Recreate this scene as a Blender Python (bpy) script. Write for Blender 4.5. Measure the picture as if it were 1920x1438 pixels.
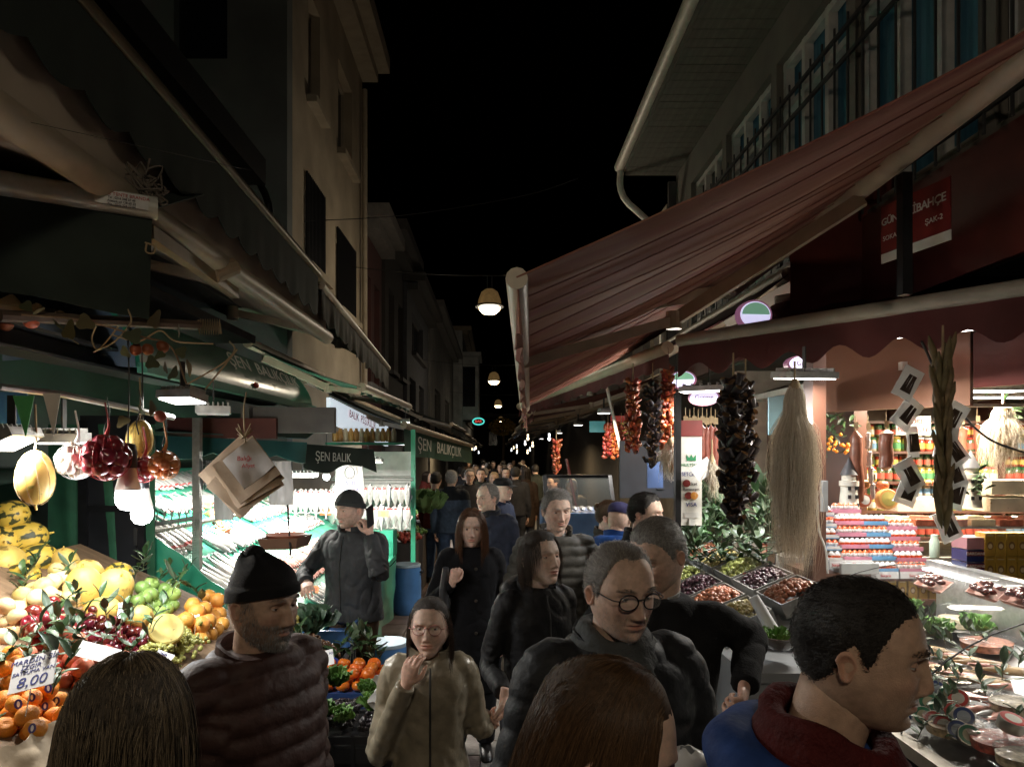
import bpy, bmesh, math, random
import numpy as np
from mathutils import Vector, Matrix, noise
random.seed(7); RNG = np.random.default_rng(7)
S = bpy.context.scene; COL = S.collection; PI = math.pi; R = math.radians
for o in list(bpy.data.objects): bpy.data.objects.remove(o)

# ---------------------------------------------------------------- camera, night sky, exposure
F = 1280.0; VX, VY, H = 930.0, 850.0, 1.98           # focal length and vanishing point in photo pixels, eye height
cd = bpy.data.cameras.new('camera'); cam = bpy.data.objects.new('camera', cd); COL.objects.link(cam)
cam.location = (0, 0, H); cam.rotation_euler = (R(90), 0, 0)
cd.sensor_width = 36; cd.lens = 36 * F / 1920; cd.shift_x = (960 - VX) / 1920; cd.shift_y = (VY - 719) / 1920
cd.clip_start = 0.05; cd.clip_end = 2000; S.camera = cam
W = bpy.data.worlds.new('World'); S.world = W; W.use_nodes = True
wn = W.node_tree.nodes; bg = wn['Background']; sky = wn.new('ShaderNodeTexSky'); sky.sky_type = 'NISHITA'
sky.sun_disc = False; sky.sun_elevation = R(-6); sky.sun_rotation = R(200)
W.node_tree.links.new(sky.outputs[0], bg.inputs[0]); bg.inputs[1].default_value = 0.1
sd = bpy.data.lights.new('moon', 'SUN'); so = bpy.data.objects.new('moon', sd); COL.objects.link(so)
sd.energy = 0.006; sd.angle = R(12); sd.color = (1.0, .93, .82); so.rotation_euler = (R(35), R(12), 0)
S.view_settings.view_transform = 'Standard'; S.view_settings.look = 'None'; S.view_settings.gamma = 1
S.view_settings.exposure = 0.22; S.view_settings.use_curve_mapping = False
S.cycles.use_denoising = True; S.cycles.max_bounces = 5; S.cycles.adaptive_threshold = .02; S.cycles.transparent_max_bounces = 12
S.cycles.sample_clamp_indirect = 6; S.cycles.caustics_reflective = False; S.cycles.caustics_refractive = False
try: S.cycles_curves.shape = 'RIBBONS'
except Exception: pass

def P(px, py, Y): return Vector(((px - VX) * Y / F, Y, H - (py - VY) * Y / F))   # photo pixel at a depth -> point

# ---------------------------------------------------------------- materials
MATS = {}
def mat(name, col, rough=.6, metal=0., var=.15, scale=9., bump=0., bscale=60., emis=0., ecol=None, trans=0., alpha=1.,
        coat=0., orand=0., attr=None, stretch=None, sss=0., spec=.5, col2=None, sheen=0., wave=None, detail=4.):
    if name in MATS: return MATS[name]
    m = bpy.data.materials.new(name); m.use_nodes = True; MATS[name] = m
    nt = m.node_tree; N = nt.nodes; L = nt.links; b = N['Principled BSDF']
    c = tuple(col) + (1,)
    tc = N.new('ShaderNodeTexCoord'); mp = N.new('ShaderNodeMapping'); L.new(tc.outputs['Object'], mp.inputs[0])
    if stretch: mp.inputs['Scale'].default_value = stretch
    nz = N.new('ShaderNodeTexNoise'); nz.inputs['Scale'].default_value = scale; nz.inputs['Detail'].default_value = detail
    L.new(mp.outputs[0], nz.inputs[0])
    rp = N.new('ShaderNodeValToRGB'); L.new(nz.outputs[0], rp.inputs[0])
    c2 = tuple(col2) if col2 else tuple(min(1, x * (1 + var)) for x in col)
    rp.color_ramp.elements[0].color = tuple(max(0, x * (1 - var)) for x in col) + (1,); rp.color_ramp.elements[1].color = c2 + (1,)
    rp.color_ramp.elements[0].position = .32; rp.color_ramp.elements[1].position = .68
    out = rp.outputs[0]
    if attr:
        a = N.new('ShaderNodeAttribute'); a.attribute_name = attr
        mx = N.new('ShaderNodeMix'); mx.data_type = 'RGBA'; mx.blend_type = 'MULTIPLY'; mx.inputs[0].default_value = 1
        L.new(out, mx.inputs[6]); L.new(a.outputs['Color'], mx.inputs[7]); out = mx.outputs[2]
    if orand:
        oi = N.new('ShaderNodeObjectInfo'); hs = N.new('ShaderNodeHueSaturation')
        m1 = N.new('ShaderNodeMapRange'); L.new(oi.outputs['Random'], m1.inputs[0]); m1.inputs[3].default_value = 1 - orand; m1.inputs[4].default_value = 1 + orand
        m2 = N.new('ShaderNodeMapRange'); L.new(oi.outputs['Random'], m2.inputs[0]); m2.inputs[3].default_value = .5 + orand * .06; m2.inputs[4].default_value = .5 - orand * .06
        L.new(m1.outputs[0], hs.inputs['Value']); L.new(m2.outputs[0], hs.inputs['Hue']); L.new(out, hs.inputs['Color']); out = hs.outputs[0]
    L.new(out, b.inputs['Base Color'])
    b.inputs['Roughness'].default_value = rough; b.inputs['Metallic'].default_value = metal
    b.inputs['Specular IOR Level'].default_value = spec
    if trans: b.inputs['Transmission Weight'].default_value = trans; b.inputs['IOR'].default_value = 1.3
    if alpha < 1: b.inputs['Alpha'].default_value = alpha
    if coat: b.inputs['Coat Weight'].default_value = coat; b.inputs['Coat Roughness'].default_value = .15
    if sheen: b.inputs['Sheen Weight'].default_value = sheen
    if sss:
        b.inputs['Subsurface Weight'].default_value = sss; b.inputs['Subsurface Radius'].default_value = (.012, .005, .003); b.inputs['Subsurface Scale'].default_value = .6
    if emis:
        b.inputs['Emission Color'].default_value = (tuple(ecol) if ecol else tuple(col)) + (1,); b.inputs['Emission Strength'].default_value = emis
    h = None
    if bump:
        nb = N.new('ShaderNodeTexNoise'); nb.inputs['Scale'].default_value = bscale; nb.inputs['Detail'].default_value = 5
        L.new(mp.outputs[0], nb.inputs[0]); h = nb.outputs[0]
    if wave:
        wv = N.new('ShaderNodeTexWave'); wv.inputs['Scale'].default_value = wave[0]; wv.bands_direction = wave[1]; wv.inputs['Distortion'].default_value = wave[2]
        L.new(tc.outputs['Object'], wv.inputs[0]); h = wv.outputs['Fac']; bump = bump or .3
    if h is not None:
        bp = N.new('ShaderNodeBump'); bp.inputs['Strength'].default_value = bump; bp.inputs['Distance'].default_value = .01
        L.new(h, bp.inputs['Height']); L.new(bp.outputs[0], b.inputs['Normal'])
    return m
def spots(name, base, dark, scale, thr, rough=.4, stretch=None, bump=.1, orand=.08, kind='n'):
    if name in MATS: return MATS[name]
    m = mat(name, base, rough, 0, .18, 6, bump, 25, orand=orand); nt = m.node_tree; N = nt.nodes; L = nt.links; b = N['Principled BSDF']
    src = b.inputs['Base Color'].links[0].from_socket
    tc = N.new('ShaderNodeTexCoord'); mp = N.new('ShaderNodeMapping'); L.new(tc.outputs['Object'], mp.inputs[0])
    if stretch: mp.inputs['Scale'].default_value = stretch
    nz = N.new('ShaderNodeTexNoise'); nz.inputs['Scale'].default_value = scale; nz.inputs['Detail'].default_value = 3; L.new(mp.outputs[0], nz.inputs[0])
    rp = N.new('ShaderNodeValToRGB'); rp.color_ramp.elements[0].position = thr; rp.color_ramp.elements[1].position = thr + .05; L.new(nz.outputs[0], rp.inputs[0])
    mx = N.new('ShaderNodeMix'); mx.data_type = 'RGBA'; L.new(rp.outputs[0], mx.inputs[0]); L.new(src, mx.inputs[6]); mx.inputs[7].default_value = tuple(dark) + (1,)
    L.new(mx.outputs[2], b.inputs['Base Color']); return m

# ---------------------------------------------------------------- mesh helpers
def catmull(pts, n):
    p = np.array(pts, float); k = len(p)
    if k == 2: return p[0] + (p[1] - p[0]) * np.linspace(0, 1, n)[:, None]
    q = np.vstack([2 * p[0] - p[1], p, 2 * p[-1] - p[-2]]); out = []
    for t in np.linspace(0, k - 1, n):
        i = min(int(t), k - 2); u = t - i; a, b, c, d = q[i], q[i + 1], q[i + 2], q[i + 3]
        out.append(.5 * ((2 * b) + (-a + c) * u + (2 * a - 5 * b + 4 * c - d) * u * u + (-a + 3 * b - 3 * c + d) * u ** 3))
    return np.array(out)
class MB:
    def __init__(s): s.v = []; s.f = []; s.m = []
    def add(s, vs, fs, mi=0):
        k = len(s.v); s.v.extend([tuple(map(float, x)) for x in vs]); s.f.extend([tuple(i + k for i in f) for f in fs]); s.m.extend([mi] * len(fs)); return s
    def box(s, c, d, rz=0., mi=0, M=None):
        x, y, z = d[0] / 2, d[1] / 2, d[2] / 2
        vs = [Vector((i * x, j * y, k * z)) for i in (-1, 1) for j in (-1, 1) for k in (-1, 1)]
        A = (M if M is not None else Matrix.Rotation(rz, 3, 'Z')); C = Vector(c)
        return s.add([A @ v + C for v in vs], [(0, 1, 3, 2), (4, 6, 7, 5), (0, 4, 5, 1), (2, 3, 7, 6), (0, 2, 6, 4), (1, 5, 7, 3)], mi)
    def bar(s, a, b, w, h, mi=0, up=(0, 0, 1)):
        a = Vector(a); b = Vector(b); d = b - a; L = d.length; d.normalize(); u = Vector(up)
        if abs(d.dot(u)) > .98: u = Vector((1, 0, 0))
        x = d.cross(u).normalized(); z = x.cross(d)
        M = Matrix((x, d, z)).transposed()
        return s.box((a + b) / 2, (w, L, h), M=M, mi=mi)
    def tube(s, pts, r, n=8, mi=0, caps=True, sub=None, up=None, sq=2.):
        p = np.array([tuple(x) for x in pts], float)
        rr = np.array(r if hasattr(r, '__len__') else [r] * len(p), float)
        if rr.ndim == 1: rr = np.stack([rr, rr], 1)
        if sub:
            rr = np.stack([np.interp(np.linspace(0, len(p) - 1, sub), range(len(p)), rr[:, i]) for i in (0, 1)], 1); p = catmull(p, sub)
        T = np.gradient(p, axis=0); T /= np.linalg.norm(T, axis=1)[:, None] + 1e-9
        u = np.array(up, float) if up is not None else (np.array([0, 0, 1.]) if abs(T[0][2]) < .9 else np.array([1., 0, 0]))
        vs = []; A = np.linspace(0, 2 * PI, n, endpoint=False)
        ca = np.sign(np.cos(A)) * np.abs(np.cos(A)) ** (2 / sq); sa = np.sign(np.sin(A)) * np.abs(np.sin(A)) ** (2 / sq)
        for i in range(len(p)):
            u = u - T[i] * np.dot(u, T[i]); u /= np.linalg.norm(u) + 1e-9; w = np.cross(T[i], u)
            vs.extend(p[i] + rr[i, 0] * ca[:, None] * w + rr[i, 1] * sa[:, None] * u)
        fs = [(i * n + j, i * n + (j + 1) % n, (i + 1) * n + (j + 1) % n, (i + 1) * n + j) for i in range(len(p) - 1) for j in range(n)]
        if caps: fs += [tuple(range(n - 1, -1, -1)), tuple(range((len(p) - 1) * n, len(p) * n))]
        return s.add(vs, fs, mi)
    def cyl(s, a, b, r0, r1=None, n=12, mi=0): return s.tube([a, b], [r0, r0 if r1 is None else r1], n, mi)
    def lathe(s, prof, n=20, c=(0, 0, 0), mi=0, M=None, caps=True):
        vs = []; C = Vector(c)
        for r, z in prof:
            for j in range(n):
                v = Vector((r * math.cos(2 * PI * j / n), r * math.sin(2 * PI * j / n), z)); vs.append((M @ v if M is not None else v) + C)
        k = len(prof); fs = [(i * n + j, i * n + (j + 1) % n, (i + 1) * n + (j + 1) % n, (i + 1) * n + j) for i in range(k - 1) for j in range(n)]
        if caps: fs += [tuple(range(n - 1, -1, -1)), tuple(range((k - 1) * n, k * n))]
        return s.add(vs, fs, mi)
    def ell(s, c, r, nu=14, nv=9, mi=0, M=None):
        return s.lathe([(math.sin(PI * i / nv) * 1.0 + 1e-4, -math.cos(PI * i / nv)) for i in range(nv + 1)], nu, c, mi,
                       (M if M is not None else Matrix.Identity(3)) @ Matrix.Diagonal(Vector(r)), caps=False)
    def sheet(s, fn, nu, nv, t=0., mi=0, closed=False):
        g = [[Vector(fn(i / nu, j / nv)) for j in range(nv + 1)] for i in range(nu + 1)]
        vs = [v for r in g for v in r]; W = nv + 1
        fs = [(i * W + j, (i + 1) * W + j, (i + 1) * W + j + 1, i * W + j + 1) for i in range(nu) for j in range(nv)]
        if t:
            A = np.array([tuple(v) for v in vs]).reshape(nu + 1, W, 3)
            du = np.gradient(A, axis=0); dv = np.gradient(A, axis=1); nn = np.cross(du, dv); nn /= np.linalg.norm(nn, axis=2)[:, :, None] + 1e-9
            B = (A - nn * t).reshape(-1, 3); k = len(vs); vs = vs + [Vector(b) for b in B]
            fs = fs + [tuple(reversed([q + k for q in f])) for f in fs]
            ring = [i * W for i in range(nu + 1)] + [nu * W + j for j in range(1, W)] + [i * W + nv for i in range(nu - 1, -1, -1)] + [j for j in range(nv - 1, 0, -1)]
            for a, b in zip(ring, ring[1:] + ring[:1]): fs.append((b, a, a + k, b + k))
        return s.add(vs, fs, mi)
    def prism(s, out, t, M=None, mi=0):
        n = len(out); M = M or Matrix.Identity(4)
        vs = [M @ Vector((x, y, 0)) for x, y in out] + [M @ Vector((x, y, -t)) for x, y in out]
        return s.add(vs, [tuple(range(n)), tuple(range(2 * n - 1, n - 1, -1))] + [(j, j + n, (j + 1) % n + n, (j + 1) % n) for j in range(n)], mi)
    def mesh(s, name, mats, smooth=True, ang=38):
        me = bpy.data.meshes.new(name); me.from_pydata(s.v, [], s.f)
        for m in (mats if isinstance(mats, (list, tuple)) else [mats]): me.materials.append(m)
        if any(s.m): me.polygons.foreach_set('material_index', s.m)
        if smooth:
            me.shade_smooth(); me.set_sharp_from_angle(angle=R(ang))
        me.update(); return me
def link(name, me, parent=None, loc=None, rot=None, scale=None):
    o = bpy.data.objects.new(name, me); COL.objects.link(o)
    if parent is not None: o.parent = parent
    if loc is not None: o.location = loc
    if rot is not None: o.rotation_euler = rot
    if scale is not None: o.scale = scale if hasattr(scale, '__len__') else (scale,) * 3
    return o
def tag(o, label=None, cat=None, group=None, kind=None):
    if label: o['label'] = label
    if cat: o['category'] = cat
    if group: o['group'] = group
    if kind: o['kind'] = kind
    return o
def empty(name, loc=(0, 0, 0), rz=0., label=None, cat=None, group=None):
    o = bpy.data.objects.new(name, None); COL.objects.link(o); o.location = loc; o.rotation_euler = (0, 0, rz); o.empty_display_size = .1
    return tag(o, label, cat, group)
def part(mb, name, mats, root, smooth=True, world=True, ang=38):
    o = link(name, mb.mesh(name, mats, smooth, ang), root)
    if world:                                         # built in world coordinates under an unrotated root (or its part)
        r = root
        while r.parent is not None: r = r.parent
        if root.parent is None: o.location = -Vector(root.location)
    return o
def thing(mb, name, mats, label, cat, group=None, smooth=True, loc=None, rot=None, ang=38):
    return tag(link(name, mb.mesh(name, mats, smooth, ang), None, loc, rot), label, cat, group)
def struct(mb, name, mats, smooth=False): return tag(link(name, mb.mesh(name, mats, smooth)), kind='structure')
def frame(o, x, y):                                    # matrix with given origin, x direction and (about) y direction
    x = Vector(x).normalized(); z = x.cross(Vector(y)).normalized(); y = z.cross(x)
    return Matrix.Translation(Vector(o)) @ Matrix((x, y, z)).transposed().to_4x4()
def text(s, size, m, root, M, name='lettering', ext=.0008, align='CENTER', shear=0., world=True, space=1., bold=0., wide=1.):
    cu = bpy.data.curves.new('t', 'FONT'); cu.body = s; cu.size = size; cu.extrude = ext; cu.align_x = align; cu.align_y = 'CENTER'; cu.shear = shear; cu.space_character = space; cu.offset = bold; cu.resolution_u = 3
    t = bpy.data.objects.new('t', cu); me = bpy.data.meshes.new_from_object(t); bpy.data.objects.remove(t)
    me.materials.clear(); me.materials.append(m); me.transform(M @ Matrix.Diagonal((wide, 1, 1, 1))); me.name = name
    o = link(name, me, root)
    if world and root is not None and root.parent is None: o.location = -Vector(root.location)
    return o
def copy_tree(o, parent=None):
    c = o.copy(); COL.objects.link(c); c.parent = parent
    for ch in list(o.children): copy_tree(ch, c)
    return c
def inpoly(x, y, poly):
    r = False; j = len(poly) - 1
    for i in range(len(poly)):
        (xi, yi), (xj, yj) = poly[i], poly[j]
        if (yi > y) != (yj > y) and x < (xj - xi) * (y - yi) / (yj - yi) + xi: r = not r
        j = i
    return r
def px_of(p): return (VX + F * p[0] / p[1], VY - F * (p[2] - H) / p[1])
def nz3(p, f=1., o=0.): return noise.noise(Vector((p[0] * f + o, p[1] * f + o * .7, p[2] * f - o)))

# lamps: each builder makes fixture and its own light
def light_area(name, loc, rot, size, power, color, parent=None, shape='RECTANGLE', spread=180):
    ld = bpy.data.lights.new(name, 'AREA'); ld.shape = shape; ld.size = size[0]
    if shape == 'RECTANGLE' : ld.size_y = size[1]
    ld.energy = power; ld.color = color; ld.spread = R(spread)
    o = bpy.data.objects.new(name, ld); COL.objects.link(o); o.location = loc; o.rotation_euler = rot
    if parent: o.parent = parent
    return o
def light_point(name, loc, power, color, r=.05, parent=None):
    ld = bpy.data.lights.new(name, 'POINT'); ld.energy = power; ld.color = color; ld.shadow_soft_size = r
    o = bpy.data.objects.new(name, ld); COL.objects.link(o); o.location = loc
    if parent: o.parent = parent
    return o
COOL = (.92, .97, 1.0); WARM = (1.0, .74, .42); NEUT = (1.0, .95, .86)
BULB_GLASS = mat('lit bulb', (1, 1, 1), .4, emis=9, ecol=(.93, .98, 1)); LENS = mat('lit led panel', (1, 1, 1), .4, emis=6, ecol=(1, .97, .9))
LENS_WARM = mat('lit warm glass', (1, .85, .6), .4, emis=11, ecol=(1, .72, .36))
ALU = mat('brushed aluminium', (.55, .55, .54), .38, .85, .15, 30, .08, 90); WHITE_METAL = mat('off white painted metal', (.55, .5, .42), .45, .1, .12, 14, .06, 40)
BLACK = mat('black metal', (.012, .012, .014), .45, .4, .3, 20); BLACKP = mat('black plastic', (.018, .018, .02), .4); CORD = mat('jute cord', (.36, .27, .16), .9, bump=.3, bscale=150)
DARKMETAL = mat('dark grey metal', (.05, .05, .05), .5, .6); WHITEP = mat('white plastic', (.72, .72, .7), .4)
def bulb(loc, power, label, hang=.3, col=COOL, size=1., group='bare LED bulbs'):
    root = empty('light_bulb', loc, 0, label, 'light bulb', group); s = size
    part(MB().lathe([(.002, .06 * s), (.02 * s, .058 * s), (.024 * s, .03 * s), (.032 * s, 0), (.03 * s, -.002)], 18), 'lamp_base', WHITEP, root, world=False)
    part(MB().lathe([(.0295 * s, -.002), (.032 * s, -.02 * s), (.03 * s, -.036 * s), (.02 * s, -.05 * s), (.002, -.056 * s)], 18), 'glass_dome', BULB_GLASS, root, world=False)
    m = MB().lathe([(.002, .125 * s), (.017 * s, .12 * s), (.022 * s, .1 * s), (.022 * s, .06 * s), (.018 * s, .055 * s)], 14); part(m, 'socket', BLACKP, root, world=False)
    part(MB().tube([(0, 0, .12 * s), (.004, 0, .12 * s + hang * .5), (0, 0, .12 * s + hang)], .003, 6, sub=8), 'cable', BLACKP, root, world=False)
    if power: light_point('bulb_light', (0, 0, -.1 * s), power, col, .04, root)
    return root
def flood(loc, rz, size, power, label, tilt=0., col=NEUT, hang=.18, group='LED floodlights over the stalls', lens=None, spread=170):
    root = empty('floodlight', loc, rz, label, 'floodlight', group); w, d = size; ct = Matrix.Rotation(tilt, 3, 'X')
    m = MB().box((0, 0, .025), (w, d, .035), M=ct)
    for k in range(7): m.box(ct @ Vector((-w / 2 + w * (k + .5) / 7, 0, .052)), (.006, d * .8, .02), M=ct)
    part(m, 'housing', ALU, root, False, False)
    part(MB().box(ct @ Vector((0, 0, .004)), (w * .92, d * .86, .006), M=ct), 'lens', lens or LENS, root, False, False)
    part(MB().bar((0, 0, .04), (0, 0, hang), .03, .006).bar((-w * .4, 0, .05), (w * .4, 0, .05), .02, .005), 'bracket', DARKMETAL, root, False, False)
    if power: light_area('flood_light', ct @ Vector((0, 0, -.004)), (tilt, 0, 0), (w * .9, d * .84), power, col, root, spread=spread)
    return root
# ================================================================ people
TS = bpy.data.scenes.new('workbench')
def remesh(mb, voxel, sm=2, fac=.5):                  # closed shells -> one continuous skin, in a scratch scene
    me = mb.mesh('tmp', [], False); o = bpy.data.objects.new('tmp', me); TS.collection.objects.link(o)
    r = o.modifiers.new('r', 'REMESH'); r.mode = 'VOXEL'; r.voxel_size = voxel
    if sm: q = o.modifiers.new('s', 'SMOOTH'); q.iterations = sm; q.factor = fac
    
    with bpy.context.temp_override(scene=TS, view_layer=TS.view_layers[0]): dg = bpy.context.evaluated_depsgraph_get()
    dg.update(); n = bpy.data.meshes.new_from_object(o.evaluated_get(dg))
    bpy.data.objects.remove(o); bpy.data.meshes.remove(me)
    v = np.empty(len(n.vertices) * 3); n.vertices.foreach_get('co', v); f = [tuple(p.vertices) for p in n.polygons]
    nn = np.empty(len(n.vertices) * 3); n.vertex_normals.foreach_get('vector', nn); bpy.data.meshes.remove(n)
    return v.reshape(-1, 3), f, nn.reshape(-1, 3)
def mk(name, v, f, mats, parent, mi=None, col=None):
    me = bpy.data.meshes.new(name); me.from_pydata([tuple(x) for x in v], [], f)
    for m in (mats if isinstance(mats, (list, tuple)) else [mats]): me.materials.append(m)
    if mi is not None: me.polygons.foreach_set('material_index', mi)
    if col is not None:
        a = me.color_attributes.new('Col', 'FLOAT_COLOR', 'POINT'); c = np.ones((len(v), 4)); c[:, :3] = col; a.data.foreach_set('color', c.ravel())
    me.shade_smooth(); me.update(); return link(name, me, parent)
sst = lambda a, b, x: (lambda t: t * t * (3 - 2 * t))(np.clip((x - a) / (b - a), 0, 1))
HT = np.array([  # z, half width, front, back
 [.122, .001, .001, .001], [.119, .026, .03, .034], [.108, .047, .052, .064], [.085, .064, .075, .09], [.055, .074, .089, .101], [.028, .0765, .0945, .104],
 [.008, .076, .092, .102], [-.018, .0745, .0905, .095], [-.042, .0705, .0905, .083], [-.065, .0635, .088, .069], [-.085, .053, .085, .056], [-.1, .041, .08, .046],
 [-.111, .027, .068, .035], [-.114, .012, .03, .012], [-.114, .001, .001, .001]])
def head_grid(nu, nv, jaw=1., nose=1., full=1., smile=0., old=0.):
    dens = np.interp(np.linspace(0, 1, 200), [0, .3, .38, .8, .9, 1], [.7, .8, 1.7, 1.8, 1, .6]); cs = np.cumsum(dens); cs = (cs - cs[0]) / (cs[-1] - cs[0])
    ss = np.interp(np.linspace(0, 1, nv + 1), cs, np.linspace(0, 1, 200))
    T = catmull(HT, 400); T = np.stack([np.interp(ss, np.linspace(0, 1, 400), T[:, i]) for i in range(4)], 1)
    t = np.linspace(0, 2 * PI, nu, endpoint=False); u = t - .58 * np.sin(t)
    z = np.repeat(T[:, :1], nu, 1); jw = 1 - (1 - jaw) * sst(.02, .1, -z)
    su, cu = np.sin(u)[None], np.cos(u)[None]
    x = T[:, 1:2] * np.sign(su) * np.abs(su) ** .88 * jw * (1 + (full - 1) * sst(-.11, -.02, z) * sst(.05, -.03, z))
    y = np.where(cu > 0, -T[:, 2:3] * np.abs(cu) ** .92, T[:, 3:4] * np.abs(cu) ** .92)
    front = sst(0., .5, cu) * np.ones_like(x); g = lambda cx, cz, sx, sz: np.exp(-((np.abs(x) - cx) / sx) ** 2 - ((z - cz) / sz) ** 2)
    ns = np.interp(z, [-.046, -.038, -.03, -.01, .02], [.014, .0165, .014, .0095, .0085])
    d = nose * np.interp(z, [-.047, -.041, -.034, -.026, -.012, .004, .018, .03], [0, .010, .0225, .0255, .0205, .013, .005, 0]) * np.exp(-(x / ns) ** 2)
    d += nose * .0065 * g(.0145, -.034, .0055, .0065) - .004 * g(.0075, -.0425, .0035, .003)
    d += .005 * g(.027, .031, .021, .008) - .0115 * g(.0315, .0115, .0155, .0105) - .004 * g(.0165, .014, .007, .010)
    d += .0055 * g(.046, -.018, .02, .018) - .003 * g(.045, -.055, .016, .018) * (1.5 - full)
    mz = z - smile * .007 * (np.abs(x) / .024) ** 2
    d += .0048 * np.exp(-(x / .020) ** 2 - ((mz + .0538) / .0052) ** 2) + .0062 * np.exp(-(x / .0175) ** 2 - ((mz + .0662) / .0062) ** 2)
    d -= .0062 * np.exp(-((mz + .0597) / .0021) ** 2) * np.exp(-(x / .0245) ** 4)
    d += -.0045 * g(0, -.079, .021, .0058) + .0065 * g(0, -.097, .017, .012)
    na = .016 + .24 * (-.03 - z); d -= (.0018 + .0025 * old) * np.exp(-((np.abs(x) - na - .006) / .0045) ** 2) * sst(-.07, -.055, z) * sst(-.025, -.035, z)
    d -= .0016 * old * g(.032, -.009, .016, .0035) + .0012 * old * np.sin(z * 480) * g(0, .07, .05, .018)
    y = y - d * front
    v = np.stack([x, y, z], 2).reshape(-1, 3)
    lip = np.exp(-(x / .022) ** 4) * np.exp(-((mz + .0602) / .0092) ** 4) * front
    brow = np.exp(-((np.abs(x) - .033) / .021) ** 4) * np.exp(-((z - .0315 - .004 * np.cos((np.abs(x) - .034) * 70)) / .0042) ** 2) * front
    ang = np.abs(np.arctan2(x, -y))
    beard = sst(-.02, -.045, z - .06 * sst(.75, 1.2, ang)) * sst(1.75, 1.4, ang) * (1 - .9 * np.exp(-(x / .021) ** 4) * np.exp(-((mz + .0605) / .0075) ** 4)) * (1 - .8 * np.exp(-(x / .02) ** 2) * sst(-.047, -.04, z))
    f = [(i * nu + j, i * nu + (j + 1) % nu, (i + 1) * nu + (j + 1) % nu, (i + 1) * nu + j) for i in range(nv) for j in range(nu)]
    return v, f, dict(lip=lip.ravel(), brow=brow.ravel(), beard=beard.ravel(), ang=ang.ravel(), shape=(nv + 1, nu), cheek=(g(.045, -.02, .022, .02) * front).ravel(), nosem=(g(0, -.03, .016, .014) * front).ravel())
def grid_normals(v, shape):
    A = v.reshape(*shape, 3); du = np.gradient(A, axis=0); dv = np.roll(A, -1, 1) - np.roll(A, 1, 1); n = np.cross(dv, du); n /= np.linalg.norm(n, axis=2)[:, :, None] + 1e-9
    n[:2] = (0, 0, 1); n[-1] = (0, 0, -1); n = n.reshape(-1, 3); c = v - np.array([0, 0, 0]); s = np.sign((n * c).sum(1)); s[s == 0] = 1; return n * s[:, None]
HAIRLINE = ([0, .35, .7, .95, 1.15, 1.32, 1.45, 1.65, 1.95, 2.3, 3.2], [.083, .084, .078, .062, .03, -.012, .0, .028, -.028, -.05, -.062])
def hmat(name, c1, c2, rough=.38):
    if name in MATS: return MATS[name]
    m = bpy.data.materials.new(name); m.use_nodes = True; MATS[name] = m; N = m.node_tree.nodes; L = m.node_tree.links; b = N['Principled BSDF']
    h = N.new('ShaderNodeHairInfo'); r = N.new('ShaderNodeValToRGB'); L.new(h.outputs['Random'], r.inputs[0]); r.color_ramp.elements[0].color = tuple(c1) + (1,); r.color_ramp.elements[1].color = tuple(c2) + (1,); r.color_ramp.elements[0].position = .25
    L.new(r.outputs[0], b.inputs['Base Color']); b.inputs['Roughness'].default_value = rough; b.inputs['Specular IOR Level'].default_value = .35; return m
def strands(name, pts, rad, m, parent):
    n, k = pts.shape[:2]; hc = bpy.data.hair_curves.new(name); hc.add_curves([k] * n)
    hc.points.foreach_set('position', pts.astype(np.float32).ravel())
    a = hc.attributes.get('radius') or hc.attributes.new('radius', 'FLOAT', 'POINT'); rr = rad * np.interp(np.linspace(0, 1, k), [0, .6, 1], [1, .85, .2]); a.data.foreach_set('value', np.tile(rr, n).astype(np.float32))
    hc.materials.append(m); o = bpy.data.objects.new(name, hc); COL.objects.link(o); o.parent = parent; return o
def flow(p, d, L, k, colls, grav=.3, stiff=0., rng=None, wob=.0, target=None):
    """grow strands from roots p with directions d, length L, over ellipsoids (centre, radii)"""
    out = [p.copy()]; st = (L / (k - 1))[:, None]; ph = rng.uniform(0, 6.28, (len(p), 3))
    for i in range(1, k):
        d = d + np.array([0, 0, -1.]) * grav + wob * np.sin(ph + i * .9); d /= np.linalg.norm(d, axis=1)[:, None]
        q = p + d * st
        for c, r, lay in colls:
            e = (q - c) / (r + lay[:, None]); l = np.linalg.norm(e, axis=1)[:, None]; q = np.where(l < 1, c + (q - c) / np.maximum(l, 1e-3), q)
        d = (q - p) / (np.linalg.norm(q - p, axis=1)[:, None] + 1e-9); p = q; out.append(p.copy())
    return np.stack(out, 1)
SKIN_N = {'light': (.66, .46, .37), 'mid': (.59, .4, .31), 'tan': (.5, .33, .24), 'pale': (.72, .53, .44)}
def skin(k): return mat('skin ' + k, SKIN_N[k], .46, 0, .16, 55, .22, 420, attr='Col', sss=.15, spec=.4, detail=7)
EYEW = mat('eye white', (.72, .68, .65), .2, coat=.8); PUP = mat('pupil', (.008, .006, .005), .1, coat=1.)
def iris(c): return mat('iris %.2f' % c[0], c, .2, coat=1.)
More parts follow.
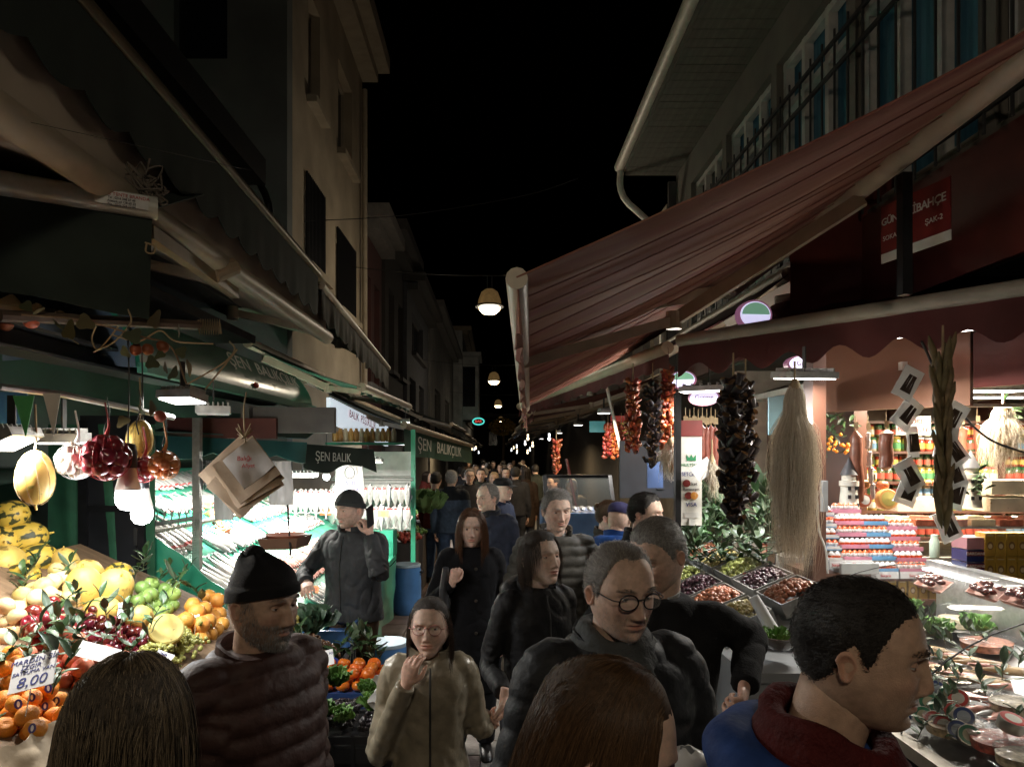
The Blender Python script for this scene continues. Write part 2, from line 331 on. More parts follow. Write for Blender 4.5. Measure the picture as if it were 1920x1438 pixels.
def hand(wrist, fwd, palm, curl=.4, side=1, sc=1., thumb=.5, spread=.12, curls=None):
    """wrist point, finger direction, palm normal; side=+1: thumb towards +(fwd x palm)"""
    f = Vector(fwd).normalized(); n = Vector(palm); n = (n - f * n.dot(f)).normalized(); x = f.cross(n) * side; w = Vector(wrist); m = MB(); s = sc
    m.tube([w - f * .03 * s, w + f * .01 * s, w + f * .05 * s, w + f * .088 * s], [(.024 * s, .019 * s), (.029 * s, .019 * s), (.042 * s, .0155 * s), (.039 * s, .012 * s)], 14, up=n, sub=9)
    for k, (ox, L, r) in enumerate(((.029, .074, .0092), (.010, .083, .0096), (-.010, .076, .0092), (-.028, .06, .0083))):
        c = curls[k] if curls else curl * (1 + .12 * k); p = w + f * (.084 - .004 * abs(k - 1)) * s + x * ox * s; pts = [p - f * .015 * s]; rr = [r * s]; a = 0; fd = (f + x * spread * (1.3 - k) * .6).normalized()
        for q, seg in enumerate((.45, .31, .24)):
            pts.append(p); rr.append(r * s * (1 - .1 * q)); a += c * (.85, 1.15, .8)[q]; p = p + (fd * math.cos(a) + n * math.sin(a)) * L * seg * s
        pts.append(p); rr.append(r * .66 * s); m.tube(pts, rr, 10, sub=14); m.ell(p, (r * .66 * s,) * 3, 8, 6)
    p = w + f * .022 * s + x * .026 * s; dth = (f * .6 + x * (.75 - thumb * .4) + n * (.15 + thumb * .6)).normalized(); d2 = (f * .85 + x * (.25 - thumb * .45) + n * (.2 + thumb * .55)).normalized()
    pts = [w + f * .012 * s + x * .01 * s, p, p + dth * .036 * s, p + dth * .036 * s + d2 * .034 * s, p + dth * .036 * s + d2 * .056 * s]; m.tube(pts, [.015 * s, .0145 * s, .0115 * s, .0105 * s, .0065 * s], 10, sub=14)
    m.ell(pts[-1], (.0065 * s,) * 3, 8, 6); return m
def person(label, X, Y, top, yaw=0, hyaw=0, hpitch=0, w=1., lod=0, skn='mid', hair=None, coat=None, legs=None, armA=None, armB=None, handA=None, handB=None, hat=None,
           glasses=None, scarf=None, jaw=1., nose=1., full=1., smile=0., old=0., beard=None, brow=(.45, .4, .38), irc=(.06, .035, .02), hs=1., lean=0., gaze=0., shirt=None, bag=None, group=None, legpose=0., lidlow=0., lips=(.86, .58, .55), must=0., seed=0, shoes=True, collar=None, hood=None, z0=0.):
    rng = np.random.default_rng(100 + seed); hatx = {'beanie': .018, 'cap': .012}.get((hat or {}).get('kind'), .006 if hair else 0); ht = top - hatx - z0
    root = empty('person', (X, Y, z0), R(yaw), label, 'person', group); sm = skin(skn); hc = Vector((0, -.035 - lean * .35, ht - .122 * hs))
    HM = Matrix.Translation(hc) @ Matrix.Rotation(R(hyaw), 4, 'Z') @ Matrix.Rotation(R(hpitch), 4, 'X') @ Matrix.Diagonal((hs, hs, hs, 1)); HA = np.array(HM)
    tf = lambda v: v @ HA[:3, :3].T + HA[:3, 3]
    nu, nv = ((104, 116), (64, 70), (32, 34))[lod]
    v, f, K = head_grid(nu, nv, jaw, nose, full, smile, old); col = np.ones((len(v), 3))
    if lod < 2:
        col *= 1 - K['lip'][:, None] * (1 - np.array(lips)); col *= 1 - .25 * K['cheek'][:, None] * np.array([.1, .5, .5]) - .2 * K['nosem'][:, None] * np.array([.05, .5, .5])
        col *= 1 - K['brow'][:, None] * (1 - np.array(brow)) * .6
    if must: col *= 1 - must * (np.exp(-(v[:, 0] / .024) ** 4 - ((v[:, 2] + .0475 + .1 * np.abs(v[:, 0])) / .0045) ** 2) * (v[:, 1] < -.05))[:, None]
    if beard:
        pat = np.array([.75 + .5 * nz3(p * 140) for p in v])[:, None] if lod < 2 else 1.
        col *= 1 - np.clip(K['beard'][:, None] * beard[1] * pat, 0, 1) * (1 - np.array(beard[0]))
    # neck and the body under the clothes, one skin mesh
    zz = lambda q: q * ht; shz = zz(.815); b = MB()
    nk = Vector((0, .012 - lean * .12, zz(.80))); nt = HM @ Vector((0, .018, -.05))
    b.tube([nk + Vector((0, .02, -.06)), nk, (nk + nt) / 2 + Vector((0, .004, 0)), nt], [(.085 * w, .07), (.064 * w + .004, .064), (.055 * (.5 + .5 * w), .058), (.054 * (.5 + .5 * w), .06)], 20, sub=10, up=(0, 1, 0))
    def limb(s_, arm, dfl):
        sh = Vector((s_ * .172 * w, .005 - lean * .1, shz - .02)); e, wr = arm if arm else dfl; return sh, Vector(e), Vector(wr)
    dA = ((-.225 * w, .03, zz(.62)), (-.225 * w, -.05, zz(.485))); dB = ((.225 * w, .03, zz(.62)), (.225 * w, -.05, zz(.485)))
    A = limb(-1, armA, dA); B = limb(1, armB, dB)
    bb = MB(); lv = Vector((0, -lean * .1, 0))
    bb.tube([(0, 0, zz(.5)), (0, 0, zz(.62)), (0, -.03 * lean, zz(.73)), lv + Vector((0, .01, zz(.82)))], [(.15 * w, .09), (.13 * w, .085), (.155 * w, .095), (.06 * w, .055)], 14, sub=8, up=(0, 1, 0))
    for sh, e, wr in (A, B): bb.tube([sh, e, wr], [.036 * w, .027 * w, .024 * w], 10, sub=8)
    lp = legpose
    LEG = []
    for s_ in (-1, 1):
        hp = Vector((s_ * .09 * w, 0, zz(.51))); kn = Vector((s_ * .1 * w, -.05 + s_ * lp * .12, zz(.285))); an = Vector((s_ * .1 * w, .02 + s_ * lp * .26, zz(.05))); LEG.append((hp, kn, an)); bb.tube([hp, kn, an], [.075, .05, .035], 10, sub=8)
    bv, bf, _ = remesh(bb, .022, 1)
    V = [tf(v)]; Fc = [f]; nvx = len(v); CC = [col]
    def addm(vs, fs, c=(1, 1, 1)):
        nonlocal nvx
        V.append(np.array([tuple(q) for q in vs], float)); Fc.append([tuple(i + nvx for i in q) for q in fs]); CC.append(np.tile(np.array(c, float), (len(vs), 1))); nvx += len(vs)
    addm(b.v, b.f); addm(bv, bf)
    if beard and beard[1] > .5: pass
    # ears
    for s_ in ((-1, 1) if lod < 2 else ()):
        nr, na = 7, 18; vs = []
        for i in range(nr + 1):
            r_ = i / nr; hgt = np.interp(r_, [0, .35, .62, .82, 1.], [.003, .004, .006, .0125, .005])
            for j in range(na):
                a_ = 2 * PI * j / na; ez = .0265 * math.sin(a_) * r_ * (1 if math.sin(a_) > 0 else .98); ey = .0155 * math.cos(a_) * r_ * (1.12 if math.sin(a_) > 0 else .78)
                vs.append((s_ * (.0735 + hgt + .008 * (ey / .0175 + .4) * r_), .012 + ey + .12 * ez, -.006 + ez))
        addm(tf(np.array(vs)), [(i * na + j, i * na + (j + 1) % na, (i + 1) * na + (j + 1) % na, (i + 1) * na + j) for i in range(nr) for j in range(na)], (1.0, .86, .84))
    ej = []
    for s_ in ((-1, 1) if lod < 2 else ()):                       # lids
        c = np.array([s_ * .0312, -.0705, .0115]); r_ = .0134
        for lo, hi in (((12 - 22 * lidlow) if not lidlow < 0 else 12, 82), (-84, -24)):
            vs = []; ni, nj = 5, 12
            for i in range(ni + 1):
                for j in range(nj + 1):
                    az = R(-78 + 156 * j / nj); edge = lo if hi > 0 else hi; el = R(lo + (hi - lo) * i / ni) * (1 if True else 0)
                    fold = math.cos(az) ** .6 if math.cos(az) > 0 else 0
                    el = R((lo * fold if hi > 0 else lo) + (((hi - lo * fold) if hi > 0 else (hi * fold - lo)) * i / ni))
                    rr = r_ * (1.0 + .03 * (1 if (hi > 0 and i == 0) or (hi < 0 and i == ni) else 0))
                    vs.append(c + rr * np.array([math.cos(el) * math.sin(az), -math.cos(el) * math.cos(az), math.sin(el)]))
            addm(tf(np.array(vs)), [(i * (nj + 1) + j, (i + 1) * (nj + 1) + j, (i + 1) * (nj + 1) + j + 1, i * (nj + 1) + j + 1) for i in range(ni) for j in range(nj)], (.88, .78, .76))
    # hands belong to the skin mesh
    for (sh, e, wr), hd, s_ in ((A, handA, -1), (B, handB, 1)):
        if hd is False: continue
        hd = dict(hd or {}); fw = Vector(hd.pop('fwd', (wr - e).normalized())); pl = Vector(hd.pop('palm', (-s_, 0, 0)))
        hm = hand(wr + fw * .0, fw, pl, sc=hs * (1 if w > .95 else .92), side=hd.pop('side', s_), **hd)
        hv, hf, _ = remesh(hm, (.0042, .007, .013)[lod], 2, .4); addm(hv, hf, (1.0, .9, .88))
    body = mk('body', np.vstack(V), [q for l in Fc for q in l], sm, root, col=np.vstack(CC))
    if lod < 2:
        ic = iris(irc)
        for s_ in (-1, 1):
            prof = [(.0001, -.0118), (.0024, -.01155), (.0026, -.0115), (.0056, -.0104), (.0059, -.0102), (.009, -.0076), (.0115, -.002), (.0112, .004), (.006, .010), (.0005, .0118)]
            m = MB(); M = Matrix.Rotation(R(90 + 180), 3, 'X'); M = Matrix.Rotation(R(gaze), 3, 'Z') @ Matrix(((1, 0, 0), (0, 0, 1), (0, -1, 0)))
            m.lathe(prof, 20, mi=0, M=M, caps=False)
            n_ = 20; m.m = [2] * n_ * 2 + [1] * n_ * 2 + [0] * (len(m.f) - 4 * n_)
            e_ = link('eye', m.mesh('eye', [EYEW, ic, PUP]), root); e_.matrix_local = HM @ Matrix.Translation((s_ * .0312, -.0705, .0115))
    # ---------------- clothes
    c = dict(mat=None, hem=.5, loose=.02, puff=None, wr=.006, collar=.03, open=False); c.update(coat or {}); vox = (.0095, .0125, .02)[lod]; lo = c['loose']; jm = MB(); hem = c['hem']
    fl = c.get('flare', 0.)
    prof = [(hem, .158 + fl, .112 + fl), (max(hem + .01, .53), .163 + fl * .5, .116 + fl * .4), (.62, .15, .112), (.70, .165, .118), (.755, .176, .116), (.80, .16, .098), (.828, .112, .08), (.85, .07, .066)]
    if hem < .42: prof.insert(1, ((hem + .53) / 2, .175 + fl * .8, .12 + fl * .7))
    jm.tube([(0, (.005 - lean * .12 * sst(.5, .85, np.array(q[0]))), zz(q[0])) for q in prof], [(q[1] * w + lo, q[2] * (.6 + .4 * w) + lo + (c.get('belly', 0) * math.exp(-((q[0] - .62) / .1) ** 2))) for q in prof], 30, sub=26, up=(0, -1, 0), sq=2.35)
    for sh, e, wr in (A, B):
        q = wr + (e - wr).normalized() * c.get('cuff', .005); s1 = sh.lerp(e, .5) + Vector((0, .006, 0)); s2 = e.lerp(q, .5); inn = Vector((sh.x * .55, sh.y, sh.z - .0))
        r_ = lo * .75; jm.tube([inn, sh + Vector((0, 0, .004)), s1, e, s2, q], [.045 + r_, .055 * (.4 + .6 * w) + r_ * .8, .048 * (.3 + .7 * w) + r_ * .8, .042 * (.3 + .7 * w) + r_ * .85, .038 * (.3 + .7 * w) + r_ * .85, .033 * (.3 + .7 * w) + r_ * .7], 16, sub=22)
    jv, jf, jn = remesh(jm, vox, 3, .5)
    # quilting and creases
    segs = [(np.array(a_), np.array(b_), o_) for (sh, e, wr) in (A, B) for a_, b_, o_ in ((sh, e, 0.), (e, wr, (e - sh).length))]
    best = np.full(len(jv), 9.); along = jv[:, 2].copy(); arm = np.zeros(len(jv)); elb = np.full(len(jv), 9.)
    for a_, b_, o_ in segs:
        d = b_ - a_; L = np.linalg.norm(d); t_ = np.clip(((jv - a_) @ d) / L ** 2, 0, 1); dd = np.linalg.norm(jv - (a_ + t_[:, None] * d), axis=1); ok = (dd < best) & (dd < .085 + lo) & ((t_ > .12) | (o_ > 0))
        along = np.where(ok, o_ + t_ * L, along); best = np.where(dd < best, dd, best); arm = np.where(ok, 1, arm)
    for sh, e, wr in (A, B): elb = np.minimum(elb, np.linalg.norm(jv - np.array(e), axis=1))
    disp = np.zeros(len(jv)); sd_ = seed * 3.7
    n1 = np.array([.7 * nz3(p, 6, sd_) + .5 * nz3(p, 19, sd_) for p in jv]) if lod < 2 else np.zeros(len(jv))
    if c['puff']:
        pit, amp = c['puff']; ph = along + .012 * n1 - .02 * (np.abs(jv[:, 0]) if c.get('chev') else 0); s_ = np.abs(np.sin(PI * ph / pit)); disp += amp * (s_ ** .55 - .75) + c['wr'] * .6 * n1 * s_
        if lod < 2:
            n2 = np.array([nz3(p, 38, sd_) for p in jv]); disp += amp * .22 * n2 * (1 - s_ ** 2)
    elif lod < 2:
        cr = np.array([nz3((p[0] * 9 + p[2] * 7, p[1] * 9 - p[2] * 4, p[2] * 5 - p[0] * 6), 1, sd_) for p in jv]); ce = np.array([nz3((p[0] * 9, p[1] * 9, a_ * 22 + p[0] * 12), 1, sd_) for p, a_ in zip(jv, along)]); ew = np.exp(-(elb / .12) ** 2); disp += c['wr'] * (.55 * n1 - .5 * (1 - np.abs(cr)) ** 8 * (1 - ew) + .45 * cr - 1.1 * ew * (1 - np.abs(ce)) ** 6)
    if c.get('diamond'):
        q = .075; aa = np.arctan2(jv[:, 0], jv[:, 1]) * .17; disp += .004 * (np.minimum(np.abs(np.sin(PI * (jv[:, 2] + aa) / q)), np.abs(np.sin(PI * (jv[:, 2] - aa) / q))) ** .5 - .6) * (jv[:, 2] < zz(.76))
    jv = jv + jn * disp[:, None]; mi = None; mats_ = c['mat']
    if isinstance(mats_, (list, tuple)):
        fz = np.array([jv[list(q)].mean(0)[2] for q in jf]); mi = (fz > zz(c.get('split', .755))).astype(int).tolist()
    jk = mk(c.get('name', 'jacket'), jv, jf, mats_, root, mi)
    def front_y(z):                                            # front surface of the coat at height z
        s_ = (np.abs(jv[:, 0]) < .02) & (np.abs(jv[:, 2] - z) < .02) & (arm < .5); return jv[s_, 1].min() if s_.any() else -.13
    if c.get('zip') and lod < 2:
        pts = [(c.get('zx', 0), front_y(z) - .002, z) for z in np.linspace(zz(hem + .02), zz(.83), 14)]
        mk_ = MB().tube(pts, [(.004, .003)] * 14, 6, up=(0, -1, 0)); link('zip', mk_.mesh('zip', mat('zip metal', (.05, .05, .05), .4, .5)), jk)
    if c.get('buttons') and lod < 2:
        bme = MB().lathe([(.001, .004), (.009, .004), (.011, 0), (.001, -.002)], 12, M=Matrix.Rotation(R(90), 3, 'X')).mesh('button', mat('button', (.06, .05, .04), .3, coat=.5))
        for z in np.linspace(zz(hem + .12), zz(.77), c['buttons']): link('button', bme, jk, (c.get('zx', .02), front_y(z) - .003, z))
    ch = c['collar']
    if ch:
        cm = c.get('cmat') or (mats_[-1] if isinstance(mats_, (list, tuple)) else mats_); gap = c.get('gap', .45); zb = zz(.835)
        def cf(u, v_):
            a_ = gap + (2 * PI - 2 * gap) * u; r1 = .088 * (.55 + .45 * w) + lo * .4 + .012 * v_ * c.get('spread', 0); zf = zb - .022 * math.cos(a_) * (1.0) + (ch + .02) * v_
            return (r1 * math.sin(a_) * 1.0, -lean * .12 + .008 - r1 * 1.02 * math.cos(a_) - .01 * v_, zf + .003 * math.sin(a_ * 5 + seed))
        part(MB().sheet(cf, 36, 6, .012), 'collar', cm, jk, world=False)
    if hood:
        m = MB(); pts = []; rr = []
        for k in range(9):
            a_ = -2.3 + 4.6 * k / 8; pts.append((.12 * w * math.sin(a_), .035 + .085 * math.cos(a_) - lean * .12, zz(.835) - .03 * (1 - math.cos(a_ * .6)) + .0)); rr.append((.03 + .028 * math.cos(a_ / 1.6), .026 + .03 * math.cos(a_ / 1.6)))
        m.tube(pts, rr, 12, sub=24); hv, hf, hn = remesh(m, .011, 2); hv += hn * np.array([.007 * nz3(p, 14, 3) for p in hv])[:, None]; mk('hood', hv, hf, hood, root)
    if shirt: part(MB().sheet(lambda u, v_: (.06 * math.sin(2.2 * (u - .5)) * (1 + .12 * v_), -lean * .12 - .052 * math.cos(2.2 * (u - .5)) - .03 * (1 - v_) + .004, zz(.775) + .085 * v_), 14, 6, .006), 'shirt', shirt, root, world=False)
    if collar:
        part(MB().sheet(lambda u, v_: ((.066 + .006 * v_) * math.sin(.5 + 5.28 * u), .006 - lean * .12 - (.068) * math.cos(.5 + 5.28 * u), zz(.845) - .02 * math.cos(.5 + 5.28 * u) + .03 * v_), 30, 4, .005), 'shirt_collar', collar, root, world=False)
    if scarf:
        m = MB(); n_ = scarf.get('n', 3)
        for k in range(n_):
            pts = []
            for j in range(19):
                a_ = 2 * PI * j / 18; r1 = (.082 + .012 * k) * scarf.get('r', 1.); pts.append((r1 * math.sin(a_), -lean * .2 + .004 - r1 * math.cos(a_) * 1.0 - .01, zz(.865) - k * .026 - .022 * math.cos(a_ + .3 * k) + .008 * math.sin(3 * a_ + k)))
            m.tube(pts, [(.02, .024)] * 19, 10)
        if scarf.get('tail'): m.tube([(.01, -.1 - lean * .2, zz(.84)), (.035, -.125 - lean * .2, zz(.79)), (.05, -.14 - lean * .15, zz(.72))], [(.035, .016), (.045, .014), (.05, .012)], 12, sub=10, up=(0, -1, 0))
        v_, f_, n2_ = remesh(m, .008, 1); v_ += n2_ * np.array([.005 * nz3((p[0] * 3, p[1] * 3, p[2] * 40), 1, 5) + .004 * nz3(p, 20) for p in v_])[:, None]; mk('scarf', v_, f_, scarf['mat'], root)
    # trousers, shoes
    tm = MB()
    tm.tube([(0, 0, zz(.60)), (0, 0, zz(.53)), (0, 0, zz(.485))], [(.15 * w, .1), (.165 * w, .115), (.13 * w, .1)], 18, sub=6, up=(0, 1, 0))
    for hp, kn, an in LEG: tm.tube([hp + Vector((0, 0, .03)), hp.lerp(kn, .5), kn, kn.lerp(an, .6), an + Vector((0, 0, .0))], [(.1 * w + .005, .1), (.09, .088), (.072, .074), (.066, .068), (.06, .064)], 14, sub=16)
    tv, tf_, tn = remesh(tm, (.014, .016, .022)[lod], 2)
    if lod < 2: tv += tn * np.array([.008 * nz3((p[0] * 6, p[1] * 6, p[2] * 9), 1, sd_) for p in tv])[:, None]
    mk('trousers', tv, tf_, legs or DENIM, root)
    for hp, kn, an in LEG:
        m = MB(); m.tube([an + Vector((0, .06, -.045)), an + Vector((0, .02, -.03)), an + Vector((0, -.08, -.05)), an + Vector((0, -.17, -.058)), an + Vector((0, -.2, -.065))], [(.03, .03), (.042, .05), (.044, .036), (.042, .026), (.02, .015)], 14, sub=12, up=(0, 0, 1)); part(m, 'shoe', SHOE, root, world=False)
    # ---------------- hair
    shp = K['shape']; N_ = grid_normals(v, shp)
    if hair and not hair.get('none'):
        h = dict(hair); line = np.interp(K['ang'], HAIRLINE[0], HAIRLINE[1]) + h.get('raise', 0) * np.exp(-(K['ang'] / .9) ** 2)
        if h.get('thin'): line = line + h['thin'] * np.exp(-((K['ang'] - .7) / .35) ** 2)
        dep = v[:, 2] - line - .004 * np.array([nz3(p, 60, seed) for p in v]); hm_ = h['mat']; th = h.get('th', .008)
        fv = v + N_ * ((th * sst(-.002, .03, dep)) * (1 + .35 * np.array([nz3(p, 28, seed + 3) for p in v])) - .0015 * (dep < .004) + h.get('topv', 0) * sst(.05, .11, v[:, 2]))[:, None]
        ff = [q for q in f if min(dep[list(q)]) > -.003]
        cap = None
        if not hat or h.get('undercap'):
            cap = mk('hair', tf(fv), ff, h.get('capmat', hm_), root)
        ids = np.where(dep > 0)[0]; kind = h.get('kind', 'short')
        wgt = (1 - .55 * np.cos(K['ang'][ids])) ; wgt /= wgt.sum()
        if lod < 2 and kind == 'short' and h.get('n', 0):
            if hat: ids = ids[v[ids, 2] < .03]; wgt = None
            if len(ids):
                ii = rng.choice(ids, h['n'], p=wgt); r0 = fv[ii] + rng.normal(0, .0022, (h['n'], 3)); nn_ = N_[ii]
                comb = np.array(h.get('comb', (.2, 1., -.35))) + rng.normal(0, .25, (h['n'], 3)); comb -= nn_ * (comb * nn_).sum(1)[:, None]; comb /= np.linalg.norm(comb, axis=1)[:, None]
                d0 = nn_ * h.get('lift', .45) + comb; d0 /= np.linalg.norm(d0, axis=1)[:, None]; L = h.get('len', .02) * rng.uniform(.6, 1.2, h['n']) * (.45 + .55 * sst(0, .06, dep[ii]))
                k = np.linspace(-.15, 1, 5)[None, :, None]; pts = r0[:, None] + (d0 * L[:, None])[:, None] * k + comb[:, None] * (L[:, None, None] * .35 * k ** 2) - nn_[:, None] * (L[:, None, None] * .25 * k ** 2)
                strands('hair_strands', tf(pts.reshape(-1, 3)).reshape(pts.shape), h.get('rad', .0004), hm_, cap or root)
        if kind in ('long', 'bob', 'tail'):
            n = h.get('n', 2500) if lod < 2 else 0; L0 = h['len']; k = h.get('k', 16); IA = np.linalg.inv(HA)
            shw = np.array([0, .0 - lean * .1, zz(.69), 1.]) @ IA.T
            tors = (shw[:3], np.array([.12 * w + lo, .05 + lo, .2]) / hs)
            def grow(r0, nn_, L, lay, wob=.05):
                sd2 = np.sign(r0[:, 0] - h.get('part', 0.) + 1e-4); tgt = np.stack([sd2 * h.get('side', .38) * (1 - .5 * sst(.02, .09, r0[:, 1])), h.get('back', .35) * np.ones(len(r0)) + .4 * sst(-.02, .06, r0[:, 1]), -.25 * np.ones(len(r0))], 1)
                tgt -= nn_ * (tgt * nn_).sum(1)[:, None]; d = tgt / np.linalg.norm(tgt, axis=1)[:, None] + nn_ * .08
                return flow(r0, d, L, k, [(np.array([0, .004, .006]), np.array([.079, .1, .116]), lay), (np.array([0, -.02, -.05]), np.array([.066, .07, .07]), lay), (tors[0], tors[1], lay)], h.get('grav', 1.1), 0, rng, wob)
            ah = np.linspace(h.get('a0', 1.15), 2 * PI - h.get('a0', 1.15), 44); gi = [ids[np.argmin(np.abs(np.arctan2(v[ids, 0], -v[ids, 1]) % (2 * PI) - a_) * 2 + np.abs(v[ids, 2] - h.get('gz', .055)) * 20)] for a_ in ah]
            G = grow(fv[gi] + N_[gi] * .001, N_[gi], np.full(len(gi), L0 * .93), np.full(len(gi), .004), 0); ng, kk = G.shape[:2]
            cu = mk('hair', tf(G.reshape(-1, 3)), [(i * kk + j, (i + 1) * kk + j, (i + 1) * kk + j + 1, i * kk + j + 1) for i in range(ng - 1) for j in range(kk - 1)], h.get('capmat', hm_), root)
            if n:
                ii = rng.choice(ids, n, p=wgt / wgt.sum()); lay = rng.uniform(.004, h.get('vol', .016), n); L = L0 * rng.uniform(.8, 1.04, n) * np.where(rng.random(n) < .1, .6, 1)
                pts = grow(fv[ii] + rng.normal(0, .002, (n, 3)), N_[ii], L, lay, h.get('wob', .05))
                fr = ((pts[:, :, 1] < -.066) & (np.abs(pts[:, :, 0]) < h.get('open', .05)) & (pts[:, :, 2] < .06) & (pts[:, :, 2] > -.12)).any(1); pts = pts[~fr]
                strands('hair_strands', tf(pts.reshape(-1, 3)).reshape(pts.shape), h.get('rad', .00045), hm_, cu)
        if h.get('bun'): part(MB().ell(HM @ Vector((0, .115, .06)), (.04, .035, .036), 14, 10), 'bun', hm_, root, world=False)
        if lod == 0 and not h.get('nobrow'):
            ib = np.where(K['brow'] > .35)[0]
            if len(ib):
                ii = rng.choice(ib, 260); r0 = v[ii] + rng.normal(0, .0012, (260, 3)); d0 = np.stack([np.sign(v[ii, 0]) * .9, -.25 * np.ones(260), .35 - 12 * np.maximum(np.abs(v[ii, 0]) - .03, 0)], 1); d0 /= np.linalg.norm(d0, axis=1)[:, None]
                pts = r0[:, None] + d0[:, None] * (np.linspace(-.2, 1, 4)[None, :, None] * .006) + np.array([0, .0004, 0]); strands('eyebrows', tf(pts.reshape(-1, 3)).reshape(pts.shape), .00035, h.get('bmat', hm_), root)
    if beard and lod == 0 and beard[1] > .3:
        ib = np.where(K['beard'] > .4)[0]; nb = beard[2] if len(beard) > 2 else 1500; ii = rng.choice(ib, nb); r0 = v[ii] + rng.normal(0, .0012, (nb, 3)); d0 = N_[ii] * .5 + np.array([0, -.1, -1]); d0 /= np.linalg.norm(d0, axis=1)[:, None]
        pts = r0[:, None] + d0[:, None] * (np.linspace(-.1, 1, 3)[None, :, None] * (beard[3] if len(beard) > 3 else .006)); strands('beard', tf(pts.reshape(-1, 3)).reshape(pts.shape), .00035, beard[4] if len(beard) > 4 else hair['mat'], root)
    if beard == 'x': pass
    if hat:
        hm_ = hat['mat']
        if hat['kind'] == 'beanie':
            m = MB(); tip = hat.get('tip', 0.); nr = 20
            rows = []
            for i in range(nr + 1):
                t_ = i / nr; z = .02 + hat.get('h', .118) * t_; r1 = (1 - t_ ** 2.6) ** .55 if t_ < 1 else .0; r1 = max(r1, .02)
                rows.append((r1, z, t_))
            vs = []; nn_ = 48
            for r1, z, t_ in rows:
                for j in range(nn_):
                    a_ = 2 * PI * j / nn_; fold = .0065 if t_ < .3 else 0; wr_ = .004 * math.sin(3 * a_ + 9 * t_) * t_
                    vs.append(((.083 + fold + wr_) * r1 * math.sin(a_), .006 + tip * t_ ** 4 * .06 - (.105 + fold + wr_) * r1 * math.cos(a_), z + .03 * math.cos(a_) * (1 - t_) + .004 * math.sin(5 * a_) * t_))
            m.add(vs, [(i * nn_ + j, i * nn_ + (j + 1) % nn_, (i + 1) * nn_ + (j + 1) % nn_, (i + 1) * nn_ + j) for i in range(nr) for j in range(nn_)] + [tuple(range(nr * nn_, nr * nn_ + nn_))])
            if tip: m.ell((0, .03 * tip + .02, -.0 + hat.get('h', .118)), (.034, .036, .034), 16, 10)
            o_ = link('beanie', m.mesh('beanie', hm_, ang=80), root); o_.matrix_local = HM
        else:
            m = MB(); m.lathe([(.083, .045), (.086, .06), (.083, .09), (.066, .118), (.03, .132), (.001, .134)], 28, M=Matrix.Diagonal((1, 1.26, 1)), c=(0, .006, 0)); m.sheet(lambda u, v_: (.075 * math.sin(2.4 * (u - .5)), -.085 - (.02 + .06 * v_) * math.cos(2.0 * (u - .5)), .05 - .012 * v_ - .01 * (u - .5) ** 2), 14, 4, .005); o_ = link('cap', m.mesh('cap', hm_), root); o_.matrix_local = HM
    if glasses:
        m = MB(); gm = glasses['mat']; gr = glasses.get('r', .024); sqf = glasses.get('h', .9)
        g_ = link('glasses', None, root) if False else empty('glasses'); g_.parent = root; g_.matrix_local = HM
        for s_ in (-1, 1):
            cx = s_ * .0335; pts = [(cx + gr * 1.08 * math.cos(2 * PI * j / 26), -.103 + abs(cx + gr * math.cos(2 * PI * j / 26)) * .12, .008 + gr * sqf * math.sin(2 * PI * j / 26)) for j in range(27)]
            m.tube(pts, glasses.get('t', .0016), 6, caps=False)
            m.tube([(s_ * .0595, -.096, .013), (s_ * .074, -.085, .014), (s_ * .079, -.03, .012), (s_ * .079, .005, .008)], .0016, 6, sub=10)
            ln = MB(); ln.prism([(cx + gr * 1.06 * math.cos(2 * PI * j / 22), .008 + gr * sqf * .98 * math.sin(2 * PI * j / 22)) for j in range(22)], .001, Matrix(((1, 0, 0, 0), (0, 0, 1, -.1), (0, 1, 0, 0), (0, 0, 0, 1)))); link('lens', ln.mesh('lens', LENSG, False), g_)
        m.tube([(-.011, -.1, .014), (0, -.106, .017), (.011, -.1, .014)], .0018, 6, sub=8); link('frame', m.mesh('frame', gm), g_)
    return root, HM
LENSG = mat('spectacle lens', (1, 1, 1), .02, 0, 0, alpha=.05, spec=.5)
DENIM = mat('dark trousers', (.022, .024, .03), .85, 0, .3, 20, .2, 200); JEANS = mat('blue jeans', (.05, .09, .17), .85, 0, .3, 14, .2, 200); SHOE = mat('dark leather shoe', (.02, .017, .015), .4)
def cloth(n, c, rough=.8, bump=.3, bs=150, **k): return mat('cloth ' + n, tuple(x * .8 for x in c), rough, 0, .22, 18, bump, bs, **dict(dict(spec=.25), **k))
# ================================================================ the setting
GROUND = mat('wet dark mortar', (.06, .055, .05), .55, 0, .3, 4, .25, 60)
PAVE = [mat('paving stone %d' % i, c, .42, 0, .3, 5, .35, 45, orand=.22) for i, c in enumerate([(.19, .17, .15), (.22, .19, .17), (.17, .12, .10)])]
struct(MB().box((0, 150, -.25), (400, 420, .5)), 'ground', GROUND)
pave = struct(MB().box((.05, 9, .003), (2.7, 17, .006)), 'pavement', GROUND)
pm = []
for k in range(3):
    m = MB(); w, d = .292, .442
    m.sheet(lambda u, v: ((u - .5) * w, (v - .5) * d, .024 - .006 * max(abs(u - .5) * 2, abs(v - .5) * 2) ** 8 + .0015 * nz3((u * 3, v * 4, k * 9))), 6, 6, .02); pm.append(m.mesh('paver', PAVE[k], ang=60))
for i in range(-4, 5):
    for j in range(30):
        y = 2.2 + j * .45 + (.22 if i % 2 else 0)
        k = 2 if (i in (-4, -3) and y > 7) or random.random() < .2 else random.choice((0, 0, 1))
        link('paver', pm[k], pave, (.05 + i * .3, y, .0 + random.uniform(-.003, .004)), (random.uniform(-.006, .006), random.uniform(-.006, .006), random.uniform(-.006, .006)))
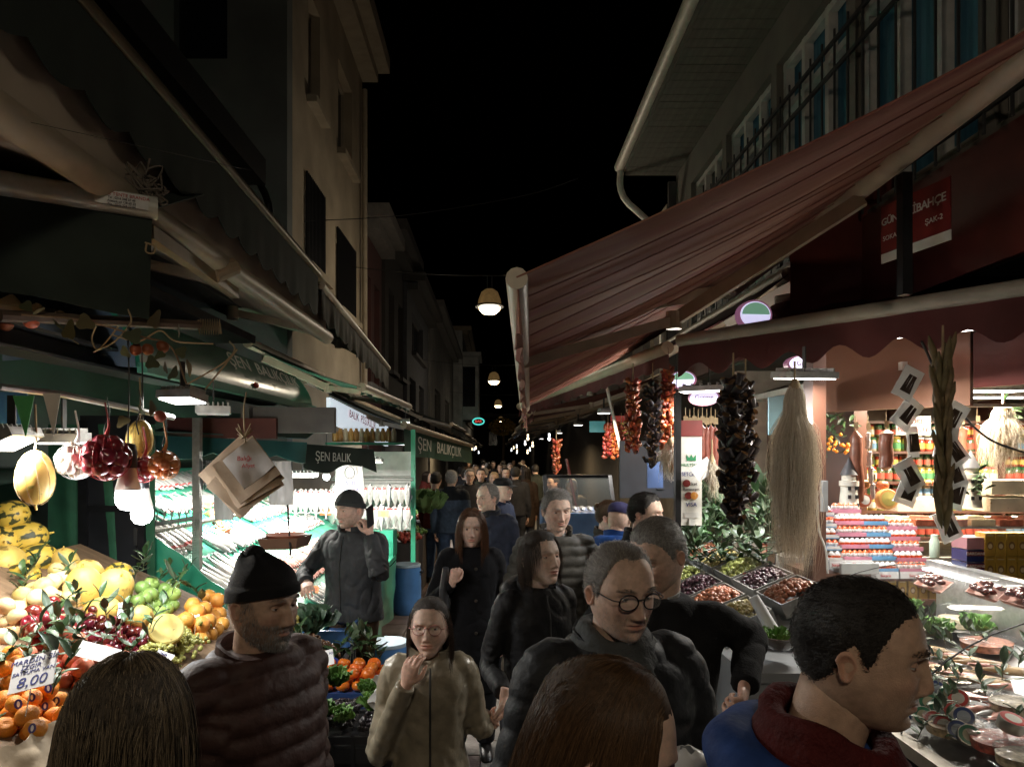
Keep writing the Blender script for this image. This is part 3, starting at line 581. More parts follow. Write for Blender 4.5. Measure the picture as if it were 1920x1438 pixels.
# ---- walls built of cells round their openings
def wall(mb, O, U, u0, u1, z0, z1, holes, t=.25, mi=0):
    O = Vector(O); U = Vector(U).normalized(); Nn = U.cross(Vector((0, 0, 1)))
    us = sorted({u0, u1, *[h[0] for h in holes], *[h[1] for h in holes]}); zs = sorted({z0, z1, *[h[2] for h in holes], *[h[3] for h in holes]})
    M = Matrix((U, Nn, Vector((0, 0, 1)))).transposed()
    for j, (c, d) in enumerate(zip(zs, zs[1:])):
        run = None
        for a, b in list(zip(us, us[1:])) + [(None, None)]:
            hole = a is None or any(h[0] <= a and b <= h[1] and h[2] <= c and d <= h[3] for h in holes)
            if hole:
                if run: mb.box(O + U * ((run[0] + run[1]) / 2) + Vector((0, 0, (c + d) / 2)) - Nn * t / 2, (run[1] - run[0], t, d - c), M=M, mi=mi); run = None
            else: run = (run[0] if run else a, b)
    return M, Nn
GLASSD = mat('dark window glass', (.01, .012, .016), .12, 0, .2, 3); CREAM = mat('cream render', (.31, .255, .18), .85, 0, .2, 1.6, .2, 30); TRIM = mat('cream trim', (.3, .25, .18), .8, 0, .15, 5)
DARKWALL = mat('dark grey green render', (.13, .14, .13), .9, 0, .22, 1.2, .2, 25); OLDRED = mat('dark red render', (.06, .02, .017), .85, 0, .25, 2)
GREYW = mat('grey render', (.12, .115, .105), .85, 0, .25, 1.5, .15, 20); SHUT = mat('weathered shutter', (.1, .1, .095), .7, 0, .3, 20, stretch=(1, 1, 6)); WHITEW = mat('aged white render', (.42, .42, .4), .8, 0, .2, 2)
def building(name, label, O, U, L, z1, holes, wm, tm=TRIM, depth=5., roof=.25, extra=None, shutters=()):
    root = empty(name, O, 0, label, 'building'); O = Vector(O); m = MB(); M, Nn = wall(m, O, U, 0, L, 0, z1, holes); U = Vector(U).normalized()
    m.box(O + U * L / 2 - Nn * (depth / 2 + .26) + Vector((0, 0, z1 / 2)), (L, depth, z1), M=M)
    part(m, 'wall', wm, root, False)
    for k, (a, b, c, d) in enumerate(holes):
        c0 = O + U * ((a + b) / 2) + Vector((0, 0, (c + d) / 2))
        w = part(MB().box(c0 - Nn * .2, (b - a, .02, d - c), M=M), 'window', SHUT if k in shutters else GLASSD, root, False)
        f = MB()
        for q in (a + .03, (a + b) / 2, b - .03): f.box(O + U * q + Vector((0, 0, (c + d) / 2)) - Nn * .165, (.05, .05, d - c - .012), M=M)
        for q in (c + .04, d - .04): f.box(c0 - Nn * .163 + Vector((0, 0, q - (c + d) / 2)), (b - a - .012, .046, .06), M=M)
        part(f, 'window_frame', tm, w, False)
        if k in shutters:
            n = int((b - a) / .07)
            for q in range(n): link('slat', (f2 := MB().box(O + U * (a + (q + .5) * (b - a) / n) + Vector((0, 0, (c + d) / 2)) + Nn * .03, (.028, .03, d - c), M=M)).mesh('slat', BLACK, False), w)
        part(MB().box(O + U * ((a + b) / 2) + Vector((0, 0, c - .05)) + Nn * .06, (b - a + .16, .16, .1), M=M), 'sill', tm, w, False)
    part(MB().box(O + U * L / 2 + Vector((0, 0, z1 + roof / 2)) - Nn * (depth / 2 - .25), (L + .2, depth + .55, roof), M=M).box(O + U * L / 2 + Vector((0, 0, z1 - .12)) + Nn * .16, (L, .3, .2), M=M), 'roof', tm, root, False)
    return root, M, Nn
XL = -2.6
def yl(px, X=XL): return X * F / (px - VX)
# cream three storey house; its blind side wall faces the camera
y0 = yl(548); y1 = yl(679)
def hz(px, py, X=XL): return H + (VY - py) * yl(px, X) / F
holes = [(yl(578) - y0, yl(600) - y0, hz(590, 205), hz(590, 205) + 1.5), (yl(634) - y0, yl(660) - y0, hz(647, 305), hz(647, 305) + 1.5),
         (yl(570) - y0, yl(606) - y0, hz(588, 510), hz(588, 510) + 1.25), (yl(629) - y0, yl(664) - y0, hz(646, 590), hz(646, 590) + 1.3)]
# the facade looks towards +X, so walls run along -Y from the far end
L0 = y1 - y0
hol = [(L0 - b, L0 - a, c, d) for a, b, c, d in holes]
cb, Mc, Nc = building('house', 'cream rendered house with small deep windows and a downpipe', (XL, y0, 0), (0, 1, 0), L0, 9.4, holes, CREAM, TRIM, 5, .3, shutters=(2, 3))
part(MB().tube([(XL + .1, y1 - .25, 8.9), (XL + .1, y1 - .25, 3.2)], .05, 10), 'downpipe', TRIM, cb)
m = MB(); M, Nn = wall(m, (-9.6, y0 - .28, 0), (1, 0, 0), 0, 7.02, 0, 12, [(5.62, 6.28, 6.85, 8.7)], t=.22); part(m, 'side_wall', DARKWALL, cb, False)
part(MB().box((-3.65, y0 - .12, 7.78), (.8, .02, 1.9)), 'window', GLASSD, cb, False)
# row of houses further down on the left
def row(px0, px1, z1, name, label, wm, holes, X=XL, tm=TRIM, depth=5):
    a = yl(px0, X); b = yl(px1, X); L = b - a
    return building(name, label, (X, a, 0), (0, 1, 0), L - .05, z1, [(h[0] * L, h[1] * L, h[2], h[3]) for h in holes], wm, tm, depth)
row(681, 716, 6.6, 'house', 'narrow dark red house with tall pale windows beside the cream house', OLDRED, [(.1, .38, 3.4, 5.6), (.55, .85, 3.4, 5.6)], XL, mat('dim trim', (.12, .11, .1), .8))
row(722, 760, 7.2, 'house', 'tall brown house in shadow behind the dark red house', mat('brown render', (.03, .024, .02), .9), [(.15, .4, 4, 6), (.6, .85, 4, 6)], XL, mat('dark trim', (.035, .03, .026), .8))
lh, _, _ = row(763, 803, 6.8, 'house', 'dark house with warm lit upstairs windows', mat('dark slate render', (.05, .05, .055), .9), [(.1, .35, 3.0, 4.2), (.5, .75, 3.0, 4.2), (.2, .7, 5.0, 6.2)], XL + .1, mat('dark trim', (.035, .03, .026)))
row(806, 850, 7.4, 'house', 'pale narrow house with a tall blank upper wall', GREYW, [(.15, .35, 2.8, 4.6), (.55, .75, 2.8, 4.6)], XL + .15, mat('dim trim', (.12, .11, .1)))
ob, _, _ = row(867, 889, 9.3, 'house', 'far white house with a projecting bay window', WHITEW, [(.2, .7, 4, 6.5)], XL + .6)
part(MB().box((-1.75, yl(870, -2) , 5.9), (1.4, 3, 3.8)).box((-1.75, yl(870, -2), 7.95), (1.7, 3.3, .25)), 'bay', WHITEW, ob, False)
part(MB().box((-1.65, yl(870, -2) - 1.52, 6.0), (.8, .03, 2.4)), 'window', GLASSD, ob, False)
# right hand building: upper floor with glazed front, grille and boarded eaves
XR = 2.4; ZE = 5.68; YB0, YB1 = .6, 9.1
rb = empty('corner_building', (XR, YB0, 0), 0, 'corner building with boarded eaves and a glazed upper floor behind a grille', 'building')
BEIGE = mat('beige plaster', (.12, .108, .09), .85, 0, .18, 2, .15, 30); SOFF = mat('eaves boards', (.11, .1, .08), .8, 0, .25, 3, stretch=(6, 1, 1)); MAROON = mat('maroon panel', (.1, .018, .014), .42, 0, .25, 4)
m = MB(); wh = []
for k in range(6): wh.append((.7 + k * 1.28, .7 + k * 1.28 + 1.16, 3.55, 5.3))
# facade looks to -X: run from far to near
M, Nn = wall(m, (XR, YB1, 0), (0, -1, 0), 0, YB1 - YB0, 2.95, ZE, wh, .2)
m.box((XR + 2.65, (YB0 + YB1) / 2 + 1.55, 4.3), (4.8, YB1 - YB0 - 3.2, 2.7)); part(m, 'wall', BEIGE, rb, False)
TEAL = mat('teal lit curtain', (.045, .11, .14), .8, 0, .3, 3, stretch=(1, 9, .3), emis=.006, ecol=(.1, .4, .5)); WFR = mat('painted window frame', (.42, .4, .37), .6)  # faint emission in the curtain stands in for a lit room behind
DCUR = mat('dark curtain', (.05, .055, .05), .9, stretch=(1, 9, .3), var=.4)
for k, (a, b, c, d) in enumerate(wh):
    ya = YB1 - a; yb = YB1 - b
    w = part(MB().box((XR + .16, (ya + yb) / 2, (c + d) / 2), (.02, ya - yb, d - c)), 'window', TEAL if k in (1, 2, 3) else DCUR, rb, False)
    f = MB()
    for q in (ya - .04, (ya * 2 + yb) / 3, (ya + 2 * yb) / 3, yb + .04): f.box((XR + .09, q, (c + d) / 2), (.07, .055, d - c - .01))
    for q in (c + .04, d - .42, d - .04): f.box((XR + .088, (ya + yb) / 2, q), (.065, ya - yb - .01, .055))
    part(f, 'window_frame', WFR, w, False)
m = MB()
for z in (3.62, 4.62, 4.82): m.bar((XR - .07, YB1 - .75, z), (XR - .07, YB0 + .6, z), .02, .03)
part(m, 'grille_rail', DARKMETAL, rb, False)
gm = MB().bar((0, 0, 3.5), (0, 0, 4.9), .012, .012).mesh('grille_bar', DARKMETAL, False)
for k in range(42): link('grille_bar', gm, rb, (-.07, YB1 - .8 - k * .18 - YB0, 0))
part(MB().box((XR - .012, 4.6, 3.2), (.02, 8, .62)), 'cladding', MAROON, rb, False)
s = part(MB().box((XR - .32, (YB0 + YB1) / 2, ZE + .12), (.78, YB1 - YB0, .16)), 'eaves', SOFF, rb, False)
bm_ = MB().box((0, 0, 0), (.7, .13, .02)).mesh('eaves_board', SOFF, False)
for k in range(62): link('eaves_board', bm_, rb, (-.33, .1 + k * .137, ZE + .02 + random.uniform(-.002, .002)))
part(MB().tube([(XR - .74, YB0, ZE + .13), (XR - .74, YB1 + .05, ZE + .13)], .075, 10).tube([(XR - .74, YB1, ZE + .1), (XR - .68, YB1 + .1, ZE - .25), (XR - .2, YB1 + .1, ZE - .9), (XR - .15, YB1 + .1, 3)], .045, 8, sub=16), 'gutter', WHITE_METAL, rb)
part(MB().box((XR + .05, YB1 + .02, 4.3), (.3, .05, 2.6)).box((XR - .12, YB1 - .45, 4.4), (.24, .5, .9)), 'air_conditioner', mat('sooty box', (.06, .055, .05), .7), rb, False)
for a, b, z1, lab in ((9.6, 16, 5.2, 'low dark building just past the corner building'), (16.2, 30, 6.0, 'dark shop row on the right beyond the low building'), (30.4, 70, 7, 'far dark row of buildings at the right end of the street')):
    building('building', lab, (2.9, b, 0), (0, -1, 0), b - a, z1, [((b - a) * q, (b - a) * q + .9, 3.3, 4.6) for q in (.12, .4, .68)], mat('brown grey render', (.09, .08, .07), .9), TRIM, 5)
building('building', 'dark building closing off the far end of the street', (-5, 92, 0), (1, 0, 0), 12, 7, [(4, 5.2, 3, 5), (7, 8.2, 3, 5)], mat('brown grey render', (.09, .08, .07)))
# low left stall building: back wall, roof edge, gutter
DG = mat('dark green wall sheet', (.02, .06, .035), .6, 0, .25, 3, .1, 40); SOOT = mat('sooty ceiling', (.05, .045, .04), .9, 0, .4, 3)
lb = empty('stall_building', (-3.3, 1, 0), 0, 'low shop building behind the fruit and fish stalls', 'building')
part(MB().box((-3.3, 4.4, 1.6), (.1, 7.6, 3.2)), 'wall', DG, lb, False)
part(MB().box((-2.62, 3.1, 2.92), (1.26, 5.1, .06)), 'ceiling', SOOT, lb, False)
part(MB().box((-2.25, 3.0, 3.7), (.4, 5.0, 1.1)), 'upper_wall', DARKWALL, lb, False)
part(MB().bar((-1.93, .6, 4.2), (-1.93, 5.4, 4.2), .22, .2).tube([(-1.9, 5.42, 4.18), (-1.86, 5.6, 4.0), (-1.9, 5.62, 3.75)], .03, 8, sub=8), 'gutter', BLACK, lb, False)
# ================================================================ awnings
GREENF = mat('dark green awning cloth', (.016, .026, .02), .85, 0, .25, 4, .12, 120); OLIVEF = mat('olive awning cloth', (.05, .045, .03), .85, 0, .25, 4, .12, 120); CREAMF = mat('cream awning cloth', (.5, .42, .33), .85, 0, .12, 3, .08, 120)
REDF = mat('faded red awning cloth', (.25, .06, .047), .8, 0, .22, 1.3, .1, 120, col2=(.34, .18, .12), stretch=(.35, 6, 1)); MARF = mat('maroon awning cloth', (.075, .014, .014), .85, 0, .2, 3, .1, 120); TEALF = mat('teal tarpaulin', (.03, .13, .13), .5, 0, .2, 6, .3, 12)
BARM = mat('cream painted bar', (.46, .38, .28), .45, 0, .1, 10)
def valance(name, a, b, h, n, amp, m, root, t=.004, wob=.012, sharp=False, out=(1, 0, 0), z0=0.):
    a = Vector(a); b = Vector(b); o = Vector(out); N_ = max(4, n * 10)
    def fn(u, v):
        ph = u * n; fr = ph % 1
        sc = amp * (abs(math.sin(PI * ph)) if sharp else .5 - .5 * math.cos(2 * PI * ph))
        p = a.lerp(b, u); hh = h + (amp - sc if not sharp else sc) * 1.0
        return p + Vector((0, 0, z0 - hh * v)) + o * (wob * math.sin(u * n * 4.1 + 1) * v + .5 * wob * math.sin(u * n * 9.7) * v)
    return part(MB().sheet(fn, N_, 5, t), name, m, root)
def awning(name, label, f0, f1, w0, w1, cm, vm, vh=.25, n=8, amp=.04, sag=.06, bar=.05, out=(1, 0, 0), arms=(.15, .85), sharp=False, seams=0, vmat=None, bm=None, und=None):
    f0, f1, w0, w1 = map(Vector, (f0, f1, w0, w1)); bm = bm or BARM
    root = empty(name, f0, 0, label, 'awning')
    def fn(u, v):
        p = f0.lerp(f1, u).lerp(w0.lerp(w1, u), v); return p + Vector((0, 0, -sag * math.sin(PI * v) * (.8 + .2 * math.sin(u * 40)) + .006 * math.sin(u * 70 + v * 5)))
    part(MB().sheet(fn, 48, 16, .006), 'canopy', cm, root)
    part(MB().tube([f0, f1], bar, 12), 'front_bar', bm, root)
    part(MB().tube([w0, w1], bar * 1.15, 12), 'roller', bm, root)
    if vh: valance('valance', f0, f1, vh, n, amp, vm, root, out=out, sharp=sharp)
    d = Vector((0, 0, -.09))
    for u in arms:
        q0 = w0.lerp(w1, u) + d; q1 = f0.lerp(f1, u) + Vector((0, 0, -.02)); e = q0.lerp(q1, .5) + (f1 - f0).normalized() * .4 * (1 if u < .5 else -1) + d
        part(MB().bar(q0, e, .05, .07).bar(e, q1, .04, .055).cyl(e + Vector((0, 0, .05)), e - Vector((0, 0, .05)), .045), 'arm', bm, root, False)
    if seams:
        sm = MB()
        for k in range(1, seams):
            u = k / seams; sm.tube([fn(u, v / 12) - Vector((0, 0, .009)) for v in range(13)], .0025, 4)
        part(sm, 'seam', mat('seam thread', (.3, .12, .09), .8), root)
    return root
a1 = empty('awning', (-1.5, 1.2, 3.6), 0, 'long dark green awning edge with scalloped valance high on the left', 'awning')
part(MB().tube([(-1.5, 1.0, 3.68), (-1.5, 5.75, 3.49)], .032, 10), 'front_bar', OLIVEF if False else mat('tarnished bar', (.16, .13, .08), .4, .5), a1)
valance('valance', (-1.5, 1.0, 3.66), (-1.5, 5.75, 3.47), .3, 16, .055, GREENF, a1, sharp=True, wob=.003)
part(MB().sheet(lambda u, v: (-1.5 - .55 * v, 1.0 + 4.75 * u, 3.66 - .19 * u + .35 * v), 20, 4, .005), 'canopy', GREENF, a1)
awning('awning', 'olive awning edge following the long green one on the left', (-1.5, 5.85, 3.42), (-1.42, 9.0, 3.1), (-2.3, 5.85, 3.8), (-2.3, 9.0, 3.6), OLIVEF, OLIVEF, .26, 12, .04, bar=.035)
a3 = awning('awning', 'cream awning with a thick pale front tube on the left', (-1.56, 1.2, 3.05), (-1.56, 6.3, 3.05), (-2.6, 1.2, 3.42), (-2.6, 6.3, 3.42), CREAMF, CREAMF, 0, bar=.062, arms=(.3, .62, .9))
valance('valance', (-1.57, 1.2, 3.5), (-1.57, 6.3, 3.42), .36, 1, .0, CREAMF, a3, wob=.004)
a4 = empty('awning', (-1.42, 2.8, 2.9), 0, 'dark green awning end with a white label tube above the fruit stall', 'awning')
pA = Vector((-1.40, 2.82, 2.99)); pB = Vector((-3.2, 1.75, 2.99))
part(MB().tube([pA, pB], .046, 14), 'front_bar', mat('grey white tube', (.5, .5, .45), .4, .2), a4)
valance('valance', pA + Vector((-.02, 0, -.03)), pB, .38, 2, .05, GREENF, a4, wob=.03, out=(0, -1, 0))
part(MB().sheet(lambda u, v: pA.lerp(pB, u) + Vector((-.1 * v, .7 * v, .32 * v)), 8, 4, .005), 'canopy', GREENF, a4)
lab = part(MB().box((0, 0, 0), (.19, .003, .055), M=frame((0, 0, 0), pA - pB, (0, 0, 1)).to_3x3() @ Matrix.Rotation(PI / 2, 3, 'X')), 'label', mat('white label', (.6, .6, .58), .5), a4, False, False)
D_ = (pA - pB).normalized(); nn = D_.cross(Vector((0, 0, 1))).normalized()
cl = pA - D_ * .13 + nn * .046; lab.location = cl - Vector(a4.location)
text('GÖZDE TENTE BRANDA', .018, mat('red print', (.4, .03, .02), .6), a4, frame(cl + nn * .004 + Vector((0, 0, .014)), D_, (0, 0, 1)))
for k in range(3): text(('Tel : 0216 348 37 49', 'Atatürk cd 128 60 22', 'Fax : 0532 224 10 04')[k], .013, BLACK, a4, frame(cl + nn * .004 + Vector((0, 0, -.001 - .013 * k)), D_, (0, 0, 1)), space=.9)
# loose cables where the tubes meet
m = MB()
for k in range(9):
    c = P(275, 345, 2.85) + Vector((random.uniform(-.03, .03), 0, random.uniform(-.03, .03))); pts = [c + Vector((random.uniform(-.07, .07), random.uniform(-.03, .03), random.uniform(-.09, .09))) for _ in range(5)]; m.tube(pts, .004, 5, sub=16)
thing(m, 'cable_tangle', mat('tangled cable', (.12, .1, .08), .7), 'tangle of wires tied round the awning tubes', 'cable')
# big red awning over the street on the right
ra = awning('awning', 'big faded red awning reaching over the street on the right', (.07, 2.3, 2.57), (.23, 5.4, 2.34), (1.88, 2.1, 3.42), (1.87, 5.4, 3.3), REDF, REDF, .16, 14, .03, sag=.05, bar=.038, out=(1, 0, 0), arms=(.42,), seams=15)
part(MB().bar(P(985, 607, 3.3), P(1362, 545, 4.3), .05, .075).cyl(P(1362, 552, 4.3), P(1362, 530, 4.3), .06), 'forearm', BARM, ra, False)
part(MB().tube([(1.87, 1.7, 3.42), (1.86, 5.45, 3.28)], .07, 14), 'roller_case', BARM, ra)

# maroon corner awning: one edge faces the camera, the other follows the street
cA = Vector((1.22, 4.55, 2.73)); cB = Vector((2.75, 2.72, 2.74)); cC = Vector((.34, 9.9, 2.66))
ca = awning('awning', 'maroon corner awning with wavy valance above the delicatessen', cA, cB, cA + Vector((.95, .72, .42)), cB + Vector((.95, .72, .42)), MARF, MARF, .16, 8, .085, bar=.042, out=(-.7, -.7, 0), bm=mat('greyish bar', (.3, .27, .23), .5))
awning('awning', 'cream edged awning running down the right side of the street', cA + Vector((-.05, .1, -.03)), cC, cA + Vector((.9, .4, .55)), (1.9, 9.9, 3.2), MARF, MARF, .12, 16, .03, bar=.045, arms=(.25, .6, .9))
# fascia with street sign at the corner
fs = empty('corner_fascia', (2.2, 3.7, 2.9), 0, 'maroon corner fascia boards above the corner awning', 'fascia')
part(MB().box((2.72, 4.1, 3.25), (1.9, .06, 1.0), rz=R(-48)), 'board', MAROON, fs, False)
part(MB().box((2.95, 4.25, 2.86), (2.2, .5, .05), rz=R(-48)), 'soffit', mat('plum soffit', (.17, .06, .06), .4, coat=.3), fs, False)
part(MB().box(P(1696, 440, 3.15), (.045, .05, .56)), 'post', BLACK, fs, False)
SIGNR = mat('red enamel', (.2, .018, .016), .5); WHITE = mat('white paint', (.75, .74, .7), .5)
sA, sB = P(1652, 430, 3.5), P(1782, 430, 3.1); sA.z = sB.z = 3.1; sD = (sB - sA).normalized(); sL = (sB - sA).length
for t0, t1, s1, s2, z1, z2, lb_ in ((0., .29, 'GÜN', 'SOKA', .05, .034, 'left'), (.38, 1., 'LİBAHÇE', 'ŞAK-2', .056, .036, 'right')):
    L = sL * (t1 - t0); c = sA.lerp(sB, (t0 + t1) / 2); Mf = frame(c, sD, (0, 0, 1)); sr = empty('street_sign', c, 0, '%s half of the red and white street name sign at the corner' % lb_, 'street sign')
    part(MB().prism([(-L / 2, -.1), (L / 2, -.1), (L / 2, .14), (-L / 2, .14)], .006, Mf), 'plate', SIGNR, sr, False)
    part(MB().prism([(-L / 2, -.15), (L / 2, -.15), (L / 2, -.103), (-L / 2, -.103)], .006, Mf), 'white_strip', WHITE, sr, False)
    text(s1, z1, WHITE, sr, Mf @ Matrix.Translation((0, .055, .003)), space=.92, bold=.0008); text(s2, z2, WHITE, sr, Mf @ Matrix.Translation((0 if lb_ == 'left' else .04, -.03, .003)))
# more awnings down both sides of the street
def sided(side, y0, y1, xf, zf, xw, zw, cm, vh, label, n=8): return awning('awning', label, (side * xf, y0, zf), (side * xf * .92, y1, zf), (side * xw, y0, zw), (side * xw, y1, zw), cm, cm, vh, n, .03, out=(side, 0, 0), bar=.045)
g2 = sided(-1, 6.6, 9.4, 1.3, 2.62, 2.4, 3.05, mat('green cloth', (.02, .09, .055), .8), .05, 'green awning with pale tube above the fishmonger')
ga = P(757, 797, 8.3); gb = P(884, 836, 14.5)
sb = awning('awning', 'dark green awning with white fishmonger lettering on its front', ga, gb, ga + Vector((-1.2, 0, .55)), gb + Vector((-1.4, 0, .5)), GREENF, mat('green valance cloth', (.02, .075, .05), .8), .36, 2, .02, out=(1, 0, 0), bar=.045)
gd = (gb - ga).normalized(); Wl = mat('white lettering', (.6, .6, .55), .6)
text('ŞEN   BALIKÇILIK', .24, Wl, sb, frame(ga.lerp(gb, .42) + Vector((.03, -.012, -.2)), gd, (0, 0, 1)), wide=2.1)
cols = [GREENF, OLIVEF, mat('grey awning cloth', (.1, .1, .1), .8), MARF, mat('blue awning cloth', (.03, .06, .14), .8)]
for k, (y0, y1) in enumerate(((15, 20), (20.5, 26), (27, 34), (35, 44), (45, 58))):
    sided(-1, y0, y1, .98 + .06 * k, 2.62, 2.6, 3.3, cols[k % 3], .18, ('olive', 'far grey', 'third dark', 'fourth dark', 'last dark')[k] + ' awning on the left after the lettered green one')
for k, (y0, y1) in enumerate(((10.2, 14), (14.5, 19), (19.5, 26), (27, 36), (37, 52))):
    sided(1, y0, y1, .55 + .07 * k, 2.62 + .02 * k, 2.6, 3.2, cols[(3, 2, 4, 3, 2)[k]], .14, ('maroon', 'grey', 'blue', 'far maroon', 'last grey')[k] + ' awning on the right beyond the cream edged one')
# fishmonger's green box sign along the stall
fb = empty('shop_sign', (-1.72, 3.3, 2.4), 0, 'green metal box sign with white fishmonger lettering above the stall', 'shop sign'); GM = mat('green sign metal', (.012, .14, .085), .35, .0, .15, 3, coat=.3)
part(MB().sheet(lambda u, v: (-1.72 - .16 * v ** 2, 3.3 + 3.1 * u, 2.40 + .3 * v), 4, 6, .02), 'face', GM, fb); part(MB().bar((-1.71, 3.3, 2.395), (-1.71, 6.4, 2.395), .05, .05), 'trough', mat('pale green metal', (.1, .3, .22), .3), fb, False)
text('ŞEN  BALIKÇILIK', .13, Wl, fb, frame((-1.745, 5.15, 2.575), (.0, 1, 0), (-.45, 0, 1)) @ Matrix.Translation((0, 0, .03)), wide=1.6)
part(MB().ell((-1.72, 4.9, 2.47), (.012, .05, .02)), 'logo', mat('red logo', (.5, .04, .02), .5), fb)
# street lamps on wires
LT = mat('lamp top brass', (.35, .22, .09), .45, .2, .3, 12, emis=.06, ecol=(1, .6, .22))  # faint emission puts the lamp's glow into the brass tops
for k, (px, py, Y) in enumerate(((918, 575, 11.5), (926, 714, 23), (934, 760, 35), (939, 788, 52), (0, 0, 0))):
    p = P(px, py, Y) if Y else Vector((-.12, -2.4, 4.45))  # the last lamp is added out of view to light the foreground people
    root = empty('street_lamp', p, 0, ('nearest domed street lamp hanging over the street', 'second domed street lamp hanging down the street', 'third small street lamp far down the street', 'farthest tiny street lamp above the end of the street', 'street lamp of the same row overhead behind the viewer')[k], 'street lamp', 'street lamps on wires')
    part(MB().lathe([(.02, .3), (.07, .29), (.14, .24), (.185, .12), (.2, .02), (.19, .0)], 24), 'dome', LT, root, world=False)
    part(MB().lathe([(.19, .03), (.235, .02), (.24, -.01), (.2, -.025), (.18, -.01)], 24), 'rim', DARKMETAL, root, world=False)
    part(MB().lathe([(.18, -.01), (.17, -.06), (.11, -.115), (.01, -.13)], 24), 'glass', LENS_WARM, root, world=False)
    part(MB().bar((-.04, 0, .28), (-.04, 0, .52), .012, .012).bar((.04, 0, .28), (.04, 0, .52), .012, .012).tube([(-2.5 - p.x, .3, .75), (-1.2, .1, .58), (0, 0, .52), (1.2, 0, .56), (2.6 - p.x, .2, .7)], .006, 5, sub=20), 'hanger', DARKMETAL, root, world=False)
    light_point('lamp_light', (0, 0, -.22), (105, 60, 40, 40, 130)[k], (1, .86, .66), .25, root)
thing(MB().tube([(-2.5, 8.9, 5.0), (-1.2, 9.5, 5.3), (.4, 10, 5.75), (1.2, 10, 6.0)], .006, 5, sub=20), 'overhead_cable', DARKMETAL, 'thin cable rising across the dark sky from the cream house', 'cable')
# ================================================================ fruit stall on the left
def on_plane(px, py, z0, x0, sl):                     # photo pixel -> point of the sloping display z = z0 + sl*(x0 - x)
    a = (px - VX) / F; b = (py - VY) / F; Y = (H - z0 - sl * x0) / (b - sl * a); return Vector((a * Y, Y, H - b * Y))
FZ, FX, FS = 1.12, -1.45, .45
def fruit(px, py): return on_plane(px, py, FZ, FX, FS)
NRM = Vector((FS, 0, 1)).normalized()
WOOD = mat('rough wood', (.2, .13, .075), .75, 0, .3, 6, .3, 40, stretch=(1, 6, 1)); CARD = mat('cardboard', (.32, .22, .13), .85, 0, .15, 8, .1, 50); PAPER = mat('crumpled wrapping paper', (.5, .4, .28), .8, 0, .12, 6, .6, 14); GBOARD = mat('green stall cloth', (.02, .1, .05), .8, 0, .2, 7, .2, 30)
st = empty('fruit_stall', (-1.9, 3, 0), 0, 'sloping wooden fruit stall table on the left', 'stall')
part(MB().sheet(lambda u, v: (-1.28 - 1.02 * u, 1.25 + 2.5 * v, FZ - .055 + FS * (FX + 1.28 + 1.02 * u)), 4, 4, .04), 'table_top', WOOD, st, False)
part(MB().box((-1.3, 2.6, .5), (.04, 2.7, 1.0)), 'front_panel', GBOARD, st, False)
for x, y in ((-1.4, 1.4), (-1.4, 3.7), (-2.5, 1.4), (-2.5, 3.7)): part(MB().box((x, y, .5), (.06, .06, 1.0)), 'leg', WOOD, st, False)
part(MB().sheet(lambda u, v: (-1.265 - .12 * u + .012 * math.sin(v * 37), 1.3 + .95 * v, 1.045 + .1 * u - .05 * (1 - u) + .014 * nz3((u * 5, v * 22, 1)) + (.02 if u < .2 else 0)), 12, 60, .004), 'paper_liner', PAPER, st)
SH = {}
def rnd_mesh(name, prof, mats, n=16, lump=0., seed=0, mfn=None, nv=None):
    m = MB().lathe(prof, n, caps=False)
    if lump: m.v = [tuple(Vector(p) * (1 + lump * nz3(p, 22 / .5, seed))) for p in m.v]
    if mfn: m.m = [mfn(Vector(m.v[q[0]])) for q in m.f]
    return m.mesh(name, mats, ang=75)
def ballprof(r, flat=1., dimple=0., pear=0., n=11):
    out = []
    for i in range(n + 1):
        a = PI * i / n; z = -math.cos(a); rr = math.sin(a) + 1e-4; d = dimple * math.exp(-(rr / .35) ** 2)
        out.append((r * rr * (1 - pear * max(0, z)), r * flat * (z * (1 - d))))
    return out
LEAF = [mat('laurel leaf %d' % i, c, .42, 0, .25, 30, .1, 60, orand=.2) for i, c in enumerate(((.035, .075, .028), (.05, .1, .035), (.06, .09, .05)))]
def leaf_mesh(L, w, bend=.2, mi=0):
    m = MB(); m.sheet(lambda u, v: (w * (v - .5) * 2 * math.sin(PI * min(1, u * .97 + .03)) ** .75, L * u, .25 * w * abs(v - .5) * 2 + bend * L * (u * (1 - u)) - bend * .5 * L * u * u), 8, 4, .0006); return m.mesh('leaf', LEAF[mi], ang=80)
LEAFM = [leaf_mesh(L, w, b, i % 3) for i, (L, w, b) in enumerate(((.075, .014, .25), (.06, .013, .4), (.085, .016, -.1), (.055, .011, .1)))]
STEM = mat('green stem', (.05, .07, .025), .7)
def sprig(loc, label, n=9, size=1., rz=0., tilt=.6, group='leaf sprigs tucked between the goods'):
    root = empty('leaf_sprig', loc, rz, label, 'leaves', group); h = .11 * size; pts = [(0, 0, 0), (tilt * h * .3, 0, h * .5), (tilt * h, 0, h)]
    part(MB().tube(pts, [.002, .0017, .001], 5, sub=6), 'stem', STEM, root, world=False); c = catmull(pts, 30)
    for k in range(n):
        q = c[int(29 * (.15 + .85 * k / max(1, n - 1)))]; a = k * 2.4 + random.uniform(-.4, .4); e = random.uniform(.15, .9) if k < n - 2 else 1.1
        o = link('leaf', random.choice(LEAFM), root, tuple(q), (e, 0, a), size * random.uniform(.75, 1.15))
    return root
MESHES = {}
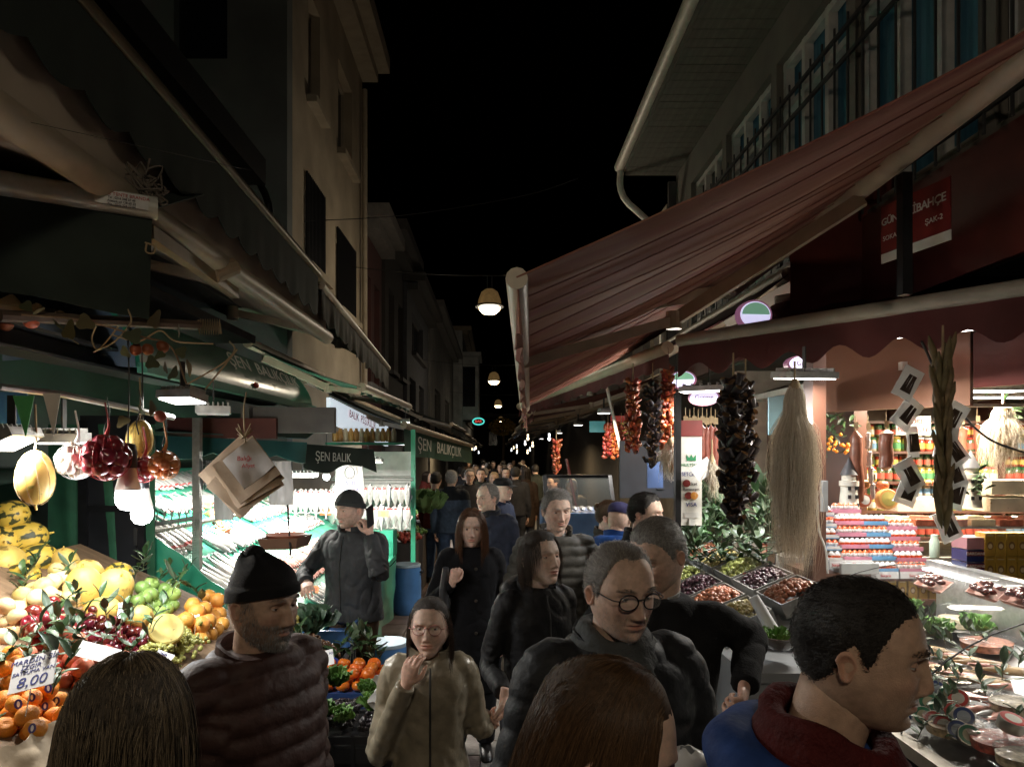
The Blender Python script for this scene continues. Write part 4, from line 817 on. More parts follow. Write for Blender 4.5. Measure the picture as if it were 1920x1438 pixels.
def fmesh(kind):
    if kind in MESHES: return MESHES[kind]
    r = None
    if kind == 'mandarin': me = [rnd_mesh('mandarin', ballprof(.033, .86, .25), mat('mandarin peel', (.72, .24, .02), .5, 0, .16, 12, .35, 260, orand=.16), lump=.03, seed=i) for i in range(2)]
    if kind == 'orange': me = [rnd_mesh('orange', ballprof(.041, .97, .1), mat('orange peel', (.78, .36, .07), .42, 0, .1, 10, .25, 240, orand=.14), lump=.03, seed=i) for i in range(2)]
    if kind == 'apple': me = [rnd_mesh('apple', ballprof(.038, .93, .4), mat('pink red apple skin', (.5, .07, .045), .28, 0, .3, 9, 0, 1, orand=.22, coat=.12, col2=(.62, .26, .14), stretch=(1, 1, .4)), 18)]
    if kind == 'dark_apple': me = [rnd_mesh('dark_apple', ballprof(.034, .95, .4), mat('dark red apple skin', (.17, .012, .014), .22, 0, .35, 14, 0, 1, orand=.2, coat=.5), 18)]
    if kind == 'plum': me = [rnd_mesh('plum', ballprof(.0205, 1.12, .15), mat('plum skin', (.13, .012, .018), .22, 0, .4, 16, 0, 1, orand=.3, coat=.5), 14)]
    if kind == 'quince': me = [rnd_mesh('quince', ballprof(.041, 1.0, .25, .12), mat('quince skin', (.58, .4, .09), .6, 0, .2, 10, .15, 60, orand=.16, col2=(.66, .55, .3)), lump=.09, seed=i) for i in range(2)]
    if kind == 'pale_apple': me = [rnd_mesh('pale_apple', ballprof(.037, .92, .4), mat('pale apple skin', (.62, .58, .3), .3, 0, .2, 8, 0, 1, orand=.1, coat=.3, col2=(.66, .36, .22)), 18)]
    if kind == 'green_apple': me = [rnd_mesh('green_apple', ballprof(.036, .95, .4), mat('green apple skin', (.27, .42, .11), .38, 0, .2, 10, 0, 1, orand=.16, coat=.15), 18)]
    if kind == 'persimmon': me = [rnd_mesh('persimmon', ballprof(.036, .8, .3), mat('persimmon skin', (.7, .16, .02), .25, 0, .15, 8, 0, 1, orand=.1, coat=.5), 18)]
    MESHES[kind] = me; return me
STK = mat('blue sticker', (.05, .03, .22), .4); STKW = mat('sticker print', (.8, .78, .8), .5)
def fill(kind, poly, pitch, label, group, cat=None, layers=1, jit=.12, stem=False, sticker=False, seed=1, zoff=0., plane=None, name=None, size=(.92, 1.06)):
    rnd = random.Random(seed); pl = plane or (lambda q, w_: fruit(q, w_)); pts = [pl(*q) for q in poly]; n = 0
    e1 = Vector((0, 1, 0)); p0 = pts[0]; sl = FS if plane is None else plane.sl; e2 = Vector((1, 0, -sl)).normalized(); nn = Vector((sl, 0, 1)).normalized()
    P2 = [((p - p0).dot(e1), (p - p0).dot(e2)) for p in pts]; xs = [p[0] for p in P2]; ys = [p[1] for p in P2]; mesh = fmesh(kind); out = []
    for L in range(layers):
        j = 0; y = min(ys) + L * pitch * .5
        while y < max(ys):
            x = min(xs) + (pitch / 2 if (j + L) % 2 else 0)
            while x < max(xs):
                if inpoly(x, y, P2) and (L == 0 or rnd.random() < .55):
                    p = p0 + e1 * (x + rnd.uniform(-jit, jit) * pitch) + e2 * (y + rnd.uniform(-jit, jit) * pitch) + nn * (zoff + L * pitch * .72 + rnd.uniform(-.05, .1) * pitch)
                    o = tag(link(name or kind, mesh[n % len(mesh)], None, p, (rnd.uniform(-.9, .9), rnd.uniform(-.9, .9), rnd.uniform(0, 6.3)), rnd.uniform(*size)), label, cat or kind.split('_')[-1], group); out.append(o); n += 1
                x += pitch
            y += pitch * .87; j += 1
    return out
mand = fill('mandarin', [(0, 1240), (62, 1238), (112, 1290), (120, 1395), (60, 1400), (0, 1378)], .062, 'orange mandarin in the heap at the near end of the stall', 'mandarins heaped on the fruit stall', layers=2, seed=2)
mk_s = MB().prism([(.0105 * math.cos(a * PI / 8), .0145 * math.sin(a * PI / 8)) for a in range(16)], .001); stm = mk_s.mesh('sticker', STK, False); stm2 = MB().prism([(.004 * math.cos(a * PI / 5), .009 * math.sin(a * PI / 5)) for a in range(10)], .001).mesh('sticker_print', STKW, False)
for o in mand:
    q = px_of(o.location)
    if q[1] > 1285 and random.random() < .55:
        d = (Vector((0, 0, H)) - Vector(o.location)).normalized() + Vector((random.uniform(-.3, .3), 0, random.uniform(-.2, .4))); d.normalize(); M = o.matrix_basis.to_3x3().normalized().inverted() @ d.to_track_quat('Z', 'Y').to_matrix()
        for me_, h in ((stm, .0327), (stm2, .0332)):
            s_ = link('sticker', me_, o); s_.matrix_local = Matrix.Translation(M @ Vector((0, 0, h))) @ M.to_4x4()
fill('apple', [(88, 1245), (110, 1200), (160, 1222), (222, 1232), (240, 1262), (170, 1290), (110, 1285)], .072, 'pink red apple in the heap behind the mandarins', 'pink red apples', layers=2, seed=3)
fill('apple', [(0, 1225), (18, 1212), (60, 1218), (62, 1240), (0, 1262)], .072, 'pink red apple at the left edge beside the big price card', 'apples at the left edge', seed=13)
fill('dark_apple', [(40, 1180), (62, 1152), (98, 1150), (112, 1175), (90, 1212), (48, 1208)], .064, 'dark red apple in the pile below the quinces', 'dark red apples', layers=2, seed=4)
fill('pale_apple', [(0, 1150), (30, 1165), (34, 1205), (0, 1215)], .072, 'pale green and pink apple at the left edge of the stall', 'pale apples', layers=2, seed=5)
fill('plum', [(122, 1178), (150, 1156), (215, 1152), (262, 1168), (300, 1178), (302, 1205), (250, 1236), (215, 1222), (130, 1205)], .042, 'small dark red plum packed in rows on the stall', 'dark red plums in rows', layers=2, seed=6, jit=.05)
fill('quince', [(10, 1150), (25, 1108), (62, 1092), (120, 1080), (140, 1110), (142, 1142), (85, 1152), (40, 1158)], .078, 'yellow quince heaped in front of the melons', 'yellow quinces', layers=2, seed=7)
fill('green_apple', [(238, 1152), (240, 1118), (285, 1108), (330, 1110), (332, 1140), (290, 1152)], .07, 'green apple in the heap below the green tarpaulin', 'green apples', layers=2, seed=8)
fill('orange', [(318, 1190), (330, 1150), (372, 1130), (415, 1128), (420, 1170), (385, 1196)], .078, 'large pale orange in the heap beside the green tarpaulin', 'oranges on the fruit stall', layers=2, seed=9)
for o in [x for x in COL.objects if x.name.startswith('quince')][:0]: pass
# melons
MEL = spots('striped melon rind', (.62, .42, .06), (.04, .045, .015), 15, .515, .5, (2.4, 2.4, .8), .3); MEL2 = spots('netted melon rind', (.68, .48, .12), (.3, .2, .05), 14, .6, .5, (1.5, 1.5, .7), .4); MEL3 = spots('pale melon rind', (.6, .4, .1), (.3, .26, .06), 24, .66, .5, (1, 1, 1), .2)
def melon_mesh(m, r=.082, L=.105, ribs=10):
    b = MB(); nv, nu = 16, 30; vs = []
    for i in range(nv + 1):
        a = PI * i / nv
        for j in range(nu):
            t = 2 * PI * j / nu; rr = r * (math.sin(a) + 1e-4) * (1 + .018 * math.cos(ribs * t)); vs.append((rr * math.cos(t), rr * math.sin(t), -L * math.cos(a) * (1 + .04 * math.cos(a))))
    b.add(vs, [(i * nu + j, i * nu + (j + 1) % nu, (i + 1) * nu + (j + 1) % nu, (i + 1) * nu + j) for i in range(nv) for j in range(nu)]); b.cyl((0, 0, L * .98), (.004, 0, L + .018), .006, .004, 6, 0); return b.mesh('melon', m, ang=80)
MM = [melon_mesh(MEL), melon_mesh(MEL2, .085, .115), melon_mesh(MEL3, .075, .11)]
for k, (px, py, Y, i, s_, rx, rz, lab) in enumerate(((20, 968, 3.35, 0, .95, 1.3, 1.2, 'topmost striped melon of the stack at the left edge'), (8, 1018, 3.3, 0, 1, 1.4, .6, 'striped melon cut by the left edge of the picture'), (45, 1010, 3.35, 0, 1.05, 1.35, 1.9, 'striped melon lying under the topmost one'),
        (12, 1058, 3.2, 1, 1.05, 1.3, .3, 'yellow netted melon low at the left edge'), (66, 1052, 3.3, 0, 1.0, 1.2, 2.3, 'striped melon in the third row of the stack'), (40, 1085, 3.15, 0, .9, 1.2, 1.3, 'striped melon behind the quinces'),
        (122, 1060, 3.35, 2, .9, .5, .5, 'round yellow melon standing near the black cabinet'), (158, 1105, 3.12, 2, 1.1, .35, 0, 'large pale yellow melon in the middle of the stall'), (165, 1078, 3.3, 1, .85, 1.0, 0, 'melon half hidden behind the large pale one'), (212, 1103, 3.2, 1, 1.02, .9, .8, 'ribbed yellow melon right of the large pale one'),
        (222, 1082, 3.4, 0, .9, 1.2, .6, 'striped melon behind the ribbed yellow one'), (190, 1148, 3.05, 1, .8, 1.2, 1.5, 'small striped melon in front of the ribbed yellow one'), (262, 1160, 3.05, 1, .7, 1.0, .2, 'small melon below the green apples'))):
    p = P(px, py, Y); o = tag(link('melon', MM[i], None, p, (rx, .2 * math.sin(k), rz), s_), lab, 'melon', 'melons on the fruit stall')
# half melon with cut face
hm = empty('half_melon', P(312, 1178, 2.95), 0, 'cut melon half showing yellow flesh beside the grapes', 'melon')
b = MB(); b.lathe([(1e-3, -.1), (.03, -.094), (.06, -.065), (.072, -.02), (.072, .0)], 26, caps=False); part(b, 'rind', MEL3, hm, world=False); b = MB().lathe([(.072, 0), (.066, .004), (.03, .001), (.001, -.002)], 26, caps=False); part(b, 'flesh', spots('melon flesh', (.75, .6, .2), (.25, .2, .04), 50, .66, .4), hm, world=False); hm.rotation_euler = (R(50), R(8), R(28))
# grapes: joined berries
def berries(name, loc, n, r, ext, m, label, cat, seed=0, kind=None, tilt=FS, leaf=0):
    rnd = random.Random(seed); b = MB()
    for k in range(n):
        x, y = rnd.gauss(0, ext[0] * .5), rnd.gauss(0, ext[1] * .5); z = ext[2] * max(0, 1 - (x / ext[0]) ** 2 - (y / ext[1]) ** 2) * rnd.uniform(.5, 1) - tilt * x; b.ell((x, y, z), (r * rnd.uniform(.85, 1.1),) * 2 + (r * rnd.uniform(.95, 1.25),), 9, 6, M=Matrix.Rotation(rnd.uniform(-1, 1), 3, 'X'))
    return thing(b, name, m, label, cat, loc=loc)
GRP = mat('green grape skin', (.42, .42, .13), .25, 0, .25, 40, 0, 1, trans=.15, coat=.3)
for k, (px, py, lab) in enumerate(((300, 1222, 'green grape bunch nearest the white price tag'), (335, 1198, 'green grape bunch in the middle of the heap'), (362, 1182, 'green grape bunch highest up beside the oranges'), (272, 1240, 'green grape bunch at the left below the plums'), (345, 1225, 'green grape bunch at the front edge by the coat'))):
    o = berries('grape_bunch', fruit(px, py) + NRM * .01, 120, .0095, (.085, .06, .06), GRP, lab, 'grapes', k); o['group'] = 'green grapes'; o.rotation_euler = (0, 0, k * 1.1)
# price cards
CARDW = mat('white card', (.72, .72, .74), .6, 0, .05); INKB = mat('blue ink', (.02, .03, .2), .6); INKR = mat('red ink', (.5, .03, .03), .6); INKK = mat('black ink', (.015, .015, .015), .6)
def pcard(px, py, Y, w, h, rot, lines, label, m=CARDW, back=1.1, group='price cards', stick=True, fr=None, yaw=0.):
    p = P(px, py, Y); root = empty('price_card', p, 0, label, 'price card', group); X = Vector((math.cos(yaw), math.sin(yaw), 0)); up = Vector((math.sin(yaw) * -back, math.cos(yaw) * back, 1)).normalized(); Mf = frame(p, X, up) @ Matrix.Rotation(rot, 4, 'Z')
    part(MB().prism([(-w / 2, -h / 2), (w / 2, -h / 2), (w / 2, h / 2), (-w / 2, h / 2)], .002, Mf), 'card', m, root, False)
    if fr: 
        f = MB(); t = .006
        for a, b_ in (((-w / 2, -h / 2), (w / 2, -h / 2)), ((w / 2, -h / 2), (w / 2, h / 2)), ((w / 2, h / 2), (-w / 2, h / 2)), ((-w / 2, h / 2), (-w / 2, -h / 2))): f.bar(Mf @ Vector((*a, .001)), Mf @ Vector((*b_, .001)), t, t)
        part(f, 'frame', fr, root, False)
    for s, sz, x, y, ink in lines: text(s, sz, ink, root, Mf @ Matrix.Translation((x, y, .001)), ext=.0004, shear=.15)
    if stick: part(MB().cyl(Mf @ Vector((0, -h / 2, -.003)), Mf @ Vector((0, -h / 2 - .09, -.003)), .002, n=6), 'stick', WOOD, root)
    return root
pcard(63, 1258, 2.12, .125, .125, R(18), (('MARDİN ŞIA', .024, 0, .042, INKB), ('İZGIR', .022, -.01, .02, INKB), ('SATSUMA VAN', .018, 0, .001, INKB), ('8,00', .05, .0, -.035, INKB)), 'big white price card with blue writing 8,00 stuck in the mandarins')
pcard(180, 1222, 2.45, .16, .055, R(-14), (('SERT ELMA', .02, 0, 0, mat('pencil', (.4, .4, .42)))), 'blank white card strip lying between apples and plums', stick=False) if False else pcard(180, 1222, 2.45, .17, .06, R(-14), (), 'white card strip between the pink apples and the plums', stick=False)
pcard(229, 1143, 3.0, .035, .085, R(18), (('4,90', .02, 0, .015, INKB), ('KG', .012, 0, -.02, INKB)), 'narrow white price tag in front of the green apples')
pcard(303, 1235, 2.6, .075, .06, R(-20), (('İZMİR', .014, -.01, .018, INKB), ('12,00', .026, 0, -.01, INKB)), 'white price tag 12,00 in front of the green grapes')
pcard(368, 1160, 3.25, .025, .05, R(12), (('5,90', .012, 0, .0, INKR),), 'tiny price tag standing on the oranges')
pcard(616, 1232, 3.5, .05, .09, R(16), (('11,90', .02, 0, .02, INKB),), 'white price tag above the blue cloth by the persimmons')
part_ = thing(MB().sheet(lambda u, v: fruit(95 + 50 * v, 1142 - 10 * v) + Vector((.05 * (u - .5), 0, .05 + .008 * math.sin(v * 14) * u)), 6, 12, .002), 'paper_sheet', CARDW, 'crumpled white paper strip under the quinces', 'paper')
thing(MB().box((0, 0, 0), (.02, .2, .06)).box((-.08, .1, 0), (.15, .008, .058)), 'cardboard_divider', CARD, 'brown cardboard box edge between dark apples and plums', 'cardboard', smooth=False, loc=fruit(112, 1182) + Vector((0, 0, .03)), rot=(0, .2, .4))
SP = [(20, 1100, 3.2), (48, 1088, 3.1), (60, 1118, 3.0), (112, 1148, 2.9), (8, 1130, 3.0), (30, 1145, 2.9), (125, 1088, 3.1), (150, 1128, 2.9), (205, 1150, 2.9), (88, 1205, 2.6), (120, 1190, 2.65), (140, 1210, 2.55), (172, 1200, 2.6), (100, 1240, 2.4), (85, 1268, 2.25), (105, 1285, 2.2), (10, 1245, 2.3), (250, 1165, 2.9), (285, 1168, 2.9), (255, 1080, 3.5), (272, 1062, 3.6), (300, 1085, 3.5), (325, 1095, 3.5), (215, 1195, 2.7), (190, 1212, 2.6), (55, 1230, 2.4), (385, 1122, 3.5), (5, 1365, 2.15), (240, 1225, 2.7), (10, 1085, 3.2)]
for k, (px, py, Y) in enumerate(SP): sprig(P(px, py, Y) + Vector((0, -.02, -.02)), 'sprig of dark green laurel leaves tucked between the fruit', 8, .8 + .5 * random.random(), random.uniform(0, 6.3), random.uniform(.3, 1.2), 'laurel sprigs on the fruit stall')
# backdrop of the stall
thing(MB().sheet(lambda u, v: (-2.62 + .62 * u + .02 * math.sin(u * 14) * (1 - .5 * v), 3.98 + .015 * math.sin(u * 17 + v * 2), 1.15 + 1.0 * v), 24, 8, .006), 'backdrop_cloth', GBOARD, 'dark green cloth hanging behind the melons', 'cloth')
cb2 = empty('cabinet', (-2.25, 4.05, 0), 0, 'black metal cabinet door between the fruit and fish stalls', 'cabinet')
xa, xb = P(146, 1000, 3.95).x, P(272, 1000, 3.95).x
CAB = mat('black painted steel', (.016, .017, .02), .45, .2, .3, 5, .08, 30)
part(MB().box(((xa + xb) / 2, 4.02, 1.1), (xb - xa, .1, 2.2)), 'body', CAB, cb2, False); f = MB()
for x in (xa + .025, xb - .03): f.box((x, 3.962, 1.12), (.05, .022, 2.1))
for z in (1.66, 1.1, .5): f.box(((xa + xb) / 2, 3.963, z), (xb - xa - .1, .02, .035))
part(f, 'frame', BLACK, cb2, False); part(MB().cyl((xb - .05, 3.95, 1.42), (xb - .05, 3.93, 1.42), .012).box((xb - .05, 3.945, 1.5), (.02, .015, .1)), 'lock', DARKMETAL, cb2, False)
# ---------------- overhead: beam, rails, wires and hanging goods
ob_ = empty('overhead_beam', (-1.95, 2, 2.4), 0, 'dark steel beam running above the fruit stall', 'beam'); part(MB().box((-1.95, 3.6, 2.43), (.08, 4.2, .09)).box((-1.91, 3.6, 2.385), (.16, 4.2, .012)).box((-1.91, 3.6, 2.478), (.16, 4.2, .012)), 'beam', DARKMETAL, ob_, False)
CORR = mat('rusty corrugated sheet', (.11, .075, .05), .7, .3, .35, 6); thing(MB().sheet(lambda u, v: (-2.0 - 1.2 * u, 2.0 + 3.0 * v, 2.62 + .12 * u + .018 * math.sin(v * 120)), 4, 130, .002), 'corrugated_sheet', CORR, 'rusty corrugated roof sheet above the beam', 'roof sheet')
thing(MB().sheet(lambda u, v: (-2.35 + .6 * u, 3.25 + .1 * u + .03 * math.sin(u * 6), 2.42 + .42 * v + .02 * math.sin(u * 5)), 14, 6, .004), 'tarpaulin', mat('blue grey tarpaulin', (.07, .1, .14), .6), 'blue grey tarpaulin hanging under the dark green awning', 'tarpaulin')
def rod(a, b, r, name, m, label, cat='rod', sub=None): return thing(MB().tube([a, b] if not isinstance(a, list) else a, r, 8, sub=b if isinstance(a, list) else None), name, m, label, cat)
TAN = mat('tan painted arm', (.3, .22, .14), .5)
rod(P(-10, 215, 2.2), P(470, 320, 2.2), .001, 'guy_wire', DARKMETAL, 'thin wire crossing the dark green awning', 'wire')
thing(MB().bar(P(-20, 205, 2.3), P(180, 365, 2.9), .05, .06), 'folding_arm', TAN, 'tan awning arm at the upper left edge', 'awning arm', smooth=False)
thing(MB().bar(P(278, 435, 3.0), P(440, 550, 4.2), .05, .06).cyl(P(400, 515, 3.8), P(440, 500, 3.9), .05), 'folding_arm', TAN, 'tan folded awning arm right of the label tube', 'awning arm', smooth=False)
rod(P(0, 592, 2.5), P(410, 612, 3.3), .022, 'pole', mat('brown pole', (.09, .06, .045), .6), 'brown pole wrapped with cord under the awning', 'pole')
thing(MB().tube([P(372 + k * 2.2, 600 + 26 * (k % 2), 3.2) for k in range(20)], .006, 6), 'cord_wrap', CORD, 'cream cord wrapped round the brown pole', 'cord')
for k, (pts, lab) in enumerate((([(240, 580), (245, 605), (215, 640), (175, 660)], 'loose pale cord hanging left over the beam'), ([(180, 612), (172, 635), (182, 655), (200, 640), (222, 612)], 'looped pale cord below the dark valance'), ([(210, 628), (260, 640), (300, 620), (330, 640), (400, 645)], 'long sagging pale cord under the pole'), ([(430, 640), (440, 655), (420, 680), (352, 720)], 'pale cord tied to the corner hook'), ([(445, 655), (425, 680), (385, 730)], 'second pale cord tied to the corner hook'), ([(272, 455), (290, 462), (288, 475), (274, 472), (275, 456)], 'small cord loop below the label tube'))):
    thing(MB().tube([P(a, b, 2.75) for a, b in pts], .0035, 6, sub=24), 'cord', CORD, lab, 'cord')
thing(MB().tube([P(0, 725, 2.3), P(120, 740, 2.5), P(325, 783, 3.0)], .012, 8), 'hanging_rail', ALU, 'thin metal rail holding the hanging melons', 'rail')
# lamps over the fruit stall
flood(P(342, 762, 3.05) + Vector((0, 0, .02)), R(-12), (.17, .13), 6, 'lit LED floodlight in front of the green box sign', tilt=R(-8))
flood(P(400, 778, 3.4), R(20), (.16, .12), 0, 'unlit LED floodlight below the green box sign', lens=WHITEP)
flood(P(22, 835, 2.45), R(90), (.17, .12), 18, 'LED floodlight at the left edge above the hanging melon', tilt=R(-25))
flood(P(120, 832, 2.75), R(5), (.16, .11), 7, 'LED floodlight beside the white pennant', tilt=R(4))
bulb(P(240, 918, 2.62), 7, 'nearer bare LED bulb glowing below the onions', .45, size=1.45); bulb(P(266, 950, 2.85), 7, 'farther bare LED bulb glowing by the cabinet door', .5, size=1.35)
def pennant(px, py, Y, w, h, m, lab): thing(MB().prism([(-w / 2, 0), (w / 2, 0), (w * .1, -h)], .003, frame(P(px, py, Y), (1, .2, 0), (0, 0, 1))), 'pennant', m, lab, 'pennant', 'hanging pennants', False)
pennant(44, 742, 2.3, .065, .14, mat('green pennant', (.05, .28, .08), .6), 'small green triangular pennant'); pennant(97, 737, 2.3, .055, .145, mat('white pennant', (.6, .55, .48), .6), 'small white triangular pennant')
thing(MB().prism([(-.06, 0), (.06, 0), (.06, -.12), (-.06, -.12)], .003, frame(P(18, 735, 2.6), (1, .2, 0), (0, 0, 1))), 'pennant', mat('blue cloth', (.03, .12, .25), .6), 'small blue cloth at the upper left edge', 'pennant', 'hanging pennants', False)
def hang_melon(px, py, Y, s_, m, lab, rot):
    root = empty('hanging_melon', P(px, py, Y), 0, lab, 'melon', 'melons hanging from the rail'); o = link('melon', melon_mesh(m, .066, .105, 9), root, rot=rot, scale=s_); n = MB(); r = .068 * s_; L = .107 * s_
    for k in range(10):
        a = 2 * PI * k / 10; n.tube([(r * math.sin(t) * math.cos(a + t * .25) * 1.01, r * math.sin(t) * math.sin(a + t * .25) * 1.01, L * math.cos(t) * 1.01) for t in [PI * q / 10 for q in range(0, 10)]], .0009, 4)
    n.tube([(0, 0, L), (.004, 0, L + .06), (0, 0, L + .17)], .0035, 6, sub=8); part(n, 'string_net', CORD, root, world=False)
hang_melon(66, 897, 2.5, .95, MEL3, 'yellow melon hanging in a string net at the left', (R(180), 0, .4)); hang_melon(262, 825, 2.75, .75, MEL2, 'greenish melon hanging behind the red onion bag', (R(180), .1, 1))
def netbag(px, py, Y, R_, n, rr, m, lab, cat, net):
    root = empty('net_bag', P(px, py, Y), 0, lab, cat, 'net bags hanging from the rail'); rnd = random.Random(px); pts = []
    me = [rnd_mesh('bulb', [(rr * (math.sin(PI * i / 10) + .02) * (1 - .25 * max(0, -math.cos(PI * i / 10) * -1)), -rr * .95 * math.cos(PI * i / 10) + (rr * .35 if i == 10 else 0)) for i in range(11)], m, 14)]
    for k in range(n):
        best = None
        for _ in range(30):
            a = rnd.uniform(0, 6.3); z = rnd.uniform(-1, 1); q = Vector((math.cos(a) * (1 - z * z) ** .5, math.sin(a) * (1 - z * z) ** .5, z)) * (R_ - rr * .8)
            d = min([(q - w_).length for w_ in pts] or [9])
            if best is None or d > best[0]: best = (d, q)
        pts.append(best[1]); link('bulb', me[0], root, best[1], (rnd.uniform(-1, 1), rnd.uniform(-1, 1), 0))
    b = MB()
    for k in range(8):
        a = PI * k / 8; b.tube([(R_ * 1.03 * math.sin(t) * math.cos(a), R_ * 1.03 * math.sin(t) * math.sin(a), R_ * 1.03 * math.cos(t)) for t in [2 * PI * q / 20 for q in range(21)]], .0008, 4)
    b.tube([(0, 0, R_), (.01, 0, R_ + .04), (-.004, 0, R_ + .12)], [.008, .004, .003], 6, sub=8); part(b, 'net', net, root, world=False)
netbag(143, 864, 2.55, .068, 16, .026, mat('garlic skin', (.62, .57, .5), .5, 0, .1, 20), 'net bag of white garlic bulbs', 'garlic', CARDW); netbag(199, 858, 2.5, .082, 18, .032, mat('red onion skin', (.2, .018, .03), .3, 0, .35, 18, coat=.4, orand=.2), 'large net bag of red onions', 'onions', mat('red net', (.35, .02, .02), .5))
netbag(270, 880, 2.7, .05, 10, .026, MATS['red onion skin'], 'small net bag of red onions by the bulbs', 'onions', mat('red net', (.35, .02, .02))); netbag(308, 872, 2.65, .056, 16, .02, mat('brown onion skin', (.45, .16, .05), .35, 0, .25, 20, coat=.3, orand=.2), 'net bag of small brown onions', 'onions', mat('orange net', (.5, .2, .05), .5))
for k, (px, py, Y, lab) in enumerate(((200, 790, 2.5, 'chain hook above the red onions'), (260, 775, 2.7, 'wire hook above the greenish melon'), (308, 820, 2.65, 'cord above the brown onions'))): thing(MB().tube([P(px, py - 45, Y), P(px + 5, py - 15, Y), P(px - 4, py + 15, Y), P(px, py + 40, Y)], .0025, 5, sub=14), 'hook', DARKMETAL, lab, 'hook')
# dried vine with red fruit over the beam
for k, (px, py) in enumerate(((58, 600), (10, 605), (255, 655), (277, 655), (305, 650), (300, 780))):
    tag(link('pomegranate', rnd_mesh('pomegranate', ballprof(.03 if k < 2 else .022, 1.15, .1, .2), mat('dusky red fruit', (.3, .07, .03), .5, 0, .4, 14, orand=.2), 14), None, P(px, py, 2.6), (.3, .2 * k, k)), 'dusky red dried fruit hanging by the dark beam', 'fruit', 'dried fruit hanging on the vine')
VL = [MB().prism([(.024 * math.sin(a) * (1 + .25 * math.cos(3 * a)), .026 * math.cos(a) * (1 + .25 * math.cos(3 * a))) for a in [2 * PI * q / 16 for q in range(16)]], .001).mesh('vine_leaf', mat('dusty vine leaf %d' % i, c, .7, orand=.25), False) for i, c in enumerate(((.07, .08, .035), (.1, .08, .03)))]
vn = empty('vine', P(250, 640, 2.6), 0, 'dusty vine with leaves trailing over the dark beam', 'plant'); part(MB().tube([P(40, 590, 2.5), P(150, 600, 2.6), P(260, 630, 2.6), P(320, 650, 2.7), P(350, 720, 2.7)], .004, 6, sub=30), 'stem', WOOD, vn)
for px, py in ((50, 575), (130, 620), (140, 640), (160, 605), (235, 660), (250, 630), (285, 680), (310, 690), (325, 700), (265, 770), (285, 765), (340, 660), (290, 600), (110, 610), (70, 585), (355, 690), (335, 620), (300, 665), (230, 790)): link('leaf', random.choice(VL), vn, P(px, py, 2.58) - vn.location, (random.uniform(.6, 2), random.uniform(-.6, .6), random.uniform(0, 6)), random.uniform(.7, 1.4))
# paper bags on a string
pb = empty('paper_bags', P(458, 815, 2.75), 0, 'bundle of brown paper bags hanging on a string', 'paper bags'); KRAFT = mat('kraft paper', (.36, .26, .17), .75, 0, .1, 9, .25, 20)
part(MB().tube([P(462, 735, 2.75), P(457, 770, 2.75), P(460, 830, 2.75)], .003, 6, sub=10), 'string', CORD, pb)
for k in range(12): part(MB().tube([P(458, 820, 2.74), P(458 + random.uniform(-16, 16), 805 + random.uniform(-12, 22), 2.74 + random.uniform(-.03, .03))], [.004, .0015], 5), 'knot_end', CORD, pb)
for k, (px, py, w, h, r, Y) in enumerate(((452, 893, .25, .25, 43, 2.80), (458, 895, .23, .24, 36, 2.79), (462, 890, .2, .21, 30, 2.78), (462, 880, .2, .2, 38, 2.77), (452, 905, .2, .2, 52, 2.785), (466, 868, .15, .15, 40, 2.76))):
    Mf = frame(P(px, py, Y), (1, 0, .0), (0, .05 * k, 1)) @ Matrix.Rotation(R(r), 4, 'Z'); bt = MB()
    bt.sheet(lambda u, v: Mf @ Vector(((u - .5) * w, (v - .5) * h, .012 * math.sin(u * 3.1) * math.sin(v * 2.6 + k) + .004 * nz3((u * 4, v * 4, k * 5)))), 10, 10, .006); o = part(bt, 'bag', KRAFT if k < 5 else mat('printed bag', (.5, .46, .42), .6, 0, .1, 9, .2, 20), pb)
    if k == 5: text('Balığı', .026, INKR, o, Mf @ Matrix.Translation((.0, .02, .016)) @ Matrix.Rotation(R(-38), 4, 'Z')); text('Afiyet', .022, INKR, o, Mf @ Matrix.Translation((-.005, -.015, .016)) @ Matrix.Rotation(R(-38), 4, 'Z'))
# ================================================================ fish stall
QZ, QX, QS = .8, -1.15, .6
def fishp(px, py): return on_plane(px, py, QZ, QX, QS)
fishp.sl = QS
GTARP = mat('green tarpaulin', (.03, .25, .15), .38, 0, .15, 8, .35, 9, coat=.2); GTARP2 = mat('wet green sheet', (.035, .3, .19), .3, 0, .18, 10, .4, 14, coat=.3)
fst = empty('fish_stall', (-1.9, 6, 0), 0, 'green sheeted sloping fish counter', 'stall')
part(MB().sheet(lambda u, v: (-1.15 - 1.75 * u, 4.1 + 3.6 * v, QZ - .03 + QS * 1.75 * u + .006 * nz3((u * 9, v * 18, 0))), 30, 40, .03), 'counter', GTARP2, fst)
for k, (u0, dz) in enumerate(((.0, .05), (.3, .04), (.62, .04))): part(MB().bar((-1.15 - 1.75 * u0, 4.1, QZ + QS * 1.75 * u0 + dz * .3), (-1.15 - 1.75 * u0, 7.7, QZ + QS * 1.75 * u0 + dz * .3), .05, dz), 'ledge', GTARP, fst, False)
part(MB().sheet(lambda u, v: (-1.12 + .03 * math.sin(v * 30) * u + .02 * nz3((v * 9, u * 3, 2)), 4.06 + 3.6 * v, QZ - .02 - .55 * u), 12, 70, .006), 'front_sheet', GTARP, fst)
part(MB().sheet(lambda u, v: (-1.10 - 1.0 * u, 4.03 + .015 * math.sin(u * 24 + v * 3), .45 + v * (.42 + .66 * u) + .02 * math.sin(u * 9) * v), 40, 10, .006), 'end_sheet', GTARP, fst)
for y in (4.3, 7.5): part(MB().box((-1.3, y, .35), (.05, .05, .7)), 'leg', ALU, fst, False)
tr = empty('fish_tray', (-1.1, 4.6, .62), 0, 'blue plastic tray jutting out at the front of the fish counter', 'tray'); BLUEP = mat('blue plastic', (.08, .2, .5), .4, coat=.2)
